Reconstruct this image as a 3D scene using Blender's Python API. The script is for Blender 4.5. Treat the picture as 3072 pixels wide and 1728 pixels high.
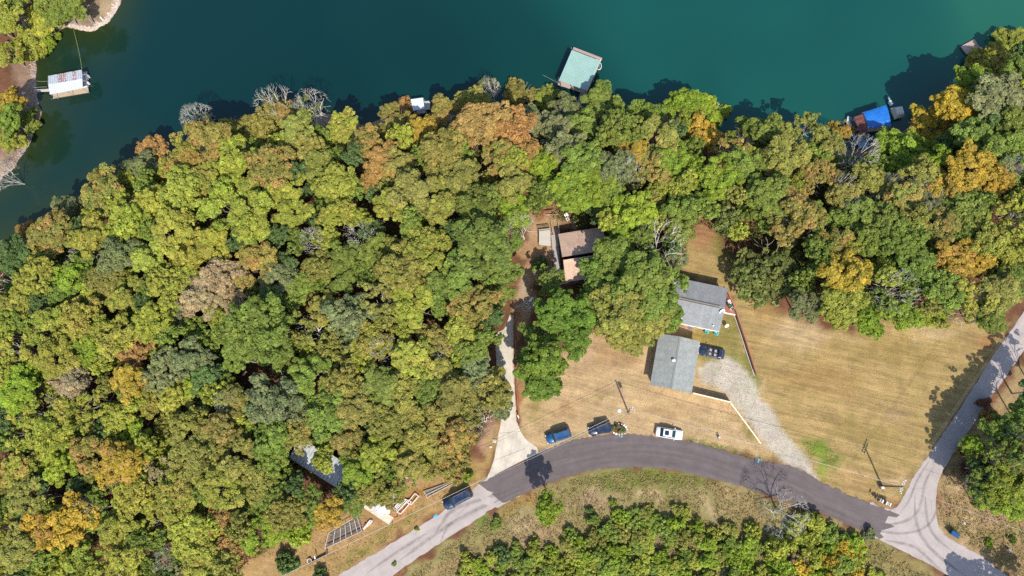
import bpy, math, random
import numpy as np
from mathutils import Vector, Matrix

for _o in list(bpy.data.objects):
    bpy.data.objects.remove(_o)
SC = bpy.context.scene
COL = SC.collection
random.seed(7)

# ------------------------------------------------------------------ camera, sky, sun, exposure
CAM_H = 130.0                      # metres above the road
FPX = 2048.0                       # focal length in pixels of the 3072 px wide photograph
_n = Vector((1800 - 1536, -(1300 - 864), -FPX)).normalized()   # straight down, seen from the camera
_r = Vector((math.sqrt(1 - _n.x * _n.x), 0, -_n.x))
_uz = -_n.y
_ux = -_r.z * _uz / _r.x
_u = Vector((_ux, math.sqrt(1 - _ux * _ux - _uz * _uz), _uz))
_b = _r.cross(_u)
CAMP = Vector((0, 0, CAM_H))
cam_data = bpy.data.cameras.new('drone_camera')
cam_data.sensor_width = 36.0
cam_data.lens = 36.0 * FPX / 3072.0
cam_data.clip_start = 1.0
cam_data.clip_end = 3000.0
cam = bpy.data.objects.new('drone_camera', cam_data)
COL.objects.link(cam)
cam.matrix_world = Matrix(((_r.x, _u.x, _b.x, 0), (_r.y, _u.y, _b.y, 0), (_r.z, _u.z, _b.z, CAM_H), (0, 0, 0, 1)))
SC.camera = cam

SUN_EL = math.radians(48)
SUN_AZ = math.radians(158)         # clockwise from +Y
world = bpy.data.worlds.new('World')
SC.world = world
world.use_nodes = True
wn = world.node_tree
wn.nodes.clear()
sky = wn.nodes.new('ShaderNodeTexSky')
sky.sky_type = 'NISHITA'
sky.sun_disc = False
sky.sun_elevation = SUN_EL
sky.sun_rotation = SUN_AZ
bg = wn.nodes.new('ShaderNodeBackground')
bg.inputs['Strength'].default_value = 0.15
wo = wn.nodes.new('ShaderNodeOutputWorld')
wn.links.new(sky.outputs[0], bg.inputs[0])
wn.links.new(bg.outputs[0], wo.inputs[0])
sun_data = bpy.data.lights.new('sun', 'SUN')
sun_data.energy = 4.1
sun_data.angle = math.radians(0.5)
sun_data.color = (1.0, 0.945, 0.84)
sun = bpy.data.objects.new('sun', sun_data)
COL.objects.link(sun)
_sd = Vector((-math.sin(SUN_AZ) * math.cos(SUN_EL), -math.cos(SUN_AZ) * math.cos(SUN_EL), -math.sin(SUN_EL)))
sun.rotation_euler = _sd.to_track_quat('-Z', 'Y').to_euler()
sun.location = (0, 0, 160)
SC.view_settings.view_transform = 'Standard'
SC.view_settings.look = 'None'
SC.view_settings.gamma = 1.0
SC.view_settings.use_curve_mapping = False
SC.view_settings.exposure = 0.68
SC.render.engine = 'CYCLES'
SC.cycles.max_bounces = 6
SC.cycles.diffuse_bounces = 3
SC.cycles.glossy_bounces = 3
SC.cycles.transmission_bounces = 4
SC.cycles.transparent_max_bounces = 8
SC.cycles.caustics_reflective = False
SC.cycles.caustics_refractive = False
SC.cycles.use_denoising = False
SC.cycles.use_adaptive_sampling = False

# ------------------------------------------------------------------ from photograph pixel to place
def ray(px, py):
    return _r * ((px - 1536) / FPX) + _u * (-(py - 864) / FPX) - _b

def W(px, py, z=0.0):
    d = ray(px, py)
    return CAMP + d * ((z - CAM_H) / d.z)

def depth(p):
    return (Vector(p) - CAMP).dot(-_b)

def to_px(X, Y, Z):
    """numpy arrays of world points to photograph pixels"""
    dx, dy, dz = X, Y, Z - CAM_H
    a = dx * _r.x + dy * _r.y + dz * _r.z
    c = dx * _u.x + dy * _u.y + dz * _u.z
    e = -(dx * _b.x + dy * _b.y + dz * _b.z)
    return 1536 + FPX * a / e, 864 - FPX * c / e

LAKE = -7.0
WEST = [(-900, 900), (-500, 740), (-200, 640), (0, 545), (60, 480), (95, 430), (112, 380), (122, 330), (116, 290), (110, 250), (110, 210),
        (108, 170), (122, 132), (165, 92), (190, 82), (240, 88), (280, 92), (310, 76), (345, 42), (361, 10), (358, -40), (320, -200), (200, -500), (100, -1200)]
SOUTH = [(3900, -1200), (3800, -500), (3400, -60), (3100, 110), (3000, 180), (2900, 232), (2830, 285), (2770, 345), (2650, 425), (2560, 445), (2450, 450),
         (2300, 425), (2150, 400), (2060, 352), (2010, 336), (1960, 330), (1850, 345), (1700, 345), (1560, 335), (1400, 335), (1290, 352), (1200, 352),
         (1130, 362), (1080, 372), (990, 345), (760, 355), (600, 430), (450, 480), (380, 535), (300, 610), (180, 660), (60, 705), (-200, 800), (-500, 900), (-900, 1020)]
WPOLY = np.array([W(a, b, LAKE).xy[:] for a, b in WEST + SOUTH])

def poly_sd(X, Y, P):
    """signed distance to polygon, negative inside"""
    P = np.asarray(P, float)
    best = np.full(X.shape, 1e18)
    ins = np.zeros(X.shape, bool)
    n = len(P)
    for i in range(n):
        ax, ay = P[i]
        bx, by = P[(i + 1) % n]
        ex, ey = bx - ax, by - ay
        t = np.clip(((X - ax) * ex + (Y - ay) * ey) / (ex * ex + ey * ey + 1e-12), 0, 1)
        d = (X - ax - t * ex) ** 2 + (Y - ay - t * ey) ** 2
        best = np.minimum(best, d)
        c = ((ay > Y) != (by > Y))
        if ay != by:
            ins ^= c & (X < ex * (Y - ay) / (by - ay) + ax)
    s = np.sqrt(best)
    return np.where(ins, -s, s)

def terr(X, Y):
    X = np.asarray(X, float)
    Y = np.asarray(Y, float)
    d = poly_sd(X, Y, WPOLY)
    d = d + 0.5 * np.sin(X * 0.9 + 1.3 * np.sin(Y * 0.7)) * np.exp(-np.abs(d) / 4)
    t = np.clip(d / 30.0, 0, 1)
    return np.where(d > 0, LAKE + 7.0 * (1 - (1 - t) ** 1.5), LAKE + np.maximum(d * 0.3, -5.0) - 0.02)

def T(x, y):
    return float(terr(np.array([x]), np.array([y]))[0])

def G(px, py, dz=0.0):
    """the point dz above the ground that shows at this pixel"""
    z = 0.0
    for _ in range(7):
        p = W(px, py, z + dz)
        z = T(p.x, p.y)
    p = W(px, py, z + dz)
    return p

# ------------------------------------------------------------------ materials
class NT:
    def __init__(self, name):
        self.m = bpy.data.materials.new(name)
        self.m.use_nodes = True
        self.t = self.m.node_tree
        self.t.nodes.clear()
        self.out = self.t.nodes.new('ShaderNodeOutputMaterial')
    def n(self, typ, ins=None, **props):
        nd = self.t.nodes.new('ShaderNode' + typ)
        for k, v in props.items():
            setattr(nd, k, v)
        for k, v in (ins or {}).items():
            s = nd.inputs[k]
            if isinstance(v, bpy.types.NodeSocket):
                self.t.links.new(v, s)
            else:
                s.default_value = v
        return nd
    def math(self, op, a, b=0.0, clamp=False):
        return self.n('Math', {0: a, 1: b}, operation=op, use_clamp=clamp).outputs[0]
    def mix(self, f, a, b, mode='MIX'):
        nd = self.n('Mix', None, data_type='RGBA', blend_type=mode)
        for k, v in ((0, f), (6, a), (7, b)):
            s = nd.inputs[k]
            if isinstance(v, bpy.types.NodeSocket):
                self.t.links.new(v, s)
            else:
                s.default_value = v if k == 0 else (*v, 1.0) if len(v) == 3 else v
        return nd.outputs[2]
    def noise(self, vec, scale, detail=3.0, rough=0.55, dim='3D'):
        return self.n('TexNoise', {'Vector': vec, 'Scale': scale, 'Detail': detail, 'Roughness': rough}, noise_dimensions=dim).outputs['Fac']
    def remap(self, v, a, b, c, d):
        return self.n('MapRange', {0: v, 1: a, 2: b, 3: c, 4: d}).outputs[0]
    def scalemul(self, vec, s):
        return self.n('VectorMath', {0: vec, 1: s}, operation='MULTIPLY').outputs[0]
    def gray(self, col, f):
        """colour times a factor socket"""
        return self.n('VectorMath', {0: col, 3: f}, operation='SCALE').outputs[0]
    def done(self, shader):
        self.t.links.new(shader, self.out.inputs[0])
        return self.m

_mats = {}
def mat(name, col, rough=0.8, metal=0.0, spec=0.3, var=0.25, scale=2.0, bump=0.0, streak=None, coat=0.0):
    """a procedural material: base colour broken up by noise at two scales, optional streaks and bump"""
    if name in _mats:
        return _mats[name]
    k = NT(name)
    pos = k.n('TexCoord').outputs['Object'] if streak is None else None
    if pos is None:
        pos = k.scalemul(k.n('TexCoord').outputs['Object'], streak)
    n1 = k.noise(pos, scale, 4.0)
    n2 = k.noise(pos, scale * 7.3, 2.0)
    f = k.math('ADD', k.remap(n1, 0.25, 0.75, 1 - var, 1 + var), k.remap(n2, 0.2, 0.8, -var * 0.5, var * 0.5))
    c = k.gray((*col,), f)
    ins = {'Base Color': c, 'Roughness': rough, 'Metallic': metal, 'Specular IOR Level': spec, 'Coat Weight': coat, 'Coat Roughness': 0.05}
    if bump:
        ins['Normal'] = k.n('Bump', {'Height': n2, 'Strength': bump, 'Distance': 0.05}).outputs[0]
    p = k.n('BsdfPrincipled', ins)
    _mats[name] = k.done(p.outputs[0])
    return _mats[name]

def lin(r, g, b):
    f = lambda c: ((c / 255 + 0.055) / 1.055) ** 2.4 if c > 10 else c / 255 / 12.92
    return (f(r), f(g), f(b))

# ------------------------------------------------------------------ objects and meshes
def tag(o, label=None, cat=None, group=None, kind=None):
    if label: o['label'] = label
    if cat: o['category'] = cat
    if group: o['group'] = group
    if kind: o['kind'] = kind
    return o

def empty(name, loc, rz=0.0, label=None, cat=None, group=None):
    o = bpy.data.objects.new(name, None)
    o.empty_display_size = 0.3
    COL.objects.link(o)
    o.location = loc
    o.rotation_euler = (0, 0, rz)
    return tag(o, label, cat, group)

def np_mesh(name, V, F, m=None, smooth=False):
    """mesh from an (n,3) array and an (m,3|4) index array"""
    V = np.asarray(V, np.float32)
    F = np.asarray(F, np.int32)
    me = bpy.data.meshes.new(name)
    me.vertices.add(len(V))
    me.vertices.foreach_set('co', V.ravel())
    k = F.shape[1]
    me.loops.add(F.size)
    me.loops.foreach_set('vertex_index', F.ravel())
    me.polygons.add(len(F))
    me.polygons.foreach_set('loop_start', np.arange(0, F.size, k, dtype=np.int32))
    me.polygons.foreach_set('loop_total', np.full(len(F), k, np.int32))
    if smooth:
        me.polygons.foreach_set('use_smooth', np.ones(len(F), bool))
    me.update(calc_edges=True)
    if m: me.materials.append(m)
    return me

def attr(me, name, arr, typ='FLOAT', dom='POINT'):
    a = me.attributes.new(name, typ, dom)
    if typ == 'FLOAT':
        a.data.foreach_set('value', np.asarray(arr, np.float32).ravel())
    else:
        c = np.ones((len(arr), 4), np.float32)
        c[:, :3] = arr
        a.data.foreach_set('color', c.ravel())

def link(name, me, parent=None, loc=(0, 0, 0)):
    o = bpy.data.objects.new(name, me)
    COL.objects.link(o)
    o.location = loc
    if parent: o.parent = parent
    return o

class MB:
    """collects shapes given in one frame into ONE mesh"""
    def __init__(self):
        self.v, self.f = [], []
    def poly(self, pts, flip=False):
        i = len(self.v)
        self.v += [tuple(p) for p in pts]
        ix = list(range(i, i + len(pts)))
        self.f.append(ix[::-1] if flip else ix)
    def hexa(self, bot, top):
        """solid between two four-cornered rings (same order, anticlockwise from above)"""
        i = len(self.v)
        k = len(bot)
        self.v += [tuple(p) for p in bot] + [tuple(p) for p in top]
        self.f.append([i + j for j in range(k)][::-1])
        self.f.append([i + k + j for j in range(k)])
        for j in range(k):
            a = (j + 1) % k
            self.f.append([i + j, i + a, i + k + a, i + k + j])
        return self
    def prism(self, poly, z0, z1):
        return self.hexa([(p[0], p[1], z0) for p in poly], [(p[0], p[1], z1) for p in poly])
    def slab(self, quad, th):
        """a sloping board: QUAD is its top face, anticlockwise from above"""
        q = [Vector(p) for p in quad]
        return self.hexa([p - Vector((0, 0, th)) for p in q], q)
    def box(self, c, d, rz=0.0):
        cs, sn = math.cos(rz), math.sin(rz)
        P = []
        for sx, sy in ((-1, -1), (1, -1), (1, 1), (-1, 1)):
            x, y = sx * d[0] / 2, sy * d[1] / 2
            P.append((c[0] + x * cs - y * sn, c[1] + x * sn + y * cs))
        return self.prism(P, c[2] - d[2] / 2, c[2] + d[2] / 2)
    def bar(self, a, b, w, h=None):
        """square bar from a to b"""
        a, b = Vector(a), Vector(b)
        d = (b - a).normalized()
        s = d.cross(Vector((0, 0, 1)))
        s = s.normalized() if s.length > 1e-4 else Vector((1, 0, 0))
        t = s.cross(d)
        s, t = s * (w / 2), t * ((h or w) / 2)
        ring = lambda p: [p - s - t, p + s - t, p + s + t, p - s + t]
        return self.hexa(ring(a), ring(b))
    def tube(self, pts, r0, r1=None, k=6):
        pts = [Vector(p) for p in pts]
        r1 = r0 if r1 is None else r1
        i0 = len(self.v)
        n = len(pts)
        for j, p in enumerate(pts):
            d = (pts[min(j + 1, n - 1)] - pts[max(j - 1, 0)]).normalized()
            s = d.cross(Vector((0, 0, 1)))
            s = s.normalized() if s.length > 1e-3 else Vector((1, 0, 0))
            t = d.cross(s)
            r = r0 + (r1 - r0) * j / max(1, n - 1)
            for q in range(k):
                a = 2 * math.pi * q / k
                self.v.append(tuple(p + s * (r * math.cos(a)) + t * (r * math.sin(a))))
        for j in range(n - 1):
            for q in range(k):
                a, b = i0 + j * k + q, i0 + j * k + (q + 1) % k
                self.f.append([a, b, b + k, a + k])
        self.f.append([i0 + q for q in range(k)][::-1])
        self.f.append([i0 + (n - 1) * k + q for q in range(k)])
        return self
    def lathe(self, c, prof, k=14):
        """rings (radius, z) round a vertical axis at c"""
        i0 = len(self.v)
        for r, z in prof:
            for q in range(k):
                a = 2 * math.pi * q / k
                self.v.append((c[0] + r * math.cos(a), c[1] + r * math.sin(a), c[2] + z))
        for j in range(len(prof) - 1):
            for q in range(k):
                a, b = i0 + j * k + q, i0 + j * k + (q + 1) % k
                self.f.append([a, b, b + k, a + k])
        self.f.append([i0 + q for q in range(k)][::-1])
        self.f.append([i0 + (len(prof) - 1) * k + q for q in range(k)])
        return self
    def build(self, name, m, parent=None, world_frame=True, smooth=False):
        off = Vector((0, 0, 0))
        if parent is not None and world_frame:
            p = parent
            while p is not None:
                off += p.location
                p = p.parent
        elif parent is None and world_frame:
            a = np.array(self.v)
            off = Vector((float(a[:, 0].mean()), float(a[:, 1].mean()), float(a[:, 2].min())))
        me = bpy.data.meshes.new(name)
        me.from_pydata([tuple(Vector(p) - off) for p in self.v], [], self.f)
        if smooth:
            for p in me.polygons: p.use_smooth = True
        me.materials.append(m)
        me.update()
        return link(name, me, parent, off if parent is None else (0, 0, 0))

_ub = {}
def piece(name, m, parent, c, dims, rot=None):
    """one board: a shared unit box, placed by a scaled transform in world coordinates"""
    if m.name not in _ub:
        b = MB().box((0, 0, 0), (1, 1, 1))
        me = bpy.data.meshes.new('board')
        me.from_pydata(b.v, [], b.f)
        me.materials.append(m)
        _ub[m.name] = me
    off = Vector((0, 0, 0))
    p = parent
    while p is not None:
        off += p.location
        p = p.parent
    o = link(name, _ub[m.name], parent, Vector(c) - off)
    if rot is not None:
        o.rotation_euler = rot if not isinstance(rot, float) else (0, 0, rot)
    o.scale = dims
    return o

def piece_between(name, m, parent, a, b, w, h):
    """a board of width w and thickness h lying from a to b"""
    a, b = Vector(a), Vector(b)
    d = b - a
    rz = math.atan2(d.y, d.x)
    ry = -math.atan2(d.z, math.hypot(d.x, d.y))
    return piece(name, m, parent, (a + b) / 2, (d.length, w, h), (0, ry, rz))

def lerp(a, b, t):
    return Vector(a) * (1 - t) + Vector(b) * t

def copy_tree(o, parent=None):
    c = o.copy()
    COL.objects.link(c)
    c.parent = parent
    for ch in list(o.children):
        copy_tree(ch, c)
    return c
# ------------------------------------------------------------------ ground
def grid_axis(lo, hi, fine, far):
    a = np.arange(lo, hi, fine)
    out, step, x = [], fine * 3, lo
    while x > -far:
        x -= step; step *= 1.35; out.append(x)
    l = out[::-1]
    out, step, x = [], fine * 3, float(a[-1])
    while x < far:
        x += step; step *= 1.35; out.append(x)
    return np.array(l + list(a) + out)

GX = grid_axis(-150, 100, 0.6, 900)
GY = grid_axis(-50, 120, 0.6, 900)
gx, gy = np.meshgrid(GX, GY)
gxf, gyf = gx.ravel(), gy.ravel()
gz = terr(gxf, gyf)
_rg = np.random.default_rng(3)

def vnoise(X, Y, s, seed=0):
    """cheap smooth value noise, 0..1"""
    r = np.random.default_rng(seed).random((97, 89))
    x, y = X / s + 1000, Y / s + 1000
    xi, yi = np.floor(x).astype(int), np.floor(y).astype(int)
    fx, fy = x - xi, y - yi
    fx, fy = fx * fx * (3 - 2 * fx), fy * fy * (3 - 2 * fy)
    g = lambda a, b: r[a % 97, b % 89]
    return (g(xi, yi) * (1 - fx) + g(xi + 1, yi) * fx) * (1 - fy) + (g(xi, yi + 1) * (1 - fx) + g(xi + 1, yi + 1) * fx) * fy

gpx, gpy = to_px(gxf, gyf, gz)
near = (gpx > -600) & (gpx < 3700) & (gpy > -500) & (gpy < 2300)
wobx = (vnoise(gxf, gyf, 2.2, 1) - 0.5) * 40 + (vnoise(gxf, gyf, 0.8, 2) - 0.5) * 16
woby = (vnoise(gxf, gyf, 2.2, 3) - 0.5) * 40 + (vnoise(gxf, gyf, 0.8, 4) - 0.5) * 16
QX, QY = gpx + wobx, gpy + woby

LITTER = np.array((0.150, 0.070, 0.040))
TAN = np.array((0.325, 0.205, 0.088))
GOLD = np.array((0.318, 0.220, 0.092))
PINKTAN = np.array((0.405, 0.278, 0.150))
ROUGH = np.array((0.23, 0.19, 0.078))
GREEN = np.array((0.105, 0.140, 0.026))
OLIVE = np.array((0.170, 0.150, 0.042))
BARE = np.array((0.46, 0.32, 0.19))
RUST = np.array((0.290, 0.115, 0.045))
GRAVEL = np.array((0.420, 0.368, 0.302))
SHORE = np.array((0.25, 0.175, 0.13))
gcol = np.tile(LITTER, (len(gxf), 1)) * (0.75 + 0.5 * vnoise(gxf, gyf, 3.0, 9))[:, None]
mow = np.zeros(len(gxf))

def smooth01(t):
    t = np.clip(t, 0, 1)
    return t * t * (3 - 2 * t)

def zone(poly, col, soft=14, w=1.0, wob=1.0, mowv=None):
    global gcol, mow
    s = poly_sd(gpx + wobx * wob, gpy + woby * wob, poly)
    k = smooth01(0.5 - s / (2 * soft)) * w
    gcol = gcol * (1 - k[:, None]) + np.asarray(col) * k[:, None]
    if mowv is not None:
        mow = mow * (1 - k) + mowv * k

def spot(cx, cy, rx, ry, col, w=1.0, ang=0.0, wob=1.0):
    global gcol
    a = math.radians(ang)
    dx, dy = gpx + wobx * wob - cx, gpy + woby * wob - cy
    u = (dx * math.cos(a) + dy * math.sin(a)) / rx
    v = (-dx * math.sin(a) + dy * math.cos(a)) / ry
    k = smooth01(1.35 - np.sqrt(u * u + v * v)) * w
    gcol = gcol * (1 - k[:, None]) + np.asarray(col) * k[:, None]

# shores
ds = poly_sd(gxf, gyf, WPOLY)
k = smooth01((5.5 - ds) / 3.0)
gcol = gcol * (1 - k[:, None]) + SHORE * k[:, None] * (0.7 + 0.6 * vnoise(gxf, gyf, 0.9, 11))[:, None]
spot(340, 20, 70, 60, (0.30, 0.215, 0.13))
spot(285, 55, 40, 30, (0.16, 0.12, 0.07), 0.6)
spot(75, 205, 45, 60, (0.22, 0.14, 0.10))
# lawns, field, banks
FIELD = [(2040, 700), (2100, 670), (2130, 640), (2160, 700), (2180, 780), (2230, 850), (2300, 920), (2400, 975), (2540, 990), (2600, 960), (2760, 955), (2900, 950), (2985, 930),
         (3040, 965), (2990, 1050), (2880, 1225), (2790, 1360), (2735, 1440), (2674, 1528), (2600, 1508), (2460, 1446), (2304, 1386), (2130, 1340), (2060, 1310),
         (2120, 1150), (2150, 1000), (2190, 900), (2100, 830), (2040, 800)]
YARD = [(1620, 1110), (1690, 1060), (1740, 1000), (1800, 960), (1960, 980), (2100, 960), (2200, 900), (2290, 1150), (2300, 1388), (2130, 1340), (1950, 1312), (1850, 1306), (1690, 1332),
        (1610, 1362), (1580, 1326), (1558, 1284), (1548, 1200), (1544, 1150)]
zone(FIELD, GOLD, 16, mowv=1.0)
zone(YARD, PINKTAN, 16, mowv=0.7)
zone([(2050, 1000), (2200, 930), (2280, 1140), (2230, 1180), (2090, 1100)], OLIVE * 1.15, 20, 0.9)
spot(2110, 1010, 60, 24, (0.27, 0.17, 0.05), 0.6)
spot(2250, 1120, 22, 80, (0.13, 0.14, 0.035), 0.7, -12)
spot(2165, 760, 34, 90, (0.17, 0.155, 0.04), 0.75, -20)
spot(2110, 690, 40, 60, (0.30, 0.15, 0.075), 0.8, -20)
spot(2210, 830, 26, 50, (0.26, 0.15, 0.075), 0.8, -25)
spot(2270, 900, 90, 26, (0.33, 0.20, 0.085), 0.7, 50)
spot(2400, 1000, 90, 45, (0.40, 0.29, 0.165), 0.8, 12)
spot(2540, 1020, 60, 14, (0.40, 0.29, 0.165), 0.5, 8)
spot(2790, 990, 90, 22, (0.42, 0.31, 0.17), 0.7, 5)
spot(2750, 1020, 30, 8, (0.42, 0.31, 0.17), 0.6, 20)
spot(2700, 1060, 160, 50, (0.24, 0.17, 0.055), 0.5, 10)
spot(2440, 1140, 150, 50, (0.25, 0.15, 0.055), 0.5, 8)
spot(2690, 1235, 50, 30, (0.30, 0.20, 0.12), 0.55)
spot(2600, 1300, 130, 40, (0.21, 0.155, 0.05), 0.5, 10)
spot(2960, 1010, 22, 70, (0.30, 0.15, 0.06), 0.8, 35)
spot(2450, 1345, 46, 30, (0.15, 0.20, 0.03), 1.0, 30)
spot(2478, 1390, 28, 44, (0.15, 0.20, 0.03), 1.0, 10)
spot(2500, 1378, 36, 14, GREEN, 0.7, 10)
spot(2570, 1378, 34, 8, OLIVE, 0.6, 10)
spot(2560, 1430, 90, 30, (0.36, 0.23, 0.10), 0.7, 22)
spot(2690, 1440, 26, 16, (0.42, 0.29, 0.18), 0.8)
spot(2690, 1485, 26, 14, (0.20, 0.17, 0.05), 0.8, -30)
spot(2640, 1505, 60, 10, (0.33, 0.18, 0.08), 0.7, 25)
spot(2130, 1338, 110, 12, (0.19, 0.165, 0.045), 0.8, 17)
spot(1680, 1345, 70, 14, (0.30, 0.24, 0.13), 0.8, -20)
spot(1830, 1180, 60, 30, (0.36, 0.24, 0.14), 0.6)
spot(1750, 1060, 60, 70, (0.38, 0.25, 0.155), 0.6)
spot(1850, 1050, 70, 50, (0.30, 0.175, 0.085), 0.6)
spot(1600, 1220, 40, 50, (0.22, 0.17, 0.055), 0.7)
spot(1700, 1230, 60, 30, (0.31, 0.18, 0.09), 0.6)
spot(1790, 1195, 30, 12, (0.21, 0.17, 0.05), 0.6)
spot(2000, 1240, 90, 26, (0.29, 0.18, 0.085), 0.5)
spot(2240, 1300, 16, 70, (0.20, 0.165, 0.05), 0.8, -36)
# dirt track and yard by the brown house
zone([(1528, 960), (1545, 890), (1560, 800), (1580, 720), (1600, 640), (1650, 620), (1690, 640), (1660, 760), (1640, 830), (1600, 880), (1575, 960), (1548, 1040), (1545, 1150), (1538, 1150)], (0.36, 0.225, 0.125), 12)
spot(1575, 870, 24, 50, (0.36, 0.27, 0.19), 0.9)
spot(1600, 770, 30, 40, (0.34, 0.20, 0.10), 0.6)
spot(1660, 760, 10, 60, RUST, 0.9, -8)
spot(1630, 640, 24, 12, RUST, 0.9)
spot(1712, 680, 26, 14, (0.42, 0.30, 0.2), 0.9)
spot(1620, 620, 40, 26, (0.25, 0.15, 0.085), 0.6)
spot(1880, 660, 40, 22, (0.25, 0.16, 0.11), 0.8)
spot(1545, 1000, 6, 60, RUST, 0.9, 0)
spot(1550, 1190, 8, 50, RUST, 0.8, 0)
# strip between the woods and the road on the left
zone([(560, 1760), (760, 1660), (850, 1590), (1000, 1560), (1090, 1510), (1200, 1450), (1290, 1420), (1440, 1400), (1470, 1300), (1500, 1260), (1510, 1300), (1478, 1400), (1460, 1445), (1345, 1525), (1165, 1640), (980, 1760)], TAN, 14, mowv=0.3)
spot(1195, 1545, 50, 24, (0.42, 0.20, 0.095), 0.9, -35)
spot(1250, 1490, 60, 14, (0.34, 0.16, 0.055), 0.7, -30)
spot(1060, 1590, 110, 24, (0.34, 0.19, 0.11), 0.7, -28)
spot(1200, 1575, 110, 16, (0.22, 0.17, 0.052), 0.8, -30)
spot(1090, 1650, 90, 14, (0.21, 0.18, 0.05), 0.8, -32)
spot(830, 1690, 90, 30, (0.36, 0.24, 0.11), 0.7, -25)
spot(1420, 1430, 50, 16, (0.22, 0.17, 0.05), 0.6, -20)
spot(1465, 1320, 20, 60, (0.36, 0.23, 0.15), 0.7, 8)
# bank below the road
zone([(1175, 1760), (1290, 1655), (1380, 1600), (1490, 1526), (1600, 1475), (1700, 1436), (1780, 1415), (1900, 1402), (2020, 1412), (2180, 1450), (2310, 1490), (2470, 1545), (2590, 1595), (2640, 1622), (2790, 1700), (2860, 1780), (2000, 1900), (1300, 1900)], ROUGH, 10)
spot(1960, 1430, 190, 34, (0.15, 0.15, 0.036), 0.8, 2)
spot(1830, 1455, 40, 16, GREEN, 0.8)
spot(1470, 1565, 50, 16, GREEN, 0.9, -32)
spot(1560, 1510, 90, 20, (0.30, 0.16, 0.05), 0.7, -30)
spot(1590, 1560, 60, 26, (0.42, 0.29, 0.18), 0.8, -20)
spot(1770, 1500, 70, 30, (0.36, 0.235, 0.16), 0.7, -12)
spot(1600, 1620, 120, 34, (0.34, 0.22, 0.13), 0.7, -16)
spot(1400, 1690, 130, 30, (0.30, 0.19, 0.10), 0.7, -24)
spot(1920, 1492, 18, 8, BARE, 0.9)
spot(1968, 1482, 10, 12, BARE, 0.9)
spot(2140, 1520, 70, 14, BARE, 0.7, 20)
spot(2200, 1490, 90, 24, (0.30, 0.20, 0.10), 0.6, 18)
spot(2250, 1550, 70, 26, (0.32, 0.21, 0.11), 0.6, 20)
spot(2600, 1640, 90, 18, (0.20, 0.165, 0.045), 0.8, 28)
spot(2390, 1660, 40, 40, (0.40, 0.26, 0.17), 0.8)
spot(2720, 1690, 70, 16, (0.24, 0.17, 0.06), 0.7, 28)
spot(1220, 1700, 60, 8, (0.30, 0.15, 0.06), 0.8, -33)
# bank right of the junction
zone([(2842, 1385), (2870, 1350), (2960, 1230), (3060, 1090), (3300, 1200), (3400, 1900), (3200, 1830), (3050, 1745), (2940, 1668), (2860, 1622), (2816, 1570), (2808, 1498), (2815, 1448)], (0.29, 0.20, 0.10), 12)
spot(2880, 1455, 40, 8, BARE, 0.85, 55)
spot(2855, 1440, 30, 6, BARE, 0.8, 50)
spot(2905, 1560, 8, 44, BARE, 0.85, -12)
spot(2928, 1560, 5, 34, BARE, 0.8, -8)
spot(2892, 1615, 40, 6, BARE, 0.6, -50)
spot(2830, 1590, 10, 28, BARE, 0.85, -24)
spot(2945, 1640, 6, 20, BARE, 0.95, -14)
spot(2955, 1635, 5, 20, BARE, 0.95, 14)
spot(2990, 1645, 18, 4, BARE, 0.8, 45)
spot(2850, 1530, 24, 34, (0.28, 0.15, 0.10), 0.6)
spot(2870, 1580, 30, 20, (0.17, 0.16, 0.05), 0.7)
spot(2970, 1590, 40, 16, (0.17, 0.16, 0.045), 0.6)
spot(2975, 1632, 18, 14, GREEN, 0.7)
spot(3040, 1600, 40, 30, (0.16, 0.16, 0.05), 0.6)
spot(2990, 1530, 60, 30, (0.33, 0.21, 0.14), 0.6)
spot(2925, 1690, 60, 5, (0.40, 0.25, 0.17), 0.9, 36)
# gravel drive and track
zone([(2096, 1108), (2130, 1084), (2180, 1070), (2218, 1092), (2250, 1135), (2286, 1196), (2320, 1245), (2352, 1295), (2388, 1337), (2418, 1376), (2462, 1446), (2420, 1424), (2362, 1398), (2330, 1371), (2268, 1297), (2228, 1242), (2188, 1192), (2140, 1160), (2094, 1146)], GRAVEL, 8, 0.95, 0.35, 0.4)
zone([(2078, 1090), (2092, 1085), (2092, 1150), (2084, 1150)], (0.34, 0.23, 0.10), 8, 0.7)

k = 0.86 + 0.28 * vnoise(gxf, gyf, 1.3, 21)
gcol = gcol * k[:, None]
gcol[~near] = ROUGH * 0.8
_o = (gpy > 1780) | (gpx > 3180)
_kk = smooth01((np.maximum(gpy - 1760, gpx - 3160)) / 120.0)[:, None] * (_o[:, None])
gcol = gcol * (1 - _kk) + (ROUGH * 0.85) * (0.8 + 0.4 * vnoise(gxf, gyf, 3.0, 19))[:, None] * _kk
_gi = np.arange(len(gxf)).reshape(gx.shape)
_F = np.stack([_gi[:-1, :-1], _gi[:-1, 1:], _gi[1:, 1:], _gi[1:, :-1]], -1).reshape(-1, 4)

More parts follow.
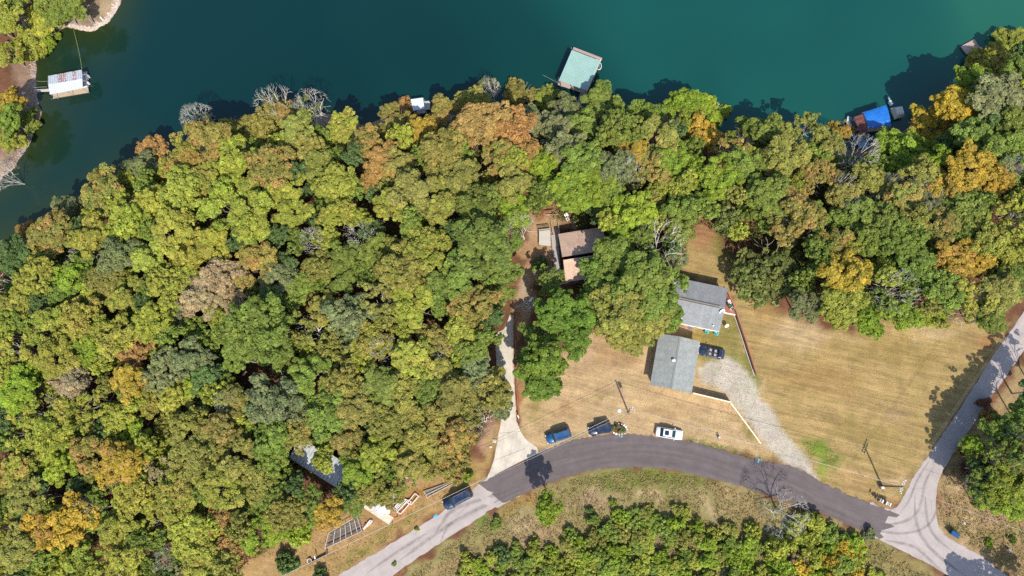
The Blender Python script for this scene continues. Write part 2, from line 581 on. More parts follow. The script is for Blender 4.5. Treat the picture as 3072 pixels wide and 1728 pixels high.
k_ = NT('ground')
_at = k_.n('Attribute', attribute_name='gcol').outputs['Color']
_mw = k_.n('Attribute', attribute_name='mow').outputs['Fac']
_p = k_.n('NewGeometry').outputs['Position']
_n1 = k_.noise(_p, 1.1, 5.0, 0.65)
_n2 = k_.noise(_p, 6.0, 3.0, 0.7)
_rot = k_.n('Mapping', {'Vector': _p, 'Rotation': (0, 0, math.radians(-15)), 'Scale': (11.0, 0.9, 1.0)}, vector_type='TEXTURE').outputs[0]
_st = k_.noise(_rot, 1.0, 4.0, 0.6)
_rot2 = k_.n('Mapping', {'Vector': _p, 'Rotation': (0, 0, math.radians(-15)), 'Scale': (4.0, 0.28, 1.0)}, vector_type='TEXTURE').outputs[0]
_st2 = k_.noise(_rot2, 1.0, 3.0, 0.6)
_sm = k_.math('ADD', k_.remap(_st, 0.3, 0.7, -0.24, 0.24), k_.remap(_st2, 0.3, 0.7, -0.14, 0.14))
_f = k_.math('ADD', k_.remap(_n1, 0.25, 0.75, 0.72, 1.28), k_.remap(_n2, 0.25, 0.75, -0.30, 0.30))
_f = k_.math('ADD', 1.0, k_.math('MULTIPLY', k_.math('SUBTRACT', _f, 1.0), k_.remap(_mw, 0.0, 1.0, 1.0, 0.55)))
_f = k_.math('ADD', _f, k_.math('MULTIPLY', _sm, _mw))
_c = k_.gray(_at, _f)
_c = k_.mix(k_.remap(k_.noise(_p, 0.55, 4.0, 0.6), 0.5, 0.75, 0.0, 0.45), _c, k_.mix(1.0, _c, (0.72, 0.95, 0.55), 'MULTIPLY'))
_bp = k_.n('Bump', {'Height': _n2, 'Strength': 0.8, 'Distance': 0.25}).outputs[0]
M_GROUND = k_.done(k_.n('BsdfPrincipled', {'Base Color': _c, 'Roughness': 0.95, 'Specular IOR Level': 0.1, 'Normal': _bp}).outputs[0])

# small real unevenness where no road, drive or house stands
rough_k = smooth01((poly_sd(QX, QY, FIELD) + 20) / 40) * smooth01((poly_sd(QX, QY, YARD) + 20) / 40)
gz_v = gz.copy()
me = np_mesh('ground', np.stack([gxf, gyf, gz_v], 1), _F, M_GROUND, smooth=True)
attr(me, 'gcol', gcol, 'FLOAT_COLOR')
attr(me, 'mow', mow)
tag(link('ground', me), kind='structure')

# ------------------------------------------------------------------ lake
k_ = NT('lake_water')
_p = k_.n('NewGeometry').outputs['Position']
_sh = k_.n('Attribute', attribute_name='shallow').outputs['Fac']
_xx = k_.n('SeparateXYZ', {0: _p}).outputs
_t = k_.math('ADD', k_.remap(_xx[0], -85.0, 80.0, 0.0, 1.0), k_.remap(k_.noise(_p, 0.018, 2.0), 0.3, 0.7, -0.22, 0.22))
_cr = k_.n('ValToRGB', {0: _t})
_e = _cr.color_ramp.elements
_e[0].position, _e[0].color = 0.08, (0.0008, 0.0205, 0.0205, 1)
_e[1].position, _e[1].color = 0.95, (0.0105, 0.080, 0.054, 1)
_x = _e.new(0.42); _x.color = (0.0016, 0.030, 0.0265, 1)
_x = _e.new(0.68); _x.color = (0.0040, 0.055, 0.046, 1)
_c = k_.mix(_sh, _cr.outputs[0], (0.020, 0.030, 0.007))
_nb = k_.noise(_p, 1.6, 3.0, 0.6)
_bp = k_.n('Bump', {'Height': _nb, 'Strength': 0.12, 'Distance': 0.12}).outputs[0]
M_WATER = k_.done(k_.n('BsdfPrincipled', {'Base Color': _c, 'Roughness': 0.08, 'IOR': 1.45, 'Normal': _bp}).outputs[0])
wx = grid_axis(-150, 100, 1.2, 900)
wy = grid_axis(0, 125, 1.2, 900)
wxx, wyy = np.meshgrid(wx, wy)
wi = np.arange(wxx.size).reshape(wxx.shape)
me = np_mesh('lake', np.stack([wxx.ravel(), wyy.ravel(), np.full(wxx.size, LAKE)], 1), np.stack([wi[:-1, :-1], wi[:-1, 1:], wi[1:, 1:], wi[1:, :-1]], -1).reshape(-1, 4), M_WATER, True)
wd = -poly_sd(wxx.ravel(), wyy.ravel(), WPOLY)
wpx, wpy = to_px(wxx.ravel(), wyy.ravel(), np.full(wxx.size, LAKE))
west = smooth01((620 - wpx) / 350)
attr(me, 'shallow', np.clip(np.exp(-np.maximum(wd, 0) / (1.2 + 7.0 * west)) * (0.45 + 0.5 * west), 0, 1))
tag(link('lake', me), kind='structure')

# ------------------------------------------------------------------ roads
def resample(pts, n):
    P = np.array([(p[0], p[1]) for p in pts], float)
    # Catmull-Rom through the points, then even spacing
    Q = []
    for i in range(len(P) - 1):
        p0, p1, p2, p3 = P[max(i - 1, 0)], P[i], P[i + 1], P[min(i + 2, len(P) - 1)]
        for t in np.linspace(0, 1, 12, endpoint=False):
            Q.append(0.5 * ((2 * p1) + (p2 - p0) * t + (2 * p0 - 5 * p1 + 4 * p2 - p3) * t * t + (3 * p1 - p0 - 3 * p2 + p3) * t ** 3))
    Q.append(P[-1])
    Q = np.array(Q)
    s = np.r_[0, np.cumsum(np.hypot(*np.diff(Q, axis=0).T))]
    u = np.linspace(0, s[-1], n)
    return np.stack([np.interp(u, s, Q[:, 0]), np.interp(u, s, Q[:, 1])], 1)

def strip(name, ea, eb, m, z, n=120, across=10, jit=0.09, seed=1, parent=None):
    """sheet between two edges given in photograph pixels, with attributes along (m) and across (0..1)"""
    A = np.array([W(a, b, z).xy[:] for a, b in resample(ea, n)])
    B = np.array([W(a, b, z).xy[:] for a, b in resample(eb, n)])
    rg = np.random.default_rng(seed)
    mid = (A + B) / 2
    al = np.r_[0, np.cumsum(np.hypot(*np.diff(mid, axis=0).T))]
    V, at1, at2 = [], [], []
    for i in range(n):
        w = B[i] - A[i]
        L = np.hypot(*w) + 1e-6
        a = A[i] - w / L * rg.normal(0, jit)
        b = B[i] + w / L * rg.normal(0, jit)
        for j in range(across + 1):
            t = j / across
            p = a * (1 - t) + b * t
            V.append((p[0], p[1], z)); at1.append(al[i]); at2.append(t * L)
    ix = np.arange(n * (across + 1)).reshape(n, across + 1)
    F = np.stack([ix[:-1, :-1], ix[:-1, 1:], ix[1:, 1:], ix[1:, :-1]], -1).reshape(-1, 4)
    V = np.array(V)
    q = V[F[0]]
    if np.cross(q[1, :2] - q[0, :2], q[2, :2] - q[0, :2]) < 0:
        F = F[:, ::-1]
    me = np_mesh(name, V, F, m)
    attr(me, 'along', at1)
    attr(me, 'across', at2)
    return link(name, me, parent)

def asphalt(name, col, streak, patch, crack=0.0):
    k = NT(name)
    al = k.n('Attribute', attribute_name='along').outputs['Fac']
    ac = k.n('Attribute', attribute_name='across').outputs['Fac']
    p = k.n('NewGeometry').outputs['Position']
    v = k.n('CombineXYZ', {0: k.math('MULTIPLY', al, 0.05), 1: k.math('MULTIPLY', ac, 1.5), 2: 0.0}).outputs[0]
    s = k.noise(v, 1.0, 4.0, 0.6)
    f = k.math('ADD', k.remap(s, 0.3, 0.7, 1 - streak, 1 + streak), k.remap(k.noise(p, 0.5, 4.0, 0.6), 0.3, 0.7, -patch, patch))
    f = k.math('ADD', f, k.remap(k.noise(p, 14.0, 2.0), 0.3, 0.7, -0.10, 0.10))
    c = k.gray((*col,), f)
    if crack:
        vo = k.n('TexVoronoi', {'Vector': p, 'Scale': 0.33}, feature='DISTANCE_TO_EDGE').outputs['Distance']
        c = k.mix(k.remap(vo, 0.0, 0.014, crack, 0.0), c, tuple(x * 0.45 for x in col))
    return k.done(k.n('BsdfPrincipled', {'Base Color': c, 'Roughness': 0.85, 'Specular IOR Level': 0.25}).outputs[0])

M_NEWROAD = asphalt('new_asphalt', (0.110, 0.089, 0.088), 0.15, 0.12)
M_OLDROAD = asphalt('worn_asphalt', (0.335, 0.290, 0.270), 0.08, 0.10, 0.35)
M_TYRE = asphalt('tyre_rubber_streak', (0.165, 0.145, 0.138), 0.3, 0.25)
M_CONC = asphalt('driveway_concrete', (0.45, 0.40, 0.33), 0.10, 0.20)

OLD_UP = [(-300, 2420), (300, 2130), (900, 1800), (1014, 1728), (1165, 1635), (1305, 1550), (1340, 1524), (1400, 1480), (1456, 1438), (1480, 1424)]
OLD_LO = [(-180, 2480), (440, 2160), (1060, 1800), (1173, 1728), (1285, 1653), (1372, 1597), (1483, 1524), (1536, 1500), (1560, 1488)]
road = strip('road', OLD_UP, OLD_LO, M_OLDROAD, 0.020, 150, 10, seed=2)
tag(road, kind='structure')
NEW_UP = [(1438, 1452), (1462, 1437), (1536, 1402), (1612, 1358), (1690, 1330), (1780, 1309), (1850, 1303), (1950, 1308), (2040, 1318), (2130, 1338), (2220, 1366), (2304, 1386), (2360, 1397), (2420, 1420), (2460, 1445), (2520, 1472), (2600, 1505), (2672, 1533)]
NEW_LO = [(1512, 1512), (1536, 1499), (1596, 1470), (1695, 1432), (1774, 1412), (1894, 1401), (2013, 1409), (2092, 1424), (2172, 1444), (2228, 1460), (2303, 1486), (2383, 1510), (2463, 1538), (2542, 1573), (2582, 1590), (2634, 1615)]
road2 = strip('road', NEW_UP, NEW_LO, M_NEWROAD, 0.026, 170, 12, 0.14, seed=3)
tag(road2, kind='structure')
J_UP = [(2610, 1506), (2674, 1528), (2701, 1506), (2721, 1470), (2741, 1430), (2793, 1355), (2880, 1225), (2996, 1045), (3055, 960), (3140, 830), (3330, 560), (3600, 200)]
J_LO = [(2600, 1597), (2634, 1616), (2720, 1600), (2800, 1560), (2808, 1498), (2815, 1446), (2843, 1388), (2925, 1265), (3010, 1140), (3120, 985), (3230, 850), (3420, 590), (3700, 220)]
road3 = strip('road', J_UP, J_LO, M_OLDROAD, 0.022, 170, 12, seed=4)
tag(road3, kind='structure')
K_UP = [(2800, 1480), (2812, 1560), (2827, 1595), (2862, 1622), (2940, 1666), (2990, 1706), (3060, 1752), (3160, 1815), (3600, 2080), (4000, 2330)]
K_LO = [(2560, 1572), (2634, 1616), (2701, 1650), (2781, 1690), (2833, 1720), (2900, 1765), (3000, 1830), (3450, 2110), (3850, 2360)]
road4 = strip('road', K_UP, K_LO, M_OLDROAD, 0.018, 150, 14, seed=5)
tag(road4, kind='structure')
drive = strip('driveway', [(1459, 1438), (1481, 1381), (1496, 1299), (1503, 1262), (1500, 1200), (1492, 1138), (1488, 1050), (1490, 1002), (1514, 985), (1529, 945)],
              [(1614, 1357), (1608, 1340), (1589, 1327), (1569, 1306), (1556, 1280), (1549, 1258), (1546, 1198), (1542, 1142), (1540, 1050), (1541, 945)], M_CONC, 0.030, 90, 8, 0.04, 6)
tag(drive, kind='structure')
drv = lambda a, b, nm, w=0.06: strip(nm, [(a[0], a[1]), (b[0], b[1])], [(a[0] + 0.8, a[1] + 0.8), (b[0] + 0.8, b[1] + 0.8)], M_TYRE, 0.034, 2, 1, 0, parent=drive)
drv((1481, 1381), (1575, 1345), 'expansion_joint'); drv((1496, 1299), (1562, 1294), 'expansion_joint'); drv((1520, 1372), (1534, 1398), 'expansion_joint')

# dark tyre sweeps on the worn asphalt, flat on the road
def sweep(pts, w, par, seed, z=0.0245):
    P = resample(pts, 40)
    d = np.gradient(P, axis=0)
    nn = np.stack([-d[:, 1], d[:, 0]], 1) / np.hypot(*d.T)[:, None]
    taper = np.minimum(1, np.minimum(np.arange(40), 39 - np.arange(40)) / 9.0)[:, None] * 0.9 + 0.1
    A, B = P + nn * w / 2 * taper, P - nn * w / 2 * taper
    n = 40
    V = np.array([W(a, b, z)[:] for a, b in np.concatenate([A, B])])
    ix = np.arange(n)
    F = np.stack([ix[:-1], ix[:-1] + n, ix[1:] + n, ix[1:]], 1)
    q = V[F[5]]
    if np.cross(q[1, :2] - q[0, :2], q[2, :2] - q[0, :2]) < 0: F = F[:, ::-1]
    me = np_mesh('tyre_mark', V, F, M_MARK)
    attr(me, 'along', np.r_[ix * 0.3, ix * 0.3]); attr(me, 'across', np.r_[np.zeros(n), np.ones(n)])
    link('tyre_mark', me, par)
k_ = NT('tyre_mark')
_ac = k_.n('Attribute', attribute_name='across').outputs['Fac']
_e1 = k_.math('MULTIPLY', _ac, k_.math('SUBTRACT', 1.0, _ac))
_p = k_.n('NewGeometry').outputs['Position']
_fa = k_.math('MULTIPLY', k_.math('MULTIPLY', _e1, 1.5, True), k_.remap(k_.noise(_p, 0.9, 4.0), 0.3, 0.7, 0.25, 1.0), True)
_d = k_.n('BsdfPrincipled', {'Base Color': (0.13, 0.115, 0.11, 1), 'Roughness': 0.8})
_tr = k_.n('BsdfTransparent')
M_MARK = k_.done(k_.n('MixShader', {0: _fa, 1: _tr.outputs[0], 2: _d.outputs[0]}).outputs[0])
sweep([(2640, 1575), (2700, 1568), (2745, 1545), (2765, 1500), (2775, 1450), (2800, 1400)], 12, road3, 1, 0.029)
sweep([(2600, 1585), (2690, 1600), (2760, 1590), (2800, 1555), (2812, 1500)], 10, road3, 2, 0.029)
sweep([(2745, 1480), (2748, 1560), (2775, 1625), (2830, 1680), (2900, 1730)], 13, road4, 3, 0.0295)
sweep([(2775, 1480), (2782, 1560), (2805, 1610), (2860, 1655)], 12, road4, 4, 0.0295)
sweep([(2650, 1620), (2740, 1640), (2800, 1690), (2850, 1740)], 12, road4, 5, 0.0295)
sweep([(2700, 1540), (2728, 1500), (2752, 1440), (2790, 1380)], 9, road3, 6, 0.029)
sweep([(1300, 1610), (1325, 1570), (1360, 1530), (1440, 1500), (1540, 1470)], 16, road, 7, 0.0275)
sweep([(1320, 1630), (1345, 1580), (1400, 1545), (1480, 1505), (1560, 1470)], 16, road, 8, 0.0275)
sweep([(1200, 1680), (1290, 1615), (1380, 1550)], 14, road, 9, 0.0275)
sweep([(1100, 1720), (1200, 1650), (1280, 1600)], 12, road, 10, 0.0275)
for i, (y0, y1) in enumerate(((1350, 1338), (1372, 1356), (1395, 1380))):
    sweep([(1560, 1440 - 20 * (2 - i)), (1700, y0 + 22), (1880, y1), (2060, y1 + 16), (2250, y0 + 62), (2450, y0 + 122)], 12, road2, 11 + i, 0.0305)
# blue paint marks at the road edge
M_BLUE = mat('blue_marking_paint', (0.05, 0.38, 0.62), 0.7, var=0.15, scale=8)
def mark(quads, label):
    b = MB()
    for q in quads:
        b.hexa([W(x, y, 0.031) for x, y in q][::-1], [W(x, y, 0.036) for x, y in q][::-1])
    tag(b.build('paint_mark', M_BLUE), label, 'paint mark', 'blue paint marks at the road edge')
mark([[(1863, 1300), (1867, 1300), (1867, 1312), (1863, 1312)], [(1855, 1301), (1862, 1301), (1862, 1305), (1855, 1304)], [(1860, 1306), (1862, 1306), (1858, 1311), (1856, 1310)]], 'blue hooked paint mark on the dark road below the flower bed')
mark([[(2274, 1376), (2278, 1376), (2277, 1388), (2273, 1387)]], 'small blue paint bar on the dark road above the bare tree shadow')
mark([[(1299, 1552), (1304, 1546), (1310, 1542), (1312, 1546), (1306, 1550), (1304, 1553)], [(1306, 1549), (1309, 1547), (1313, 1555), (1310, 1557)]], 'pale blue arrow painted on the worn grey road edge')
# dark ragged end of the new asphalt and loose dark patches at the junction
for q in ([(2668, 1532), (2700, 1545), (2690, 1552), (2660, 1548)], [(2640, 1566), (2672, 1572), (2684, 1580), (2650, 1590), (2630, 1586)], [(2622, 1606), (2640, 1600), (2652, 1612), (2638, 1617)]):
    b = MB(); b.hexa([W(x, y, 0.0222) for x, y in q][::-1], [W(x, y, 0.0268) for x, y in q][::-1])
    b.build('asphalt_patch', M_NEWROAD, road3)

for q in ([(1432, 1484), (1458, 1470), (1480, 1478), (1462, 1490), (1492, 1496), (1480, 1508), (1512, 1513), (1494, 1524), (1452, 1512)],):
    b = MB(); b.hexa([W(x, y, 0.0262) for x, y in q], [W(x, y, 0.0312) for x, y in q])
    o = b.build('asphalt_patch', M_OLDROAD, road2)
# ------------------------------------------------------------------ plants: shapes shared by many trees
def leaf_material(name, translucency=0.36, by_vertex=False):
    k = NT(name)
    oi = k.n('ObjectInfo')
    v = k.n('Attribute', attribute_name='tint').outputs['Fac']
    co = k.n('TexCoord').outputs['Object']
    sh = k.n('VectorMath', {0: co, 1: k.n('CombineXYZ', {0: k.math('MULTIPLY', oi.outputs['Random'], 37.0), 1: 0.0, 2: 0.0}).outputs[0]}, operation='ADD').outputs[0]
    big = k.noise(sh, 1.7, 3.0, 0.6)
    own = k.n('Attribute', attribute_name='leafcol').outputs['Color'] if by_vertex else oi.outputs['Color']
    base = k.gray(own, k.remap(v, 0.0, 1.0, 0.5, 1.5))
    base = k.mix(k.remap(big, 0.35, 0.7, 0.0, 0.5), base, k.mix(1.0, base, (0.72, 1.02, 0.85), 'MULTIPLY'))
    mid = k.noise(sh, 3.6, 2.0, 0.6)
    base = k.mix(k.remap(mid, 0.50, 0.68, 0.0, 0.55), base, k.mix(1.0, base, (1.30, 1.20, 0.95), 'MULTIPLY'))
    turn = k.math('MULTIPLY', k.remap(k.math('ADD', big, k.remap(v, 0, 1, -0.12, 0.12)), 0.46, 0.62, 0.0, 1.0), oi.outputs['Alpha'], True)
    if by_vertex: turn = 0.0
    c = k.mix(turn, base, k.gray((0.44, 0.235, 0.082), k.remap(v, 0, 1, 0.65, 1.3)))
    d = k.n('BsdfPrincipled', {'Base Color': c, 'Roughness': 0.6, 'Specular IOR Level': 0.25})
    t = k.n('BsdfTranslucent', {'Color': k.mix(1.0, c, (1.1, 1.15, 0.6), 'MULTIPLY')})
    return k.done(k.n('MixShader', {0: translucency, 1: d.outputs[0], 2: t.outputs[0]}).outputs[0])

M_LEAF = leaf_material('leaves')
M_LEAF_MASS = leaf_material('undergrowth_leaves', by_vertex=True)
M_BARK = mat('bark', (0.30, 0.26, 0.215), 0.9, var=0.35, scale=3, bump=0.3)
M_PALEBARK = mat('weathered_bare_wood', (0.56, 0.52, 0.465), 0.85, var=0.3, scale=3)

def unit(v):
    return v / (np.linalg.norm(v, axis=-1, keepdims=True) + 1e-9)

M_TWIG = mat('grey_twigs', (0.46, 0.425, 0.375), 0.85, var=0.3, scale=3)

def leaf_quads(P, N, size, rng, ratio=0.62):
    n = len(P)
    a = unit(np.cross(N, rng.normal(size=(n, 3))))
    b = np.cross(N, a)
    s = (size * rng.uniform(0.6, 1.35, n))[:, None]
    V = np.stack([P + a * s, P + b * s * ratio + N * s * 0.12, P - a * s, P - b * s * ratio + N * s * 0.12], 1).reshape(-1, 3)
    F = np.arange(4 * n).reshape(n, 4)
    return V, F

def crown_mesh(name, seed, n=7000, leaf=0.05, style='oak'):
    """a crown of about unit radius: boughs that carry clumps that carry leaf-sized faces"""
    rng = np.random.default_rng(seed)
    boughs = []
    if style == 'oak':
        k = rng.integers(6, 9)
        a0 = rng.uniform(0, 6.28)
        for i in range(k):
            a = a0 + 6.283 * i / k + rng.normal(0, 0.22)
            rr = rng.uniform(0.36, 0.72)
            boughs.append((np.array([rr * math.cos(a), rr * math.sin(a), rng.uniform(-0.1, 0.46)]), rng.uniform(0.22, 0.42)))
        for i in range(3):
            a = rng.uniform(0, 6.28)
            boughs.append((np.array([0.26 * math.cos(a), 0.26 * math.sin(a), rng.uniform(0.42, 0.66)]), rng.uniform(0.28, 0.38)))
        clump, nc, keep = 0.112, 17, 0.95
    elif style == 'fine':
        for i in range(26):
            a, rr = rng.uniform(0, 6.28), math.sqrt(rng.uniform(0, 1)) * 0.78
            boughs.append((np.array([rr * math.cos(a), rr * math.sin(a), 0.5 * math.sqrt(max(0, 1 - rr * rr)) + rng.normal(0, 0.05)]), rng.uniform(0.2, 0.3)))
        clump, nc, keep = 0.075, 14, 0.95
    elif style == 'cone':
        for i in range(9):
            t = i / 8
            m = max(1, int(7 * (1 - t)))
            for j in range(m):
                a = 6.283 * j / m + rng.uniform(0, 1)
                rr = 0.66 * (1 - t) * rng.uniform(0.75, 1.1)
                boughs.append((np.array([rr * math.cos(a), rr * math.sin(a), -0.5 + 1.5 * t]), rng.uniform(0.2, 0.28) * (1.15 - 0.6 * t)))
        clump, nc, keep = 0.085, 10, 0.9
    elif style == 'tufts':
        for i in range(17):
            a, rr = rng.uniform(0, 6.28), math.sqrt(rng.uniform(0.03, 1)) * 0.85
            boughs.append((np.array([rr * math.cos(a), rr * math.sin(a), rng.uniform(-0.5, 0.8) * (1 - 0.4 * rr)]), rng.uniform(0.10, 0.19)))
        clump, nc, keep = 0.075, 9, 0.8
    elif style == 'sparse':
        for i in range(15):
            a, rr = rng.uniform(0, 6.28), math.sqrt(rng.uniform(0.02, 1)) * 0.8
            boughs.append((np.array([rr * math.cos(a), rr * math.sin(a), rng.uniform(0.0, 0.6)]), rng.uniform(0.15, 0.26)))
        clump, nc, keep = 0.09, 8, 0.8
    else:                                   # shrub
        for i in range(9):
            a, rr = rng.uniform(0, 6.28), math.sqrt(rng.uniform(0, 1)) * 0.66
            boughs.append((np.array([rr * math.cos(a), rr * math.sin(a), rng.uniform(0.1, 0.6) * (1 - 0.5 * rr)]), rng.uniform(0.24, 0.42)))
        clump, nc, keep = 0.13, 9, 0.95
    C, R, O, TT = [], [], [], []
    for c, r in boughs:
        m = max(4, int(nc * (r / 0.33) ** 2))
        d = unit(rng.normal(size=(m * 3, 3)))
        d = d[d[:, 2] > -0.35][:m]
        for q in d:
            if rng.random() < keep:
                rc = clump * rng.uniform(0.7, 1.35)
                C.append(c + q * np.array([1, 1, 0.85]) * (r * rng.uniform(0.72, 1.1) - 0.3 * rc)); R.append(rc); O.append(q); TT.append(rng.normal(0, 0.16))
    C, R, O, TT = np.array(C), np.array(R), np.array(O), np.array(TT)
    pick = rng.choice(len(C), n, p=R ** 2 / (R ** 2).sum())
    D = unit(rng.normal(size=(n, 3)) + 0.9 * O[pick] + np.array([0, 0, 0.5]))
    rad = R[pick] * rng.uniform(0.75, 1.1, n)
    P = C[pick] + D * rad[:, None]
    N = unit(D * 0.55 + rng.normal(size=(n, 3)) * 0.62 + np.array([0, 0, 0.45]))
    tint = np.clip(0.5 + TT[pick] + rng.normal(0, 0.17, n), 0, 1)
    # leaves inside, so that light does not fall straight through
    ni = n // 7
    pk = rng.choice(len(boughs), ni)
    bc = np.array([b[0] for b in boughs])[pk]
    br = np.array([b[1] for b in boughs])[pk]
    Pi = bc + unit(rng.normal(size=(ni, 3))) * (br * rng.uniform(0.2, 0.8, ni))[:, None]
    Ni = unit(rng.normal(size=(ni, 3)) * 0.6 + np.array([0, 0, 1.0]))
    V1, F1 = leaf_quads(P, N, leaf, rng)
    V2, F2 = leaf_quads(Pi, Ni, leaf * 1.6, rng)
    V = np.concatenate([V1, V2])
    s = np.percentile(np.hypot(V[:, 0], V[:, 1]), 98)
    V[:, :2] /= s
    me = np_mesh(name, V, np.concatenate([F1, F2 + len(V1)]), M_LEAF)
    attr(me, 'tint', np.r_[np.repeat(tint, 4), np.repeat(np.full(ni, 0.35), 4)])
    return me

def branch_mesh(name, seed, m, tips=320, low=0.2, thick=0.02, minr=0.0022, lo_z=0.35, inner=0.45, part=None, skew=0.0, keep=9999):
    """a tapered trunk that divides again and again until its twigs fill a dome; unit radius and unit height.
    PART 'limbs' keeps what carries many twigs, 'twigs' the rest"""
    rng = np.random.default_rng(seed)
    P = []
    while len(P) < tips:
        a, r = rng.uniform(0, 6.283), math.sqrt(rng.uniform(0.02, 1.0))
        p = np.array([math.cos(a) * r, math.sin(a) * r, lo_z + (1 - lo_z) * math.sqrt(max(0.0, 1 - r * r * 0.96)) * rng.uniform(inner, 1.0)])
        if rng.random() < 0.55 + 0.45 * math.sin(2 * a + seed) * math.cos(3 * a + seed * 2):
            P.append(p + np.array([skew * p[2], 0, 0]))
    P = np.array(P)
    b = MB()
    def cluster(pts, k):
        c = pts[rng.choice(len(pts), k, replace=False)]
        for _ in range(4):
            l = np.argmin(((pts[:, None] - c[None]) ** 2).sum(-1), 1)
            c = np.array([pts[l == q].mean(0) if (l == q).any() else c[q] for q in range(k)])
        return [pts[l == q] for q in range(k) if (l == q).any()]
    def rad(n):
        return max(minr, thick * (n / tips) ** 0.5)
    def put(a, e, r0, r1, n):
        if part is None or (part == 'limbs') == (n >= 6):
            mid = (a + e) / 2 + rng.normal(0, 0.045, 3) * np.linalg.norm(e - a)
            b.tube([tuple(a), tuple(mid), tuple(e)], r0, r1, 6 if n > 40 else 3)
    def grow(pos, pts, lev):
        n = len(pts)
        if n == 1:
            put(pos, pts[0], minr * 1.3, minr * 0.6, 1)
            return
        if lev > 9: return
        k = min(n, int(rng.integers(5, 8)) if lev == 0 else int(rng.integers(2, 4)))
        for g in cluster(pts, k):
            e = pos + (g.mean(0) - pos) * rng.uniform(0.40, 0.58) if len(g) > 1 else g[0]
            if len(g) > 1:
                e = e + rng.normal(0, 0.02, 3)
                put(pos, e, rad(len(g)) * 1.1, rad(len(g)) * 0.85, len(g))
                grow(e, g, lev + 1)
            else:
                put(pos, e, minr * 1.3, minr * 0.6, 1)
    if part != 'twigs':
        b.tube([(0, 0, -0.03), (0.012, 0, low * 0.5), (0, 0.01, low)], thick * 1.5, thick * 1.1, 8)
    grow(np.array([0, 0.01, low]), P, 0)
    me = bpy.data.meshes.new(name)
    me.from_pydata(b.v, [], b.f)
    me.materials.append(m)
    return me

CROWNS = {'oak': [crown_mesh('crown', 100 + i, 9000, 0.043, 'oak') for i in range(13)],
          'fine': [crown_mesh('crown', 200 + i, 9000, 0.034, 'fine') for i in range(3)],
          'cone': [crown_mesh('crown', 300 + i, 6000, 0.045, 'cone') for i in range(2)],
          'sparse': [crown_mesh('crown', 400 + i, 2600, 0.045, 'sparse') for i in range(3)],
          'tufts': [crown_mesh('crown', 450 + i, 1500, 0.050, 'tufts') for i in range(3)],
          'shrub': [crown_mesh('foliage', 500 + i, 2600, 0.075, 'shrub') for i in range(5)]}
TRUNKS = [branch_mesh('trunk', 600 + i, M_BARK, tips=60, thick=0.045, low=0.42, minr=0.006, lo_z=0.55) for i in range(4)]
SPTRUNKS = [branch_mesh('trunk', 620 + i, M_PALEBARK, tips=110, thick=0.045, low=0.36, minr=0.005, lo_z=0.45) for i in range(3)]
STEMS = [branch_mesh('stem', 640 + i, M_BARK, tips=30, thick=0.03, low=0.08, minr=0.008, lo_z=0.3) for i in range(2)]
BARE = []
for i in range(7):
    kw = dict(tips=(420, 300, 620, 210, 360, 300, 90)[i], thick=(0.034, 0.038, 0.032, 0.042, 0.034, 0.036, 0.05)[i], low=0.16 + 0.06 * (i % 3), minr=0.0029 if i < 6 else 0.006, lo_z=(0.45, 0.5, 0.4, 0.5, 0.45, 0.5, 0.5)[i], inner=0.6 if i % 2 else 0.7)
    BARE.append((branch_mesh('trunk', 700 + i, M_PALEBARK, part='limbs', **kw), branch_mesh('twigs', 700 + i, M_TWIG, part='twigs', **kw)))

# ------------------------------------------------------------------ labels that single a tree out
OV = 1.1925                          # overview pixel -> photograph pixel
LM = [((165, 210), 'the rusty metal-roofed dock'), ((1460, 180), 'the green-roofed dock'), ((2205, 295), 'the blue-tarped dock'), ((2443, 118), 'the weathered raft'),
      ((1052, 255), 'the small white dock'), ((1445, 620), 'the brown-roofed house'), ((1770, 770), 'the grey-roofed house'), ((1697, 915), 'the garage roof'),
      ((1268, 900), 'the concrete driveway'), ((800, 1180), 'the silver mobile home'), ((1660, 630), 'the big bare white tree'), ((2160, 390), 'the forked bare white tree'),
      ((915, 600), 'the fan-shaped bare tree'), ((790, 608), 'the grey bare tree'), ((970, 880), 'the broken white snag'), ((640, 950), 'the brown forest clearing'),
      ((180, 965), 'the pink-leaved tree'), ((1200, 330), 'the rust-orange oak'), ((650, 830), 'the big bright green oak'), ((560, 715), 'the pinkish-brown tree'),
      ((1940, 650), 'the dark green cedar'), ((2130, 680), 'the gold tree by the field'), ((1770, 345), 'the golden lakeside tree'), ((1375, 240), 'the small yellow lakeside tree'),
      ((2250, 735), 'the whitish bare tree'), ((1600, 740), 'the great oak between houses'), ((1400, 860), 'the lush green tree'), ((1250, 640), 'the broad green oak'),
      ((420, 1200), 'the grey-brown tree'), ((410, 1035), 'the fallen white tree'), ((120, 1340), 'the golden corner tree'), ((80, 400), 'the west shore'), ((955, 415), 'the bright orange tree'),
      ((580, 1010), 'the grey half-bare tree'), ((1580, 440), 'the grey bare lakeside tree'), ((1975, 1295), 'the bare tree by the road'), ((1150, 1240), 'the parked large wagon'),
      ((1020, 1260), 'the white wooden frames'), ((2100, 250), 'the lake edge'), ((2560, 60), 'the upper picture corner'), ((20, 1440), 'the lower picture corner'), ((2280, 1330), 'the road junction'),
      ((250, 470), 'the lake inlet'), ((740, 255), 'the bare lakeside clump'), ((2440, 580), 'the thick of the wood'), ((330, 860), 'the orange-tinged tree'), ((820, 1010), 'the deep wood'),
      ((1700, 1300), 'the rough bank'), ((2530, 1150), 'the roadside thicket'), ((1400, 1400), 'the thicket edge'), ((2000, 1420), 'the lower picture edge')]
_used = set()
_numw = {0: 'touching', 1: 'one crown', 2: 'two crowns', 3: 'three crowns', 4: 'four crowns', 5: 'five crowns', 6: 'six crowns'}
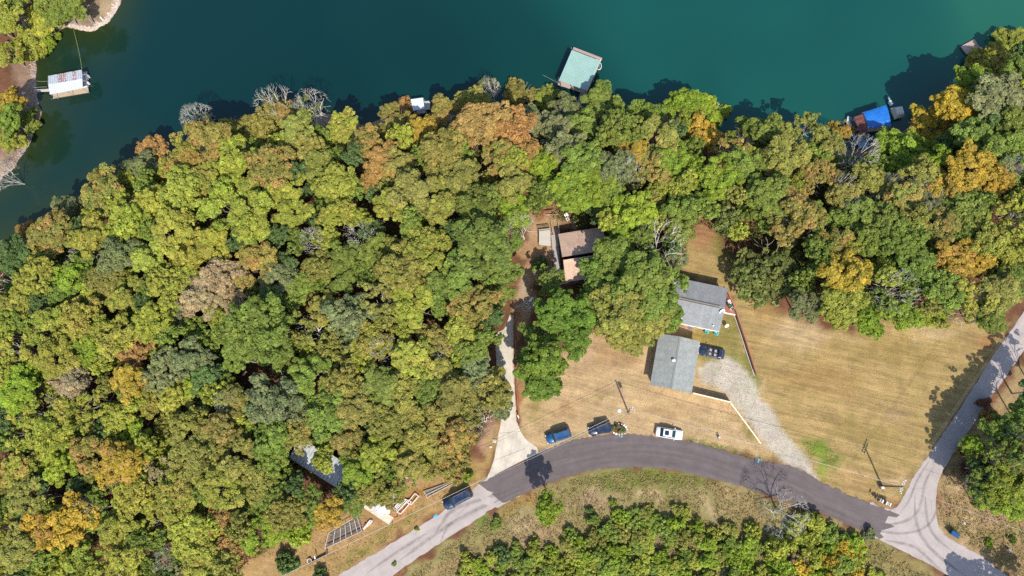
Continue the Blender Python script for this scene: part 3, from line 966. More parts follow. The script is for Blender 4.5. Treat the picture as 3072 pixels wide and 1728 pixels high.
def make_label(look, noun, ox, oy):
    c = sorted(LM, key=lambda l: (l[0][0] - ox) ** 2 + (l[0][1] - oy) ** 2)[:6]
    def rel(l):
        dx, dy = ox - l[0][0], oy - l[0][1]
        d = math.hypot(dx, dy)
        if d < 14: return None
        n = _numw[min(6, int(round(d / 110.0)))]
        a = math.degrees(math.atan2(-dy, dx)) % 360
        w = ['right of', 'above and right of', 'above', 'above and left of', 'left of', 'below and left of', 'below', 'below and right of'][int((a + 22.5) // 45) % 8]
        return f'{n} {w} {l[1]}' if n != 'touching' else f'close {w} {l[1]}'
    for i, l in enumerate(c):
        r = rel(l)
        if r is None: continue
        t = f'{look} {noun} {r}'
        if t not in _used and len(t.split()) <= 16:
            _used.add(t); return t
    for l in c:
        for l2 in c:
            r = rel(l)
            if l is l2 or r is None: continue
            t = f'{look} {noun} {r} towards {l2[1]}'
            t = ' '.join(t.split())
            if t not in _used and len(t.split()) <= 16:
                _used.add(t); return t
    for adj in ('slightly smaller', 'rather ragged', 'rounder', 'lower', 'taller', 'fuller', 'looser'):
        for l in c:
            r = rel(l)
            if r is None: continue
            t = f'{adj} {look} {noun} {r}'
            if t not in _used and len(t.split()) <= 16:
                _used.add(t); return t
    return f'{look} {noun} among its neighbours in the wood'

PAL = {'Y': ((0.335, 0.338, 0.056), 'yellow-green'), 'G': ((0.205, 0.250, 0.048), 'mid-green'), 'D': ((0.120, 0.170, 0.054), 'dark green'), 'L': ((0.255, 0.315, 0.036), 'lime-green'),
       'U': ((0.282, 0.262, 0.062), 'olive'), 'A': ((0.450, 0.315, 0.042), 'golden'), 'O': ((0.385, 0.232, 0.076), 'rust-orange'), 'B': ((0.365, 0.260, 0.150), 'pinkish-brown'),
       'P': ((0.215, 0.225, 0.098), 'grey-green'), 'V': ((0.168, 0.242, 0.036), 'vivid green'), 'C': ((0.190, 0.210, 0.062), 'dark green'), 'R': ((0.240, 0.100, 0.062), 'red-brown')}

_ntree = [0]
def add_tree(ox, oy, r_ov, code, style=None, label=None, group='trees of the lakeside wood', noun='tree', name='broadleaf_tree', h=None, native=False):
    """a tree whose crown shows round this overview pixel; first letter its colour, then o = orange tips, f fine, s sparse, c cone"""
    px, py = (ox, oy) if native else (ox * OV, oy * OV)
    if native: ox, oy = px / OV, py / OV
    rn = r_ov if native else r_ov * OV
    rg = random.Random(int(px * 31 + py * 17))
    if style is None and code[0] in 'YUGP' and rg.random() < 0.10: style = rg.choice(('sparse', 'fine'))
    style = style or ('fine' if 'f' in code else 'sparse' if 's' in code else 'cone' if 'c' in code else 'oak')
    R = rn * 128.0 / FPX
    k = 1.0
    for _ in range(9):
        hh = (h or min(16.5, 2.2 * R + 2.6)) * k
        p = G(px, py, hh * 0.72)
        R = rn * depth((p.x, p.y, p.z)) / FPX
        sd = float(poly_sd(np.array([p.x]), np.array([p.y]), WPOLY)[0])
        if _ > 1 and sd < 0.6: k *= 0.85            # its foot would stand in the lake: a lower tree
        elif _ == 2 and 2480 < px < 2835 and 300 < py < 520: k = 0.5
        elif _ == 2 and sd < 9 and px < 2250: k = 0.74  # trees along the water stay lower
    zb = T(p.x, p.y)
    rgb, word = PAL[code[0]]
    v = rg.uniform(0.86, 1.14)
    col = [min(0.6, c * v * rg.uniform(0.93, 1.07)) for c in rgb]
    al = 0.7 if 'o' in code else 0.6 if code[0] == 'O' else rg.choice((0.0, 0.15, 0.3, 0.42)) if code[0] in 'YUA' else 0.0
    size = 'large' if R > 4.9 else 'small' if R < 3.1 else 'mid-sized'
    look = f"{size} {word}" + (' orange-tipped' if 'o' in code else '') + (' fine-textured' if style == 'fine' else ' thinly leaved' if style == 'sparse' else ' pointed' if style == 'cone' else '')
    t = empty(name, (p.x, p.y, zb - 0.05), rg.uniform(0, 6.283), label or make_label(look, noun, ox, oy), 'tree', group)
    zs = rg.uniform(0.68, 0.92) * (1.25 if style == 'cone' else 1.0)
    c = link('crown', rg.choice(CROWNS[style]), t, (0, 0, hh - 0.92 * R * zs))
    k = 1.05 + 0.09 * (style == 'oak')
    c.scale = (R * k * rg.uniform(0.95, 1.08), R * k * rg.uniform(0.95, 1.08), R * zs)
    c.color = (*col, al)
    tr = link('trunk', rg.choice(SPTRUNKS if style == 'sparse' else TRUNKS), t)
    ts = 0.70 if style == 'fine' else 0.95
    tr.scale = (R * ts, R * ts, hh * (0.85 if style == 'fine' else 0.97 if style != 'sparse' else 0.99))
    _ntree[0] += 1
    return t

def add_bare(ox, oy, r_ov, label, kind=None, h=None, tall=1.0, name='bare_tree', native=False, base=None, group='bare trees'):
    px, py = (ox, oy) if native else (ox * OV, oy * OV)
    rn = r_ov if native else r_ov * OV
    rg = random.Random(int(px * 13 + py * 7))
    R = rn * 128.0 / FPX
    hh = h or min(16.0, 1.3 * R + 8.5) * tall
    p = G(px, py, hh * 0.62)
    R = rn * depth(p) / FPX
    zb = T(p.x, p.y)
    t = empty(name, (p.x, p.y, zb - 0.05), rg.uniform(0, 6.283), label, 'tree', group)
    a, b = BARE[kind if kind is not None else rg.randrange(len(BARE))]
    for nm, me in (('trunk', a), ('twigs', b)):
        o = link(nm, me, t)
        o.scale = (R, R, hh)
        if nm == 'twigs': o['kind'] = 'stuff'
    return t

def add_shrub(px, py, r_n, code, label=None, group='shrubs of the roadside thicket', noun='shrub', h=None):
    """px, py and r_n in photograph pixels"""
    rg = random.Random(int(px * 11 + py * 23))
    R = r_n * 124.0 / FPX
    p = G(px, py, R * 0.6)
    zb = T(p.x, p.y)
    rgb, word = PAL[code[0]]
    v = rg.uniform(0.85, 1.15)
    size = 'broad' if R > 2.2 else 'tiny' if R < 0.9 else 'low'
    t = empty('shrub', (p.x, p.y, zb - 0.05), rg.uniform(0, 6.283), label or make_label(f'{size} {word}', noun, px / OV, py / OV), 'shrub', group)
    c = link('foliage', rg.choice(CROWNS['shrub']), t, (0, 0, 0.1 * R))
    hs = h or rg.uniform(0.9, 1.5)
    c.scale = (R * 1.08, R * 1.08, R * hs)
    c.color = (*[q * v * 1.12 for q in rgb], 0.3 if 'o' in code else 0.0)
    s = link('stem', rg.choice(STEMS), t)
    s.scale = (R * 0.8, R * 0.8, R * hs * 0.8)
    return t
# ------------------------------------------------------------------ the trees, where the photograph shows their crowns (overview pixels)
TREES = """62 578 26 O;40 640 48 D;140 590 52 Uo;172 532 48 P;262 488 56 Uo;240 600 55 Y;330 560 55 Y;345 425 48 P;385 378 38 O;455 400 58 Yo;525 360 62 Uo;585 330 50 U
592 405 58 Y;465 490 60 Y;532 455 52 Yo;650 322 52 U;700 298 50 Uo;752 335 50 U;690 420 58 Uo;640 560 60 Y;562 520 58 Y;445 580 58 Y;385 520 50 Y;865 332 52 Y;805 425 46 U;852 472 52 Y
922 372 46 Uo;960 415 50 O;935 460 34 O;990 305 44 Uo;1012 272 34 O;1120 292 46 Uo;1062 335 48 Ao;1185 262 42 U;1228 226 34 P;1305 238 46 U;1372 242 32 Y;1425 275 42 P;1212 322 66 O
1290 335 56 O;1335 395 46 O;1255 395 56 Uo;1110 385 58 U;1160 445 56 U;1042 482 62 U;985 520 50 Y;1115 505 56 U;1195 520 56 G;1290 470 54 U;1370 420 46 L;1405 480 46 L;1350 310 44 P
1405 330 50 P;1512 262 52 G;1490 325 54 G;1562 335 58 G;1625 300 48 G;1662 350 52 U;1592 392 44 Ao;1482 405 56 G;1542 432 52 P;1430 385 46 P;1722 268 52 L;1785 285 46 L;1770 345 48 A
1692 412 50 L;1832 402 56 Uo;1802 455 58 L;1872 445 54 G;1882 342 54 G;1945 345 46 G;1962 402 56 U;2020 340 48 U;2078 365 40 U;2122 325 30 Ao;1932 500 62 G;1995 540 66 Uo;2052 455 48 Uos
2280 395 78 L;2345 312 58 A;2402 272 52 A;2238 388 38 Y;2440 340 56 G;2505 258 62 P;2435 215 46 L;2492 148 48 Y;2552 98 36 Y;2560 190 46 G;2555 305 56 G;2500 385 56 G
2432 425 60 A;2382 480 50 Ao;2498 460 44 A;2312 445 52 U;2270 505 52 Uo;2180 462 46 U;2232 562 56 G;2165 540 46 G;2362 565 52 Uo;2425 540 50 G;2482 602 56 Y;2545 560 56 Y
1940 655 104 Cf;2100 632 50 Uo;2132 690 66 A;2192 610 46 G;2272 612 56 Gf;2345 560 42 G;2402 665 54 Ao;2455 640 46 A;2112 762 54 Y;2182 802 44 L;2265 792 40 L;2372 722 50 G;2442 738 54 Y;2502 738 52 U
2552 700 42 G;2345 802 28 L;2300 660 50 G;2210 480 42 Ps;2560 430 48 G;1600 540 54 L;1652 420 46 Uo;1440 495 46 L;1500 480 46 L;1535 500 42 G;1560 600 46 L;1542 640 54 G;1622 715 72 G;1562 785 70 U
1665 760 58 G;1605 832 44 U;1498 755 46 G;1722 520 50 G;1705 582 40 G;1700 655 30 P;1390 712 34 G;1362 690 24 G;1412 790 62 V;1372 890 66 V;1452 850 48 V;1370 962 50 V;1338 930 44 V
1220 622 76 G;1165 690 58 G;1272 602 44 G;1080 622 56 Y;1012 682 62 U;1110 728 56 G;1035 772 54 Y;1205 772 56 Uo;1168 828 48 Y;1255 745 36 G;1270 690 40 G;962 745 56 U;892 792 62 P;872 705 40 G
802 672 44 U;765 722 40 G;822 775 44 U;782 830 54 U;642 672 54 Uo;702 705 46 P;652 828 82 G;602 902 46 G;702 885 46 G;562 705 54 B;512 745 56 B;590 770 40 B;432 722 56 Y;382 652 48 Y
302 642 56 P;202 642 48 G;182 702 46 L;152 745 42 G;332 742 48 Y;102 702 56 Y;62 762 48 Y;122 822 52 Y;212 802 56 Y;302 852 56 Y;392 812 52 Y;452 802 36 P;342 880 42 O;62 882 52 Y;152 902 56 Y
230 880 46 L;185 955 50 B;328 962 56 Ao;422 932 56 P;482 902 54 P;525 955 44 D;62 982 56 L;122 1032 56 Y;242 1032 56 Y;302 1045 50 Y;702 1000 74 P;695 1085 56 G;792 962 56 G;872 962 56 U
822 1042 56 G;902 1022 56 U;962 972 56 G;1042 902 56 Y;1102 925 46 U;1032 1002 56 U;1085 985 48 G;1198 935 40 P;1150 1002 56 U;1232 990 46 Us;1142 1085 56 Uo;1065 1082 56 U;982 1062 56 U
1062 1158 54 U;1138 1165 46 Uo;952 1145 54 Y;905 1185 46 L;872 1100 46 Uo;962 1225 44 Us;1010 1205 44 U;62 1082 56 Y;142 1092 56 Y;232 1130 56 Uo;312 1162 60 Ao;405 1195 46 Bs;352 1092 40 L
152 1172 46 L;62 1182 52 Yo;82 1255 56 U;482 1082 56 U;562 1082 54 U;502 1150 56 U;602 1158 56 U;562 1222 56 Y;452 1245 56 Y;352 1245 54 Y;682 1165 44 G;652 1215 46 U;732 1290 52 U;785 1268 44 G
825 1298 44 Ao;700 1255 46 G;202 1302 56 A;122 1335 52 Ao;62 1375 54 U;302 1335 52 Y;402 1305 48 Y;482 1335 54 Y;562 1300 44 O;602 1372 44 O;522 1395 48 Y;642 1345 46 L;700 1330 40 L;222 1402 48 Y
322 1412 54 Y;432 1412 48 Ps;10 830 48 Y;8 940 50 Y;8 1060 48 D;0 700 46 G;8 1310 50 Y;280 700 44 U;490 640 50 Y;540 620 46 Y;720 480 50 Y;740 540 46 Y;860 560 50 Y;940 640 44 G;880 640 46 G
1090 860 46 U;940 860 50 Y;1180 880 42 G;760 1090 48 U;600 1010 40 U;440 1000 48 Y;390 1000 44 Y;180 1030 46 Y;480 980 40 L;620 480 50 Y;780 380 46 U;1000 420 46 U;1300 540 40 L;1450 450 46 G
930 1238 38 U;898 1258 34 G;985 1245 34 U;1690 722 44 G;1530 725 54 G;1570 740 56 G;1655 790 56 G;1540 825 50 U;1600 690 56 G;1640 800 52 U;1590 870 30 U;1570 660 50 G;1500 690 44 G;1470 790 44 V;1330 900 36 V;1345 840 34 G;1250 996 40 U;1262 1032 28 P;1246 950 30 U;690 272 42 Ps;772 284 42 Ps;500 312 36 Ps;2150 620 40 Y;2060 560 48 G;2120 500 44 U;2450 480 40 U;2330 520 44 P;2080 400 40 G;2140 420 36 G;2480 800 40 G;2400 790 44 U;2020 770 40 P;2540 640 46 Y"""
WEST_TREES = "28 42 52 Y;92 52 50 Y;152 28 40 G;192 22 36 G;62 108 48 Y;18 138 36 Yo;112 92 36 L;30 250 38 A;18 302 44 G;62 295 34 G;28 352 34 Y;-20 60 46 Y;40 -20 46 G;120 -10 44 G"
RIGHT_TREES = "2566 1060 46 G;2505 1140 44 G;2440 1122 30 L;2560 1150 46 U;2520 1225 50 L;2470 1218 40 G;2556 1262 44 L;2460 1180 30 D;2600 985 40 D;2500 1080 36 G;2545 1100 42 L;2590 1190 44 G;2482 1262 32 L;2585 1232 40 L;2450 1150 24 U"
ONE_LABEL = {(1212, 322): 'large rust-orange oak behind the green-roofed dock, widest rusty crown', (185, 955): 'pink-leaved tree, the palest pink crown of the whole wood', (562, 705): 'pinkish-brown tree with dull pink leaves deep in the wood',
             (652, 828): 'big bright green round oak just above the brown forest clearing', (1940, 655): 'broad dark green fine-leaved cedar at the corner of the field', (2132, 690): 'gold and orange tree at the wood edge beside the cedar',
             (1770, 345): 'golden yellow tree standing at the lake edge amid green crowns', (1372, 242): 'small bright yellow tree just behind the green-roofed dock', (1622, 715): 'great spreading green oak between the brown and grey roofs',
             (1372, 890): 'lush vivid green tree beside the concrete driveway', (1220, 622): 'broad mid-green oak across the dirt track from the brown house', (405, 1195): 'grey-brown half-dry tree with upright brush-like crown',
             (960, 415): 'bright orange crown, most vivid orange in the middle of the wood', (122, 1335): 'golden orange-tipped tree near the lower picture corner', (62, 578): 'tiny rust-red tree at the mouth of the inlet'}
listed = []
for chunk in TREES.replace('\n', ';').split(';'):
    a = chunk.split()
    if len(a) == 4:
        listed.append((int(a[0]), int(a[1]), int(a[2]), a[3]))
for x, y, r, c in listed:
    add_tree(x, y, r, c, label=ONE_LABEL.get((x, y)), h=6.8 if r > 100 else None)
for chunk in WEST_TREES.split(';'):
    a = chunk.split()
    add_tree(int(a[0]), int(a[1]), int(a[2]), a[3], group='trees on the west shore')
for chunk in RIGHT_TREES.split(';'):
    a = chunk.split()
    add_tree(int(a[0]), int(a[1]), int(a[2]), a[3], group='trees of the roadside thicket')

# tall trees that stand by the right-hand road and throw their shadows over it (native pixels of their foot)
def foot_tree(px, py, R, h, code, label, style=None):
    p = G(px, py)
    rg = random.Random(int(px + py))
    t = empty('broadleaf_tree', (p.x, p.y, p.z - 0.05), rg.uniform(0, 6.28), label, 'tree', 'tall trees by the side road')
    st = style or 'oak'
    c = link('crown', rg.choice(CROWNS[st]), t, (0, 0, h - 0.92 * R))
    c.scale = (R, R, R)
    c.color = (*PAL[code][0], 0)
    tr = link('trunk', rg.choice(TRUNKS), t)
    tr.scale = (R * 0.85, R * 0.85, h * 0.93)
for i, (x, y, R, h, c, st) in enumerate([(2915, 1345, 2.7, 12.0, 'G', 'tufts'), (2890, 1425, 2.3, 10.5, 'G', 'tufts'), (2862, 1450, 1.9, 8.5, 'D', 'tufts'), (2980, 1300, 2.8, 12.5, 'G', 'tufts'), (3030, 1240, 2.7, 12, 'D', 'tufts'), (3100, 1170, 3.0, 13, 'G', 'tufts'), (2955, 1370, 2.4, 12, 'D', 'tufts'),
                                         (2962, 1862, 3.5, 11.5, 'G', 'oak'), (3085, 1845, 3.4, 11.0, 'G', 'sparse'), (3050, 1800, 2.4, 7.0, 'D', 'sparse')]):
    foot_tree(x, y, R, h, c, make_label(f"tall {PAL[c][1]} {'thin' if st == 'sparse' else 'tufted' if st == 'tufts' else 'round'}", 'roadside tree', x / OV, y / OV), st)

foot_tree(1655, 1512, 2.9, 9.8, 'L', 'slender lime-green roadside tree casting a big shadow over the dark road', 'oak')

# smaller trees that fill the wood between the crowns
WOOD = [(-60, 620), (60, 590), (200, 500), (290, 430), (420, 360), (600, 320), (720, 310), (860, 330), (960, 320), (1150, 280), (1350, 270), (1430, 290), (1600, 300), (1760, 290), (1870, 330),
        (2000, 345), (2100, 400), (2260, 360), (2340, 290), (2440, 200), (2600, 90), (2660, 60), (2660, 720), (2540, 720), (2440, 800), (2250, 810), (2120, 810), (2060, 740), (1980, 720), (1860, 640),
        (1820, 590), (1760, 560), (1700, 690), (1690, 800), (1560, 830), (1480, 840), (1440, 700), (1440, 560), (1330, 540), (1300, 560), (1280, 700), (1260, 800), (1230, 900), (1230, 1040), (1200, 1120), (1100, 1180), (1010, 1190),
        (900, 1240), (800, 1330), (690, 1370), (610, 1430), (600, 1500), (-60, 1500)]
CLEAR = [(640, 955, 62), (1010, 870, 30), (760, 1150, 40), (800, 1175, 40), (840, 1215, 36), (1060, 800, 24), (1470, 610, 70), (1740, 560, 44), (830, 1230, 30), (690, 1225, 20), (610, 640, 20), (780, 800, 24)]
fr = random.Random(5)
fill = []
xs = np.arange(-30, 2640, 33)
for iy, y in enumerate(range(130, 1480, 30)):
    for x in xs:
        fx, fy = x + fr.uniform(-13, 13) + (iy % 2) * 16, y + fr.uniform(-12, 12)
        if poly_sd(np.array([fx]), np.array([fy]), WOOD)[0] > -12: continue
        if any((fx - a) ** 2 + (fy - b) ** 2 < c * c for a, b, c in CLEAR): continue
        near_ = min((math.hypot(fx - a, fy - b) / r, c) for a, b, r, c in listed)
        if near_[0] < 0.84: continue
        if any(math.hypot(fx - a, fy - b) < 42 for a, b, _ in fill): continue
        fill.append((fx, fy, near_[1]))
# (past 300 separate trees these low crowns, seen only in the gaps, are one mass)
_fv, _ff, _ft, _fc = [], [], [], []
_src = []
for me in CROWNS['shrub']:
    v_ = np.empty(len(me.vertices) * 3, np.float32); me.vertices.foreach_get('co', v_)
    t_ = np.empty(len(me.vertices), np.float32); me.attributes['tint'].data.foreach_get('value', t_)
    _src.append((v_.reshape(-1, 3), t_))
_nv = 0
for fx, fy, c in fill:
    R = fr.uniform(31, 46) * OV * 128.0 / FPX
    hh = fr.uniform(7.5, 11.5)
    p = G(fx * OV, fy * OV, hh * 0.75)
    R *= depth(p) / 128.0
    code = fr.choice((c[0], 'G', 'D', 'U', 'Y', 'G') if c[0] not in 'OBA' else ('U', 'Y', 'G', 'D'))
    v_, t_ = fr.choice(_src)
    a_ = fr.uniform(0, 6.28)
    ca, sa = math.cos(a_), math.sin(a_)
    w = np.stack([v_[:, 0] * ca - v_[:, 1] * sa, v_[:, 0] * sa + v_[:, 1] * ca, v_[:, 2] * 1.1], 1) * R
    _fv.append(w + np.array([p.x, p.y, T(p.x, p.y) + hh - 0.95 * R]))
    _ff.append(np.arange(len(v_)).reshape(-1, 4) + _nv); _nv += len(v_)
    _ft.append(t_)
    _fc.append(np.tile(np.array(PAL[code][0]) * fr.uniform(0.85, 1.15), (len(v_), 1)))
me = np_mesh('undergrowth_trees', np.concatenate(_fv), np.concatenate(_ff), M_LEAF_MASS)
attr(me, 'tint', np.concatenate(_ft))
attr(me, 'leafcol', np.concatenate(_fc), 'FLOAT_COLOR')
tag(link('treeline', me), kind='stuff')
print('trees', _ntree[0], 'fill', len(fill))

# ------------------------------------------------------------------ bare and dead trees
for a in [(498, 302, 48, 'grey leafless tree leaning over the lake beside the inlet crowns'), (690, 262, 56, 'pale bare lakeside tree, nearer the inlet of the leafless pair'), (785, 268, 50, 'wide bare lakeside tree above the olive crowns'),
          (915, 598, 44, 'fan-shaped bare white tree deep in the middle wood'), (790, 606, 40, 'grey fine-twigged bare tree beside the fan-shaped white one'), (965, 880, 46, 'broken white snag leaning over a dark gap'),
          (1118, 890, 30, 'small white dead tree between snag and driveway'), (1228, 662, 26, 'small grey dead tree poking out of the broad green oak'), (1580, 440, 46, 'grey bare tree among lime-green crowns behind the docks'),
          (1655, 612, 72, 'big bare white tree spreading above the great oak', 3, 14.0), (2160, 385, 54, 'forked bare white tree beside the blue-tarped dock'), (2118, 468, 38, 'thin grey bare tree inland of the forked white one'),
          (2135, 522, 34, 'low white dead tree on the dark gap above the cedar'), (2250, 732, 66, 'whitish bare tree with many twigs at the field edge'), (1972, 1288, 68, 'grey bare tree below the road bend throwing a branchy shadow', 2, 8.5),
          (1205, 1058, 46, 'pale lichen-grey bare tree beside the lower driveway'), (1148, 1088, 32, 'pinkish bare tree among the olive crowns by the driveway'), (1308, 572, 42, 'brown bare brush tree left of the wooden stairs'),
          (425, 1400, 36, 'grey bare tree near the lower picture edge'), (232, 1280, 42, 'grey bare tree beside the golden corner tree'), (578, 1008, 40, 'grey half-bare tree by the brown forest clearing'), (1395, 990, 22, 'tiny grey-leaved bare bush on the tan lawn'),
          (2535, 428, 40, 'pale bare tree beside the teal tarp'), (2552, 1092, 36, 'white bare tree in the roadside thicket'), (8, 440, 40, 'white bare tree leaning over the west shore'), (92, 1392, 30, 'thin white dead tree in the lower corner'),
          (2300, 470, 34, 'slender bare tree among olive crowns'), (2240, 470, 34, 'brownish bare tree beside the slender one'), (1235, 222, 26, 'bare lakeside tree with a pale forked trunk')]:
    add_bare(*a)
p0, p1 = G(345 * OV, 1032 * OV, 6.0), G(465 * OV, 1038 * OV, 1.0)
t = empty('fallen_tree', (p1.x, p1.y, T(p1.x, p1.y)), 0, 'fallen white dead tree lying among the crowns of the wood', 'tree', 'bare trees')
b = MB()
e = lerp(p1, p0, 0.6)
b.tube([p1, lerp(p1, e, 0.5), e], 0.22, 0.14, 7)
b.build('trunk', M_PALEBARK, t)
b = MB()
for q in ((0, 0.0), (0.9, 0.9), (1.2, -0.8), (-0.6, 1.7), (0.2, -1.6)):
    b.tube([e, lerp(e, p0, 0.5) + Vector((0, q[1] * 0.4, 0.1)), p0 + Vector((q[0], q[1], 0.4))], 0.11, 0.03, 5)
b.build('branches', M_PALEBARK, t)

# ------------------------------------------------------------------ shrubs
TH = [(1360, 1740), (1400, 1660), (1480, 1665), (1560, 1640), (1680, 1600), (1760, 1560), (1850, 1540), (1960, 1530), (2040, 1520), (2120, 1570), (2210, 1580), (2290, 1590), (2330, 1640), (2390, 1570), (2470, 1560), (2560, 1610), (2600, 1660), (2680, 1730), (2700, 1780), (1360, 1780)]
sh = []
sr = random.Random(11)
for y in range(1520, 1790, 26):
    for x in range(1370, 2700, 34):
        sx, sy = x + sr.uniform(-14, 14), y + sr.uniform(-12, 12)
        if poly_sd(np.array([sx]), np.array([sy]), TH)[0] > -8: continue
        if math.hypot(sx - 2395, sy - 1668) < 46 or math.hypot(sx - 2300, sy - 1620) < 16: continue
        if sr.random() < 0.10: continue
        if any(math.hypot(sx - a, sy - b) < 30 for a, b in sh): continue
        sh.append((sx, sy))
for sx, sy in sh:
    code = sr.choice('LLLYYYYGGU')
    if sx > 2350: code = sr.choice('LLYYGA')
    add_shrub(sx, sy, sr.uniform(23, 38) * (1.25 if sx > 2330 else 1.0), code, h=sr.uniform(0.7, 1.35))
for a in [(1640, 1545, 34, 'Y', 'sprawling yellow-green bush at the foot of the roadside sapling'), (1480, 1570, 22, 'G', 'low bright green clump on the bank beside the worn road'),
          (1500, 1668, 34, 'D', 'dark green shrub at the left end of the thicket'), (1840, 1510, 13, 'L', 'tiny green weed clump alone on the bank'), (1768, 1540, 16, 'D', 'small dark shrub just above the thicket'),
          (2400, 1670, 34, 'B', 'dry pinkish-brown brush in the middle of the thicket'), (2600, 1600, 22, 'P', 'thin grey-green bush near the junction'), (850, 1690, 40, 'D', 'dark open-twigged bush beside the low retaining wall'),
          (960, 1725, 26, 'D', 'dark twiggy bush at the lower edge by the wall'), (890, 1600, 46, 'L', 'bright green spreading bush at the end of the wood'), (1620, 790, 30, 'D', 'dark shrub on the dirt yard beside the boardwalk'),
          (1640, 860, 36, 'G', 'green shrub below the dark one beside the dirt track'), (2190, 680, 36, 'D', 'grey-green shrub cluster beside the cedar'), (2215, 820, 20, 'R', 'dry brown brush along the cedar edge'),
          (2450, 920, 16, 'R', 'dark red-brown bush at the field edge'), (2505, 965, 18, 'R', 'second dark red-brown bush, farther down the field edge'), (1390, 1425, 26, 'L', 'bright green weed patch above the parked large wagon'),
          (1250, 1590, 8, 'L', 'tiny green weed on the verge'), (1180, 1690, 9, 'G', 'small green weed at the worn road edge'), (2560, 1640, 30, 'A', 'golden bush near the end of the thicket'),
          (2975, 1250, 26, 'O', 'rust-leaved bush beside the shaded side road'), (2890, 1360, 20, 'O', 'second rust-leaved bush nearer the junction'), (2900, 1410, 22, 'R', 'red-brown bush in the tree shade'), (2950, 1200, 20, 'R', 'upper red-brown bush by the side road'),
          (2950, 1470, 34, 'L', 'lime-green shrub at the front of the roadside thicket'), (3000, 1500, 36, 'L', 'second lime-green shrub at the thicket front'), (3050, 1530, 30, 'Y', 'yellow-green shrub at the picture edge'), (2975, 1630, 14, 'L', 'small green clump by the pale bare ruts'),
          (2935, 1510, 14, 'G', 'small weed clump between ruts and thicket'), (3040, 1620, 12, 'G', 'green weed clump beside the hydrant'), (1345, 1255, 0, 'G', '')]:
    if a[2]: add_shrub(*a[:4], label=a[4])
# thin reddish trunk litter, tufts and weeds nobody could count
rg = np.random.default_rng(17)
def scatter(name, polys, dens, size, hgt, m, kindrand, seed, avoid=None):
    r = np.random.default_rng(seed)
    pts = []
    for poly in polys:
        P = np.array(poly, float)
        n = int(dens * (np.ptp(P[:, 0])) * (np.ptp(P[:, 1])) / 1000)
        x, y = r.uniform(P[:, 0].min(), P[:, 0].max(), n), r.uniform(P[:, 1].min(), P[:, 1].max(), n)
        k = poly_sd(x, y, P) < 0
        pts.append(np.stack([x[k], y[k]], 1))
    pts = np.concatenate(pts)
    # to the ground (z about 0 there)
    d = np.array([W(a, b, 0.0)[:] for a, b in pts])
    d[:, 2] = terr(d[:, 0], d[:, 1])
    k = vnoise(d[:, 0], d[:, 1], 1.6, seed) > kindrand
    d = d[k]
    n = len(d)
    q = 3
    P = np.repeat(d, q, 0) + np.c_[r.normal(0, size * 0.9, (n * q, 2)), r.uniform(0.03, hgt, n * q)]
    N = unit(r.normal(size=(n * q, 3)) * 0.8 + np.array([0, 0, 0.7]))
    V, F = leaf_quads(P, N, size, r, 0.5)
    me = np_mesh(name, V, F, m)
    attr(me, 'tint', np.repeat(r.random(n * q), 4))
    o = link(name, me)
    tag(o, kind='stuff')
    return o
def weed_mat(name, stops):
    k = NT(name)
    v = k.n('Attribute', attribute_name='tint').outputs['Fac']
    cr = k.n('ValToRGB', {0: k.math('ADD', k.math('MULTIPLY', v, 0.55), k.remap(k.noise(k.n('NewGeometry').outputs['Position'], 0.35, 3.0), 0.3, 0.7, 0.0, 0.45))})
    e = cr.color_ramp.elements
    e[0].position, e[0].color = 0.0, (*stops[0], 1)
    e[1].position, e[1].color = 1.0, (*stops[-1], 1)
    for i, s in enumerate(stops[1:-1]):
        x = e.new((i + 1) / (len(stops) - 1)); x.color = (*s, 1)
    return k.done(k.n('BsdfPrincipled', {'Base Color': cr.outputs[0], 'Roughness': 0.8, 'Specular IOR Level': 0.15}).outputs[0])
M_WEED = weed_mat('rough_grass', [(0.08, 0.105, 0.02), (0.20, 0.17, 0.055), (0.33, 0.22, 0.10), (0.40, 0.29, 0.17)])
M_DRY = weed_mat('fallen_leaves', [(0.07, 0.035, 0.022), (0.15, 0.07, 0.04), (0.24, 0.11, 0.06), (0.20, 0.14, 0.08)])
M_UNDER = weed_mat('undergrowth', [(0.03, 0.05, 0.012), (0.06, 0.085, 0.018), (0.10, 0.11, 0.025), (0.14, 0.085, 0.035)])
BANK = [(1230, 1728), (1380, 1612), (1490, 1536), (1600, 1485), (1700, 1446), (1900, 1412), (2020, 1420), (2180, 1460), (2310, 1500), (2470, 1555), (2590, 1606), (2780, 1706), (2820, 1760), (2000, 1760), (1230, 1760)]
ISLAND = [(2850, 1400), (2960, 1330), (3090, 1400), (3100, 1740), (3050, 1735), (2940, 1655), (2866, 1612), (2822, 1560), (2818, 1500)]
scatter('weeds', [BANK, ISLAND], 46, 0.11, 0.35, M_WEED, 0.25, 31)
scatter('weeds', [[(760, 1668), (850, 1600), (1000, 1570), (1200, 1460), (1440, 1410), (1455, 1435), (1345, 1515), (1165, 1625), (990, 1740)]], 22, 0.09, 0.22, M_WEED, 0.4, 33)
wood_n = [(a * OV, b * OV) for a, b in WOOD]
scatter('fallen_leaves', [wood_n], 26, 0.16, 0.15, M_DRY, 0.2, 35)
scatter('undergrowth', [wood_n], 20, 0.26, 1.6, M_UNDER, 0.5, 37)

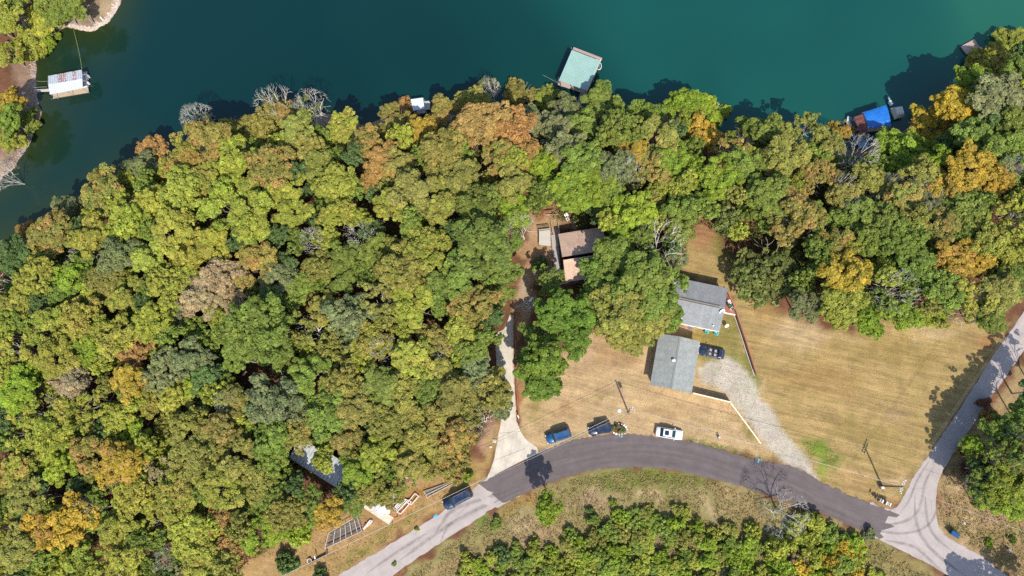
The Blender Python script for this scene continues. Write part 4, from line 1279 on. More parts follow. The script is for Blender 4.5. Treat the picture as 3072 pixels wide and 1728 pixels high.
M_TUFT = weed_mat('dry_lawn_grass', [(0.20, 0.17, 0.055), (0.30, 0.21, 0.085), (0.38, 0.265, 0.125), (0.43, 0.32, 0.18)])
M_GTUFT = weed_mat('green_lawn_grass', [(0.12, 0.17, 0.025), (0.15, 0.21, 0.03), (0.17, 0.20, 0.04), (0.24, 0.20, 0.07)])
scatter('grass', [FIELD], 13, 0.055, 0.06, M_TUFT, 0.3, 41)
scatter('grass', [YARD], 13, 0.055, 0.06, M_TUFT, 0.35, 43)
scatter('grass', [[(2408, 1330), (2450, 1318), (2500, 1352), (2520, 1380), (2480, 1385), (2500, 1430), (2462, 1436), (2440, 1400)]], 90, 0.06, 0.04, M_GTUFT, 0.35, 45)
scatter('grass', [[(2030, 1318), (2060, 1312), (2190, 1342), (2300, 1380), (2300, 1390), (2130, 1345)], [(1030, 1690), (1160, 1600), (1180, 1606), (1050, 1700)], [(1940, 1412), (1880, 1408), (1700, 1440), (1800, 1470), (1990, 1450), (2180, 1470), (2100, 1440)]], 70, 0.08, 0.14, M_GTUFT, 0.35, 47)
# ------------------------------------------------------------------ buildings
def shingle(name, col, rows=6.0):
    k = NT(name)
    co = k.n('TexCoord').outputs['UV']
    p = k.n('NewGeometry').outputs['Position']
    uv = k.n('SeparateXYZ', {0: co}).outputs
    row = k.math('FRACT', k.math('MULTIPLY', uv[1], rows))
    cell = k.n('TexBrick', {'Vector': k.scalemul(co, (1, 1, 1)), 'Color1': (0.86, 0.86, 0.86, 1), 'Color2': (1.12, 1.12, 1.12, 1), 'Mortar': (0.7, 0.7, 0.7, 1), 'Scale': 1.0, 'Mortar Size': 0.012, 'Brick Width': 0.33, 'Row Height': 0.15})
    f = k.math('ADD', k.remap(k.noise(p, 0.8, 4.0), 0.3, 0.7, 0.90, 1.10), k.remap(k.noise(p, 9.0, 2.0), 0.3, 0.7, -0.08, 0.08))
    st = k.noise(k.scalemul(co, (2.2, 0.12, 1)), 1.0, 3.0)
    f = k.math('ADD', f, k.remap(st, 0.35, 0.7, -0.07, 0.07))
    c = k.mix(1.0, k.gray((*col,), f), cell.outputs[0], 'MULTIPLY')
    b = k.n('Bump', {'Height': row, 'Strength': 0.4, 'Distance': 0.02}).outputs[0]
    return k.done(k.n('BsdfPrincipled', {'Base Color': c, 'Roughness': 0.9, 'Specular IOR Level': 0.2, 'Normal': b}).outputs[0])

def uv_slab(name, m, parent, quad, th):
    """roof slope: QUAD eave-left, eave-right, ridge-right, ridge-left seen from outside; UV in metres along and up the slope"""
    q = [Vector(p) for p in quad]
    nrm = (q[1] - q[0]).cross(q[3] - q[0]).normalized()
    lo = [p - nrm * th for p in q]
    off = Vector((0, 0, 0)); pp = parent
    while pp is not None:
        off += pp.location; pp = pp.parent
    v = [p - off for p in lo] + [p - off for p in q]
    f = [[3, 2, 1, 0], [4, 5, 6, 7], [0, 1, 5, 4], [1, 2, 6, 5], [2, 3, 7, 6], [3, 0, 4, 7]]
    me = bpy.data.meshes.new(name)
    me.from_pydata([tuple(p) for p in v], [], f)
    uvl = me.uv_layers.new(name='UVMap')
    e = (q[1] - q[0]).normalized(); u = (q[3] - q[0]); u = (u - e * u.dot(e)).normalized()
    for pl in me.polygons:
        for li in pl.loop_indices:
            p = Vector(v[me.loops[li].vertex_index]) + off - q[0]
            uvl.data[li].uv = (p.dot(e), p.dot(u))
    me.materials.append(m)
    return link(name, me, parent)

class Frame:
    """a level rectangle laid out from photograph pixels: origin, long axis, cross axis"""
    def __init__(self, o, ex, Lx, Ly):
        self.o = Vector((o.x, o.y, 0)); self.ex = Vector((ex.x, ex.y, 0)).normalized()
        self.ey = Vector((-self.ex.y, self.ex.x, 0)); self.Lx, self.Ly = Lx, Ly
    def __call__(self, u, v, z):
        return self.o + self.ex * u + self.ey * v + Vector((0, 0, z))
    @property
    def ang(self): return math.atan2(self.ex.y, self.ex.x)

M_SLATE = shingle('slate_green_shingles', (0.248, 0.262, 0.248))
M_GREY = shingle('blue_grey_shingles', (0.232, 0.240, 0.242))
M_BROWNR = shingle('brown_shingles', (0.47, 0.325, 0.245))
M_SIDING = mat('cream_siding', (0.62, 0.54, 0.44), 0.8, var=0.08)
M_PINKTRIM = mat('pinkish_white_trim', (0.72, 0.60, 0.56), 0.7, var=0.08)
M_DKSIDE = mat('dark_wood_siding', (0.10, 0.075, 0.055), 0.85, var=0.2)
M_WHITE = mat('white_paint', (0.78, 0.77, 0.74), 0.6, var=0.08)
M_GLASS = mat('window_glass', (0.02, 0.03, 0.035), 0.08, spec=0.6, var=0.1)
M_METAL = mat('galvanised_metal', (0.55, 0.56, 0.57), 0.45, metal=0.6, var=0.15)
M_WOODG = mat('weathered_deck_wood', (0.36, 0.325, 0.29), 0.9, var=0.3, scale=3)
M_WOODG2 = mat('pale_weathered_wood', (0.46, 0.42, 0.37), 0.9, var=0.25, scale=3)
M_WOODR = mat('red_brown_stained_wood', (0.33, 0.13, 0.075), 0.85, var=0.3, scale=3)
M_WOODS = mat('salmon_cedar_wood', (0.46, 0.25, 0.15), 0.85, var=0.25, scale=3)
M_WOODD = mat('dark_old_wood', (0.13, 0.095, 0.07), 0.9, var=0.3, scale=3)
M_CREAM = mat('cream_fence_paint', (0.70, 0.58, 0.42), 0.75, var=0.12)
M_BLACK = mat('black_plastic', (0.025, 0.025, 0.027), 0.6, var=0.1)
M_WPLAST = mat('white_plastic', (0.80, 0.80, 0.79), 0.45, var=0.05)
M_CONCB = mat('old_concrete', (0.42, 0.38, 0.32), 0.9, var=0.25)

def house_walls(root, F, eave, rise, ov, m, ridge_along_x, foot=0.0, gable=True):
    """wall as one shell with gables, inset by the overhang"""
    u0, u1, v0, v1 = ov, F.Lx - ov, ov, F.Ly - ov
    b = MB()
    c = [(u0, v0), (u1, v0), (u1, v1), (u0, v1)]
    for i in range(4):
        a, d = c[i], c[(i + 1) % 4]
        pts = [F(*a, foot), F(*d, foot), F(*d, eave - 0.12)]
        on_gable = (i in (1, 3)) if ridge_along_x else (i in (0, 2))
        if on_gable and gable:
            pts.append(F((a[0] + d[0]) / 2, (a[1] + d[1]) / 2, eave + rise - 0.16))
        pts.append(F(*a, eave - 0.12))
        b.poly(pts)
    return b.build('wall', m, root)

def window(root, F, u, v, du, dv, z0, z1, n):
    """frame and pane on a wall that runs from (u,v) to (u+du,v+dv); n the outward normal in the frame"""
    e = F.ex * n[0] + F.ey * n[1]
    a, b_ = F(u, v, 0) + e * 0.03, F(u + du, v + dv, 0) + e * 0.03
    d = (b_ - a).normalized()
    m = MB()
    for p, q, za, zb in ((a, b_, z1 - 0.09, z1), (a, b_, z0, z0 + 0.09), (a, a + d * 0.09, z0 + 0.09, z1 - 0.09), (b_ - d * 0.09, b_, z0 + 0.09, z1 - 0.09)):
        pts = [p - e * 0.05, q - e * 0.05, q + e * 0.03, p + e * 0.03]
        m.prism([(x.x, x.y) for x in pts], za, zb)
    f = m.build('window', M_WHITE, root)
    m = MB()
    p, q = a + d * 0.09, b_ - d * 0.09
    m.prism([(x.x, x.y) for x in (p - e * 0.02, q - e * 0.02, q, p)], z0 + 0.09, z1 - 0.09)
    m.build('pane', M_GLASS, f)

# --- garage
sw, se, ne, nw = W(1950, 1155, 2.7), W(2075, 1180, 2.7), W(2102, 1024, 2.7), W(1977, 1000, 2.7)
ex = (se - sw) + (ne - nw)
GF = Frame(sw, ex, (se - sw).length, ((nw - sw).length + (ne - se).length) / 2)
g = empty('garage', GF(GF.Lx / 2, GF.Ly / 2, 0), 0, 'detached garage with a slate-green gable roof beside the gravel drive', 'garage')
house_walls(g, GF, 2.7, 0.95, 0.42, M_SIDING, False)
Lx, Ly = GF.Lx, GF.Ly
uv_slab('roof', M_SLATE, g, [GF(0, Ly, 2.7), GF(0, 0, 2.7), GF(Lx * 0.5, 0, 3.65), GF(Lx * 0.5, Ly, 3.65)], 0.12)
uv_slab('roof', M_SLATE, g, [GF(Lx, 0, 2.7), GF(Lx, Ly, 2.7), GF(Lx * 0.5, Ly, 3.65), GF(Lx * 0.5, 0, 3.65)], 0.12)
b = MB(); b.slab([GF(Lx / 2 - 0.16, -0.02, 3.66), GF(Lx / 2 + 0.16, -0.02, 3.66), GF(Lx / 2 + 0.16, Ly + 0.02, 3.66), GF(Lx / 2 - 0.16, Ly + 0.02, 3.66)], 0.06); b.build('ridge_cap', M_SLATE, g)
b = MB()
for u in (0.02, Lx - 0.02): b.bar(GF(u, 0, 2.62), GF(u, Ly, 2.62), 0.05, 0.14)
b.build('fascia', M_PINKTRIM, g)
vp = W(2021, 1081, 3.7)
b = MB(); b.lathe((vp.x, vp.y, 3.3), [(0.17, 0), (0.17, 0.55), (0.30, 0.56), (0.30, 0.62), (0.05, 0.80)], 14); b.build('roof_vent', M_WHITE, g)
for v in (0.14, 0.56):
    b = MB(); x0, x1 = v * Ly, v * Ly + 2.9
    b.poly([GF(Lx - 0.40, x0, 0), GF(Lx - 0.40, x1, 0), GF(Lx - 0.40, x1, 2.2), GF(Lx - 0.40, x0, 2.2)]); b.build('garage_door', M_WHITE, g)
window(g, GF, 0.42, 5.2, 0, -1.2, 1.1, 2.1, (-1, 0))

# --- grey house
ne, se, sl = W(2181, 864, 3.2), W(2158, 995, 3.2), W(2035, 968, 3.2)
ex = (se - sl).normalized()
wid = (ne - se).length
Lh = 12.2
o = se - ex * Lh
HF = Frame(o, ex, Lh, wid)
h = empty('house', HF(Lh / 2, wid / 2, 0), 0, 'small house with a blue-grey shingle roof and pink-white eave beside the brown fence', 'house')
house_walls(h, HF, 3.2, 1.15, 0.35, M_PINKTRIM, True)
uv_slab('roof', M_GREY, h, [HF(0, 0, 3.2), HF(Lh, 0, 3.2), HF(Lh, wid * 0.52, 4.35), HF(0, wid * 0.52, 4.35)], 0.12)
uv_slab('roof', M_GREY, h, [HF(Lh, wid, 3.2), HF(0, wid, 3.2), HF(0, wid * 0.52, 4.35), HF(Lh, wid * 0.52, 4.35)], 0.12)
for k in (0.50, 0.545):
    b = MB(); b.slab([HF(0.6, wid * k - 0.10, 4.39), HF(Lh - 0.9, wid * k - 0.10, 4.39), HF(Lh - 0.9, wid * k + 0.05, 4.39), HF(0.6, wid * k + 0.05, 4.39)], 0.09); b.build('ridge_vent', M_DKSIDE, h)
b = MB(); b.bar(HF(0, -0.03, 3.10), HF(Lh, -0.03, 3.10), 0.07, 0.16); b.build('gutter', M_PINKTRIM, h)
pv = W(2138, 979, 3.1)
b = MB(); b.lathe((pv.x, pv.y, 3.2), [(0.07, 0), (0.07, 0.5), (0.12, 0.5), (0.12, 0.58)], 10); b.build('vent_pipe', M_WHITE, h)
pv = W(2044, 958, 3.1)
b = MB(); b.lathe((pv.x, pv.y, 3.2), [(0.06, 0), (0.06, 0.4), (0.10, 0.4), (0.10, 0.46)], 10); b.build('vent_pipe', M_WHITE, h)
for u in (2.2, 5.4, 9.2): window(h, HF, u, 0.35, 1.1, 0, 0.9, 2.1, (0, -1))
window(h, HF, Lh - 0.35, 2.0, 0, 1.2, 0.9, 2.1, (1, 0))
b = MB(); b.poly([HF(7.2, 0.325, 0), HF(8.1, 0.325, 0), HF(8.1, 0.325, 2.05), HF(7.2, 0.325, 2.05)]); b.build('door', M_WHITE, h)
def dish(px, py, z, label, big=1.0):
    p = W(px, py, z)
    t = empty('satellite_dish', (p.x, p.y, z - 0.75), 0, label, 'satellite dish')
    d = Vector((0.36, -0.75, 0.62)).normalized()
    s = d.cross(Vector((0, 0, 1))).normalized(); q = s.cross(d)
    b = MB(); c = p; n = 16
    for r0, r1 in ((0, 0.17), (0.17, 0.34), (0.34, 0.46)):
        for i in range(n):
            a0, a1 = 6.2832 * i / n, 6.2832 * (i + 1) / n
            f = lambda r, a: c + s * (r * big * 1.05 * math.cos(a)) + q * (r * big * math.sin(a)) + d * (r * r * 0.45 * big)
            b.poly([f(r0, a0), f(r1, a0), f(r1, a1), f(r0, a1)] if r0 else [f(0, 0), f(r1, a0), f(r1, a1)])
    b.build('reflector', M_WPLAST, t)
    b = MB(); b.tube([p - d * 0.02, p - d * 0.15 - Vector((0, 0, 0.3)), Vector((p.x, p.y, z - 0.75)) - d * 0.1], 0.035, 0.035, 7); b.build('mast', M_METAL, t)
    b = MB(); b.tube([p - q * 0.4 * big, p - q * 0.35 * big + d * 0.45], 0.02, 0.02, 5); b.lathe(tuple(p - q * 0.33 * big + d * 0.45), [(0.05, -0.06), (0.06, 0.06)], 8); b.build('feed_arm', M_METAL, t)
dish(2166, 934, 4.15, 'white satellite dish standing on the grey-roofed house', 1.15)
dish(2180, 977, 0.85, 'white satellite dish standing on the lawn below the grey house', 0.85)

# deck on the house's east side, its rail fence running down the lawn
dk = [W(2181, 876, 0.9), W(2208, 940, 0.9), W(2172, 938, 0.9), W(2176, 900, 0.9)]
t = empty('deck', (dk[1].x, dk[1].y, 0), 0, 'small red-brown deck between the grey house and the brown fence', 'deck')
for i in range(12):
    a, c = lerp(dk[3], dk[2], i / 11), lerp(dk[0], dk[1], i / 11)
    a = a - (c - a).normalized() * 0.6
    piece_between('plank', M_WOODR, t, a, c, 0.33, 0.05)
for p in dk[:3]:
    piece('post', M_WOODR, t, (p.x, p.y, 0.43), (0.12, 0.12, 0.84))
p0, p1 = W(2172, 938, 0.95), W(2206, 945, 0.95)
piece_between('edge_board', M_PINKTRIM, t, p0, p1, 0.25, 0.12)
def stuff_on_deck():
    for px, py, nm, m, lab in ((2187, 907, 'chair', M_WPLAST, 'white plastic chair on the red-brown deck'), (2189, 919, 'chair', mat('dark_green_plastic', (0.03, 0.11, 0.075), 0.5), 'dark green chair on the red-brown deck'), (2195, 928, 'chair', mat('pale_pink_plastic', (0.6, 0.45, 0.45), 0.5), 'pale pink chair by the deck rail')):
        chair(W(px, py, 0.95).xy, 0.93, m, lab, random.uniform(0, 6))
def chair(xy, z, m, label, rz, group=None):
    t = empty('chair', (xy[0], xy[1], z), rz, label, 'chair', group)
    b = MB(); b.box((0, 0, 0.40), (0.56, 0.54, 0.05)); b.build('seat', m, t, False)
    b = MB(); b.slab([(-0.28, 0.28, 0.95), (0.28, 0.28, 0.95), (0.26, 0.22, 0.42), (-0.26, 0.22, 0.42)][::-1], 0.04)
    for i in range(5): b.box((-0.22 + 0.11 * i, 0.27, 0.68), (0.085, 0.05, 0.5))
    b.build('backrest', m, t, False)
    for s in (-1, 1):
        b = MB(); b.box((s * 0.31, 0, 0.62), (0.10, 0.56, 0.045)); b.box((s * 0.31, -0.24, 0.3), (0.06, 0.06, 0.6)); b.build('armrest', m, t, False)
        b = MB(); b.box((s * 0.25, 0.22, 0.19), (0.06, 0.06, 0.38)); b.build('leg', m, t, False)
stuff_on_deck()
M_TEAL = mat('teal_plastic', (0.10, 0.52, 0.50), 0.45, var=0.06)
chair(W(2120, 996, 0.4).xy, 0, M_TEAL, 'teal garden chair on the lawn clear of the eave', 2.9)
chair(W(2149, 1001, 0.4).xy, 0, M_TEAL, 'second teal garden chair half under the eave corner', 2.7)
b = MB(); q = [W(2065, 977, 0.02), W(2077, 979, 0.02), W(2076, 991, 0.02), W(2064, 988, 0.02)]; b.hexa(q[::-1], [p + Vector((0, 0, 0.03)) for p in q[::-1]])
tag(b.build('door_mat', mat('grey_purple_mat', (0.16, 0.12, 0.13), 0.9)), 'grey-purple door mat on the grass below the grey house', 'door mat')
for px, py, m, lab in ((2058, 974, M_WPLAST, 'small white planter under the grey house eave'), (2086, 982, mat('yellow_plastic', (0.75, 0.6, 0.2), 0.5), 'small yellow planter under the grey house eave')):
    p = W(px, py, 0.3)
    t = empty('planter', (p.x, p.y, 0), 0, lab, 'planter')
    b = MB(); b.lathe((0, 0, 0), [(0.20, 0), (0.28, 0.36), (0.31, 0.36), (0.31, 0.42), (0.26, 0.42), (0.25, 0.34)], 12); b.build('pot', m, t, False)
    b = MB(); b.lathe((0, 0, 0.34), [(0.2, 0), (0.22, 0.04)], 10); b.build('soil', M_WOODD, t, False)

# --- brown fence: boards on rails
def board_fence(pts, hts, m, mrail, label, width=0.20, gap=0.02, group=None, post_every=2.4, cap=True, curb=None):
    P = [Vector((p.x, p.y, 0)) for p in pts]
    t = empty('fence', tuple(P[0]), 0, label, 'fence', group)
    for i in range(len(P) - 1):
        a, c = P[i], P[i + 1]
        L = (c - a).length; d = (c - a) / L
        rz = math.atan2(d.y, d.x)
        n = max(1, int(L / (width + gap)))
        for j in range(n):
            f = (j + 0.5) / n
            hh = hts[i] * (1 - f) + hts[i + 1] * f
            q = lerp(a, c, f)
            piece('board', m, t, (q.x, q.y, 0.05 + hh / 2), (width, 0.035, hh + random.uniform(-0.015, 0.015)), (0, 0, rz))
        s = Vector((-d.y, d.x, 0)) * 0.06
        for z in (0.28, 0.8):
            piece_between('rail', mrail, t, a + s + Vector((0, 0, hts[i] * z)), c + s + Vector((0, 0, hts[i + 1] * z)), 0.07, 0.09)
        if cap:
            piece_between('cap_rail', mrail, t, a + Vector((0, 0, hts[i] + 0.09)), c + Vector((0, 0, hts[i + 1] + 0.09)), 0.20, 0.05)
        m_ = max(1, int(L / post_every))
        for j in range(m_ + 1):
            q = lerp(a, c, j / m_) + s * 1.9
            hh = hts[i] * (1 - j / m_) + hts[i + 1] * j / m_
            piece('post', mrail, t, (q.x, q.y, hh / 2 + 0.03), (0.11, 0.11, hh + 0.06), (0, 0, rz))
    return t
bf = board_fence([G(2180, 880), G(2206, 941), G(2236, 1030), G(2266, 1124)], [1.5, 1.5, 1.4, 1.3], M_WOODS, M_WOODR, 'long salmon-brown board fence running from the grey house down the lawn')
for i, (a, c) in enumerate((((2202, 946), (2216, 985)), ((2216, 985), (2240, 1060)), ((2240, 1060), (2262, 1126)))):
    piece_between('kickboard', M_WOODG2, bf, G(*a) + Vector((0, 0, 0.1)), G(*c) + Vector((0, 0, 0.1)), 0.14, 0.2)
# --- cream fence by the garage
board_fence([G(2076, 1181), G(2187, 1208)], [1.75, 1.75], M_CREAM, M_CREAM, 'cream board fence along the foot of the gravel drive from the garage', 0.24)
board_fence([G(2189, 1210), G(2235, 1270), G(2280, 1330)], [1.1, 0.75, 0.45], M_CREAM, M_CREAM, 'low cream fence sloping away down the lawn from the garage fence', 0.24)

# --- brown house: two offset shed roofs
t = empty('house', (*W(1735, 770, 0).xy, -1.2), 0, 'brown-roofed house with two stepped shed roofs beside the boardwalk', 'house')
lnw, lsw = W(1690, 780, 5.3), W(1697, 847, 3.6)
ex = Vector((1, 0.13, 0)).normalized()
Wd = 8.6
BF = Frame(lsw, ex, Wd, 1.0)
def shift(p, d): return p + BF.ex * d
unw, usw = W(1675, 702, 2.9), W(1687, 771, 4.3)
uv_slab('roof', M_BROWNR, t, [lsw, shift(lsw, Wd), shift(lnw, Wd), lnw], 0.12)
uv_slab('roof', M_BROWNR, t, [shift(unw, Wd), unw, usw, shift(usw, Wd)], 0.12)
b = MB()
i0, i1 = 0.35, Wd - 0.35
lo = lambda p, z: Vector((p.x, p.y, z))
lsw2, lnw2, unw2 = lsw + (lnw - lsw) * 0.08, lnw.copy(), unw + (usw - unw) * 0.08
A, B_, C, D_ = lsw2, Vector((lnw.x, lnw.y, 5.2)), Vector((usw.x, usw.y, 4.2)), unw2
for e in (i0, i1):
    b.poly([shift(lo(A, -2), e), shift(lo(B_, -2), e), shift(lo(B_, 5.1), e), shift(lo(A, A.z - 0.14), e)])
    b.poly([shift(lo(B_, -2), e), shift(lo(D_, -2), e), shift(lo(D_, D_.z - 0.14), e), shift(lo(C, 4.15), e)])
b.poly([shift(lo(A, -2), i0), shift(lo(A, -2), i1), shift(lo(A, A.z - 0.14), i1), shift(lo(A, A.z - 0.14), i0)])
b.poly([shift(lo(D_, -2), i1), shift(lo(D_, -2), i0), shift(lo(D_, D_.z - 0.14), i0), shift(lo(D_, D_.z - 0.14), i1)])
b.poly([shift(lo(B_, 4.0), i1), shift(lo(B_, 4.0), i0), shift(lo(B_, 5.1), i0), shift(lo(B_, 5.1), i1)])
b.build('wall', M_DKSIDE, t)
b = MB()
for p, q in ((lsw, lnw), (usw, unw)):
    b.bar(p + Vector((0, 0, -0.1)) - ex * 0.03, q + Vector((0, 0, -0.1)) - ex * 0.03, 0.05, 0.2)
b.build('fascia', M_DKSIDE, t)
for d in (0.7, 2.4):
    b = MB(); p, q = shift(lsw, d), shift(lsw, d + 1.1)
    p2 = lo(A, 0)
    b.poly([shift(lo(A, 1.0), d) - Vector((0, 0.03, 0)), shift(lo(A, 1.0), d + 1.1) - Vector((0, 0.03, 0)), shift(lo(A, 2.2), d + 1.1) - Vector((0, 0.03, 0)), shift(lo(A, 2.2), d) - Vector((0, 0.03, 0))]); b.build('window', M_GLASS, t)

# boardwalk, stairs, platform and triangular deck: planks one by one
def plank_deck(label, quad, n, m, name='deck', cat='deck', along=True, rail=None, gz=None, th=0.05, w=0.92):
    """quad: four world points (z the walking surface); N planks run from edge 0-3 to edge 1-2"""
    q = [Vector(p) for p in quad]
    c = sum(q, Vector()) / 4
    zg = T(c.x, c.y) if gz is None else gz
    t = empty(name, (c.x, c.y, zg), 0, label, cat)
    pw = ((q[3] - q[0]).length + (q[2] - q[1]).length) / 2 / n
    for i in range(n):
        f = (i + 0.5) / n
        a, e = lerp(q[0], q[3], f), lerp(q[1], q[2], f)
        piece_between('plank', m, t, a - Vector((0, 0, th / 2 + random.uniform(0, 0.006))), e - Vector((0, 0, th / 2)), pw * w, th)
    for p in q:
        z0 = min(zg, T(p.x, p.y))
        if p.z - th > z0 + 0.05:
            piece('post', M_WOODD, t, (p.x, p.y, (p.z - th + z0) / 2 - 0.1), (0.12, 0.12, p.z - th - z0 + 0.2))
    return t
Q = lambda pts, z: [W(a, c, z) for a, c in pts]
walk = plank_deck('long grey boardwalk along the side of the brown-roofed house', Q([(1653, 704), (1674, 704), (1683, 828), (1664, 828)], 0.35), 44, M_WOODG, 'boardwalk', 'boardwalk')
plat = plank_deck('pale grey platform of narrow boards left of the boardwalk stairs', Q([(1617, 734), (1617, 693), (1651, 689), (1652, 738)], 1.1), 20, M_WOODG2)
for i in range(15):
    p = lerp(W(1617, 691, 1.1), W(1651, 687, 1.1), i / 14)
    piece('baluster', M_WOODG2, plat, (p.x, p.y, 1.45), (0.06, 0.06, 0.7))
piece_between('handrail', M_WOODG2, plat, W(1616, 690, 1.85), W(1652, 686, 1.85), 0.12, 0.06)
land = plank_deck('grey landing with railings at the top of the wooden stairs', Q([(1638, 646), (1671, 645), (1672, 661), (1640, 664)], -1.0), 7, M_WOODG)
for i in range(12):
    p = lerp(W(1634, 634, 0.0), W(1662, 632, 0.0), i / 11)
    piece('baluster', M_WOODD, land, (p.x, p.y, -0.55), (0.06, 0.06, 0.95))
piece_between('handrail', M_WOODR, land, W(1633, 634, 0.0), W(1664, 631, 0.0), 0.12, 0.06)
piece_between('handrail', M_WOODG2, land, W(1638, 645, -0.05), W(1672, 643, -0.05), 0.1, 0.06)
s0, s1, s2, s3 = W(1652, 662, -1.0), W(1673, 662, -1.0), W(1680, 704, 0.3), W(1660, 705, 0.3)
st = empty('stairs', (s0.x, s0.y, T(s0.x, s0.y)), 0, 'flight of grey wooden stairs between the landing and the boardwalk', 'stairs')
for i in range(13):
    f = (i + 0.5) / 13
    piece_between('tread', M_WOODG if i % 3 else M_WOODS, st, lerp(s0, s3, f), lerp(s1, s2, f), 0.24, 0.05)
for a, c in ((s0, s3), (s1, s2)):
    piece_between('stringer', M_WOODD, st, a - Vector((0, 0, 0.16)), c - Vector((0, 0, 0.16)), 0.06, 0.26)
    piece_between('handrail', M_WOODG2, st, a + Vector((0, 0, 0.85)), c + Vector((0, 0, 0.85)), 0.09, 0.06)
    for f in (0.02, 0.35, 0.68, 0.98):
        p = lerp(a, c, f); piece('post', M_WOODD, st, (p.x, p.y, p.z + 0.4), (0.09, 0.09, 0.9))
tri = [W(1677, 656, -0.5), W(1682, 690, -0.5), W(1708, 687, -0.5)]
t = empty('deck', (tri[1].x, tri[1].y, T(tri[1].x, tri[1].y)), 0, 'triangular grey deck corner at the upper end of the brown-roofed house', 'deck')
for i in range(10):
    f = (i + 0.6) / 10.2
    piece_between('plank', M_WOODG, t, lerp(tri[0], tri[1], f), lerp(tri[0], tri[2], f), 0.21, 0.05)
for p in tri: piece('post', M_WOODD, t, (p.x, p.y, p.z / 2 + T(p.x, p.y) / 2 - 0.05), (0.12, 0.12, max(0.1, p.z - T(p.x, p.y))))
chair(W(1699, 647, -0.3).xy, T(*W(1699, 647, -0.3).xy), M_WPLAST, 'white chair tipped beside the square white chair behind the brown house', 0.6)
chair(W(1703, 659, -0.3).xy, T(*W(1703, 659, -0.3).xy), M_WPLAST, 'square white chair in the open behind the brown house', 2.2)
chair(W(1727, 664, -0.3).xy, T(*W(1727, 664, -0.3).xy), M_WPLAST, 'white chair half under the leaves beside a dark table', 4.0)
p = W(1719, 665, -0.3); zz = T(p.x, p.y)
t = empty('garden_table', (p.x, p.y, zz), 0, 'small dark round table between the white chairs', 'table')
b = MB(); b.lathe((0, 0, 0.66), [(0.5, 0), (0.52, 0.02), (0.5, 0.05)], 16); b.build('tabletop', M_BLACK, t, False)
b = MB(); b.lathe((0, 0, 0), [(0.3, 0), (0.05, 0.06), (0.05, 0.66)], 10); b.build('pedestal', M_BLACK, t, False)
for i, (px, py, lab) in enumerate(((1685, 820, 'white plastic chair at the end of the boardwalk'), (1683, 829, 'lower white plastic chair at the end of the boardwalk'))):
    chair(W(px, py, 0.5).xy, 0.36, M_WPLAST, lab, 1.2 + i)
b = MB(); b.bar(W(1676, 852, 0.25), W(1716, 846, 0.25), 0.22, 0.5); tag(b.build('low_wall', M_CONCB), 'short concrete wall at the foot of the brown-roofed house', 'wall')

# --- retaining wall along the drive
b = MB()
pts = [G(1540, 942), G(1542, 1040), G(1544, 1140), G(1548, 1200), G(1552, 1262)]
for a, c in zip(pts[:-1], pts[1:]): b.bar(a + Vector((0.35, 0, 0.28)), c + Vector((0.35, 0, 0.28)), 0.22, 0.56)
tag(b.build('retaining_wall', mat('rust_brown_timber', (0.26, 0.10, 0.05), 0.9, var=0.35)), 'low rust-brown timber wall along the concrete driveway', 'wall')
p = G(1555, 1250, 0.9)
def mailbox(p, label, m, hh=1.05, rz=0.0, group=None):
    t = empty('mailbox', (p.x, p.y, 0), rz, label, 'mailbox', group)
    b = MB(); b.box((0, 0, hh / 2), (0.10, 0.10, hh)); b.build('post', M_WOODG, t, False)
    b = MB()
    prof = [(-0.11, 0.0), (0.11, 0.0), (0.11, 0.12), (0.08, 0.20), (0.0, 0.235), (-0.08, 0.20), (-0.11, 0.12)]
    b.hexa([(x, -0.27, hh + z) for x, z in prof], [(x, 0.27, hh + z) for x, z in prof]); b.build('box', m, t, False)
    b = MB(); b.box((0, -0.285, hh + 0.1), (0.19, 0.02, 0.19)); b.build('door', m, t, False)
    b = MB(); b.box((0.125, 0.05, hh + 0.2), (0.015, 0.05, 0.16)); b.build('flag', mat('red_flag_paint', (0.5, 0.04, 0.03), 0.5), t, False)
    return t
mailbox(p, 'white mailbox beside the concrete driveway at the end of the low wall', M_WPLAST, 1.0, 0.4)

# --- long mobile home under the trees
a0, a1 = W(866, 1374, 3.0), W(1150, 1552, 3.0)
MF = Frame(a0, a1 - a0, (a1 - a0).length, 4.6)
t = empty('mobile_home', MF(MF.Lx / 2, 2.3, 0), 0, 'long mobile home with a silver ribbed metal roof half hidden under trees', 'mobile home')
M_SILV = mat('silver_roof_metal', (0.52, 0.53, 0.55), 0.45, metal=0.25, var=0.14, scale=1.2)
house_walls(t, MF, 2.75, 0.35, 0.12, M_DKSIDE, True)
n = int(MF.Lx / 0.72)
for i in range(n):
    u0, u1 = MF.Lx * i / n + 0.02, MF.Lx * (i + 1) / n - 0.02
    for va, vb, za, zb in ((0, 2.3, 2.8, 3.15), (2.3, 4.6, 3.15, 2.8)):
        b = MB(); b.slab([MF(u0, va, za), MF(u1, va, za), MF(u1, vb, zb), MF(u0, vb, zb)], 0.05)
        b.slab([MF(u1 - 0.06, va, za + 0.06), MF(u1, va, za + 0.06), MF(u1, vb, zb + 0.06), MF(u1 - 0.06, vb, zb + 0.06)], 0.055)
        b.build('roof_panel', M_SILV, t)
for u in (1.5, 6, 11, 16): window(t, MF, u, 0.12, 1.0, 0, 1.0, 2.0, (0, -1))
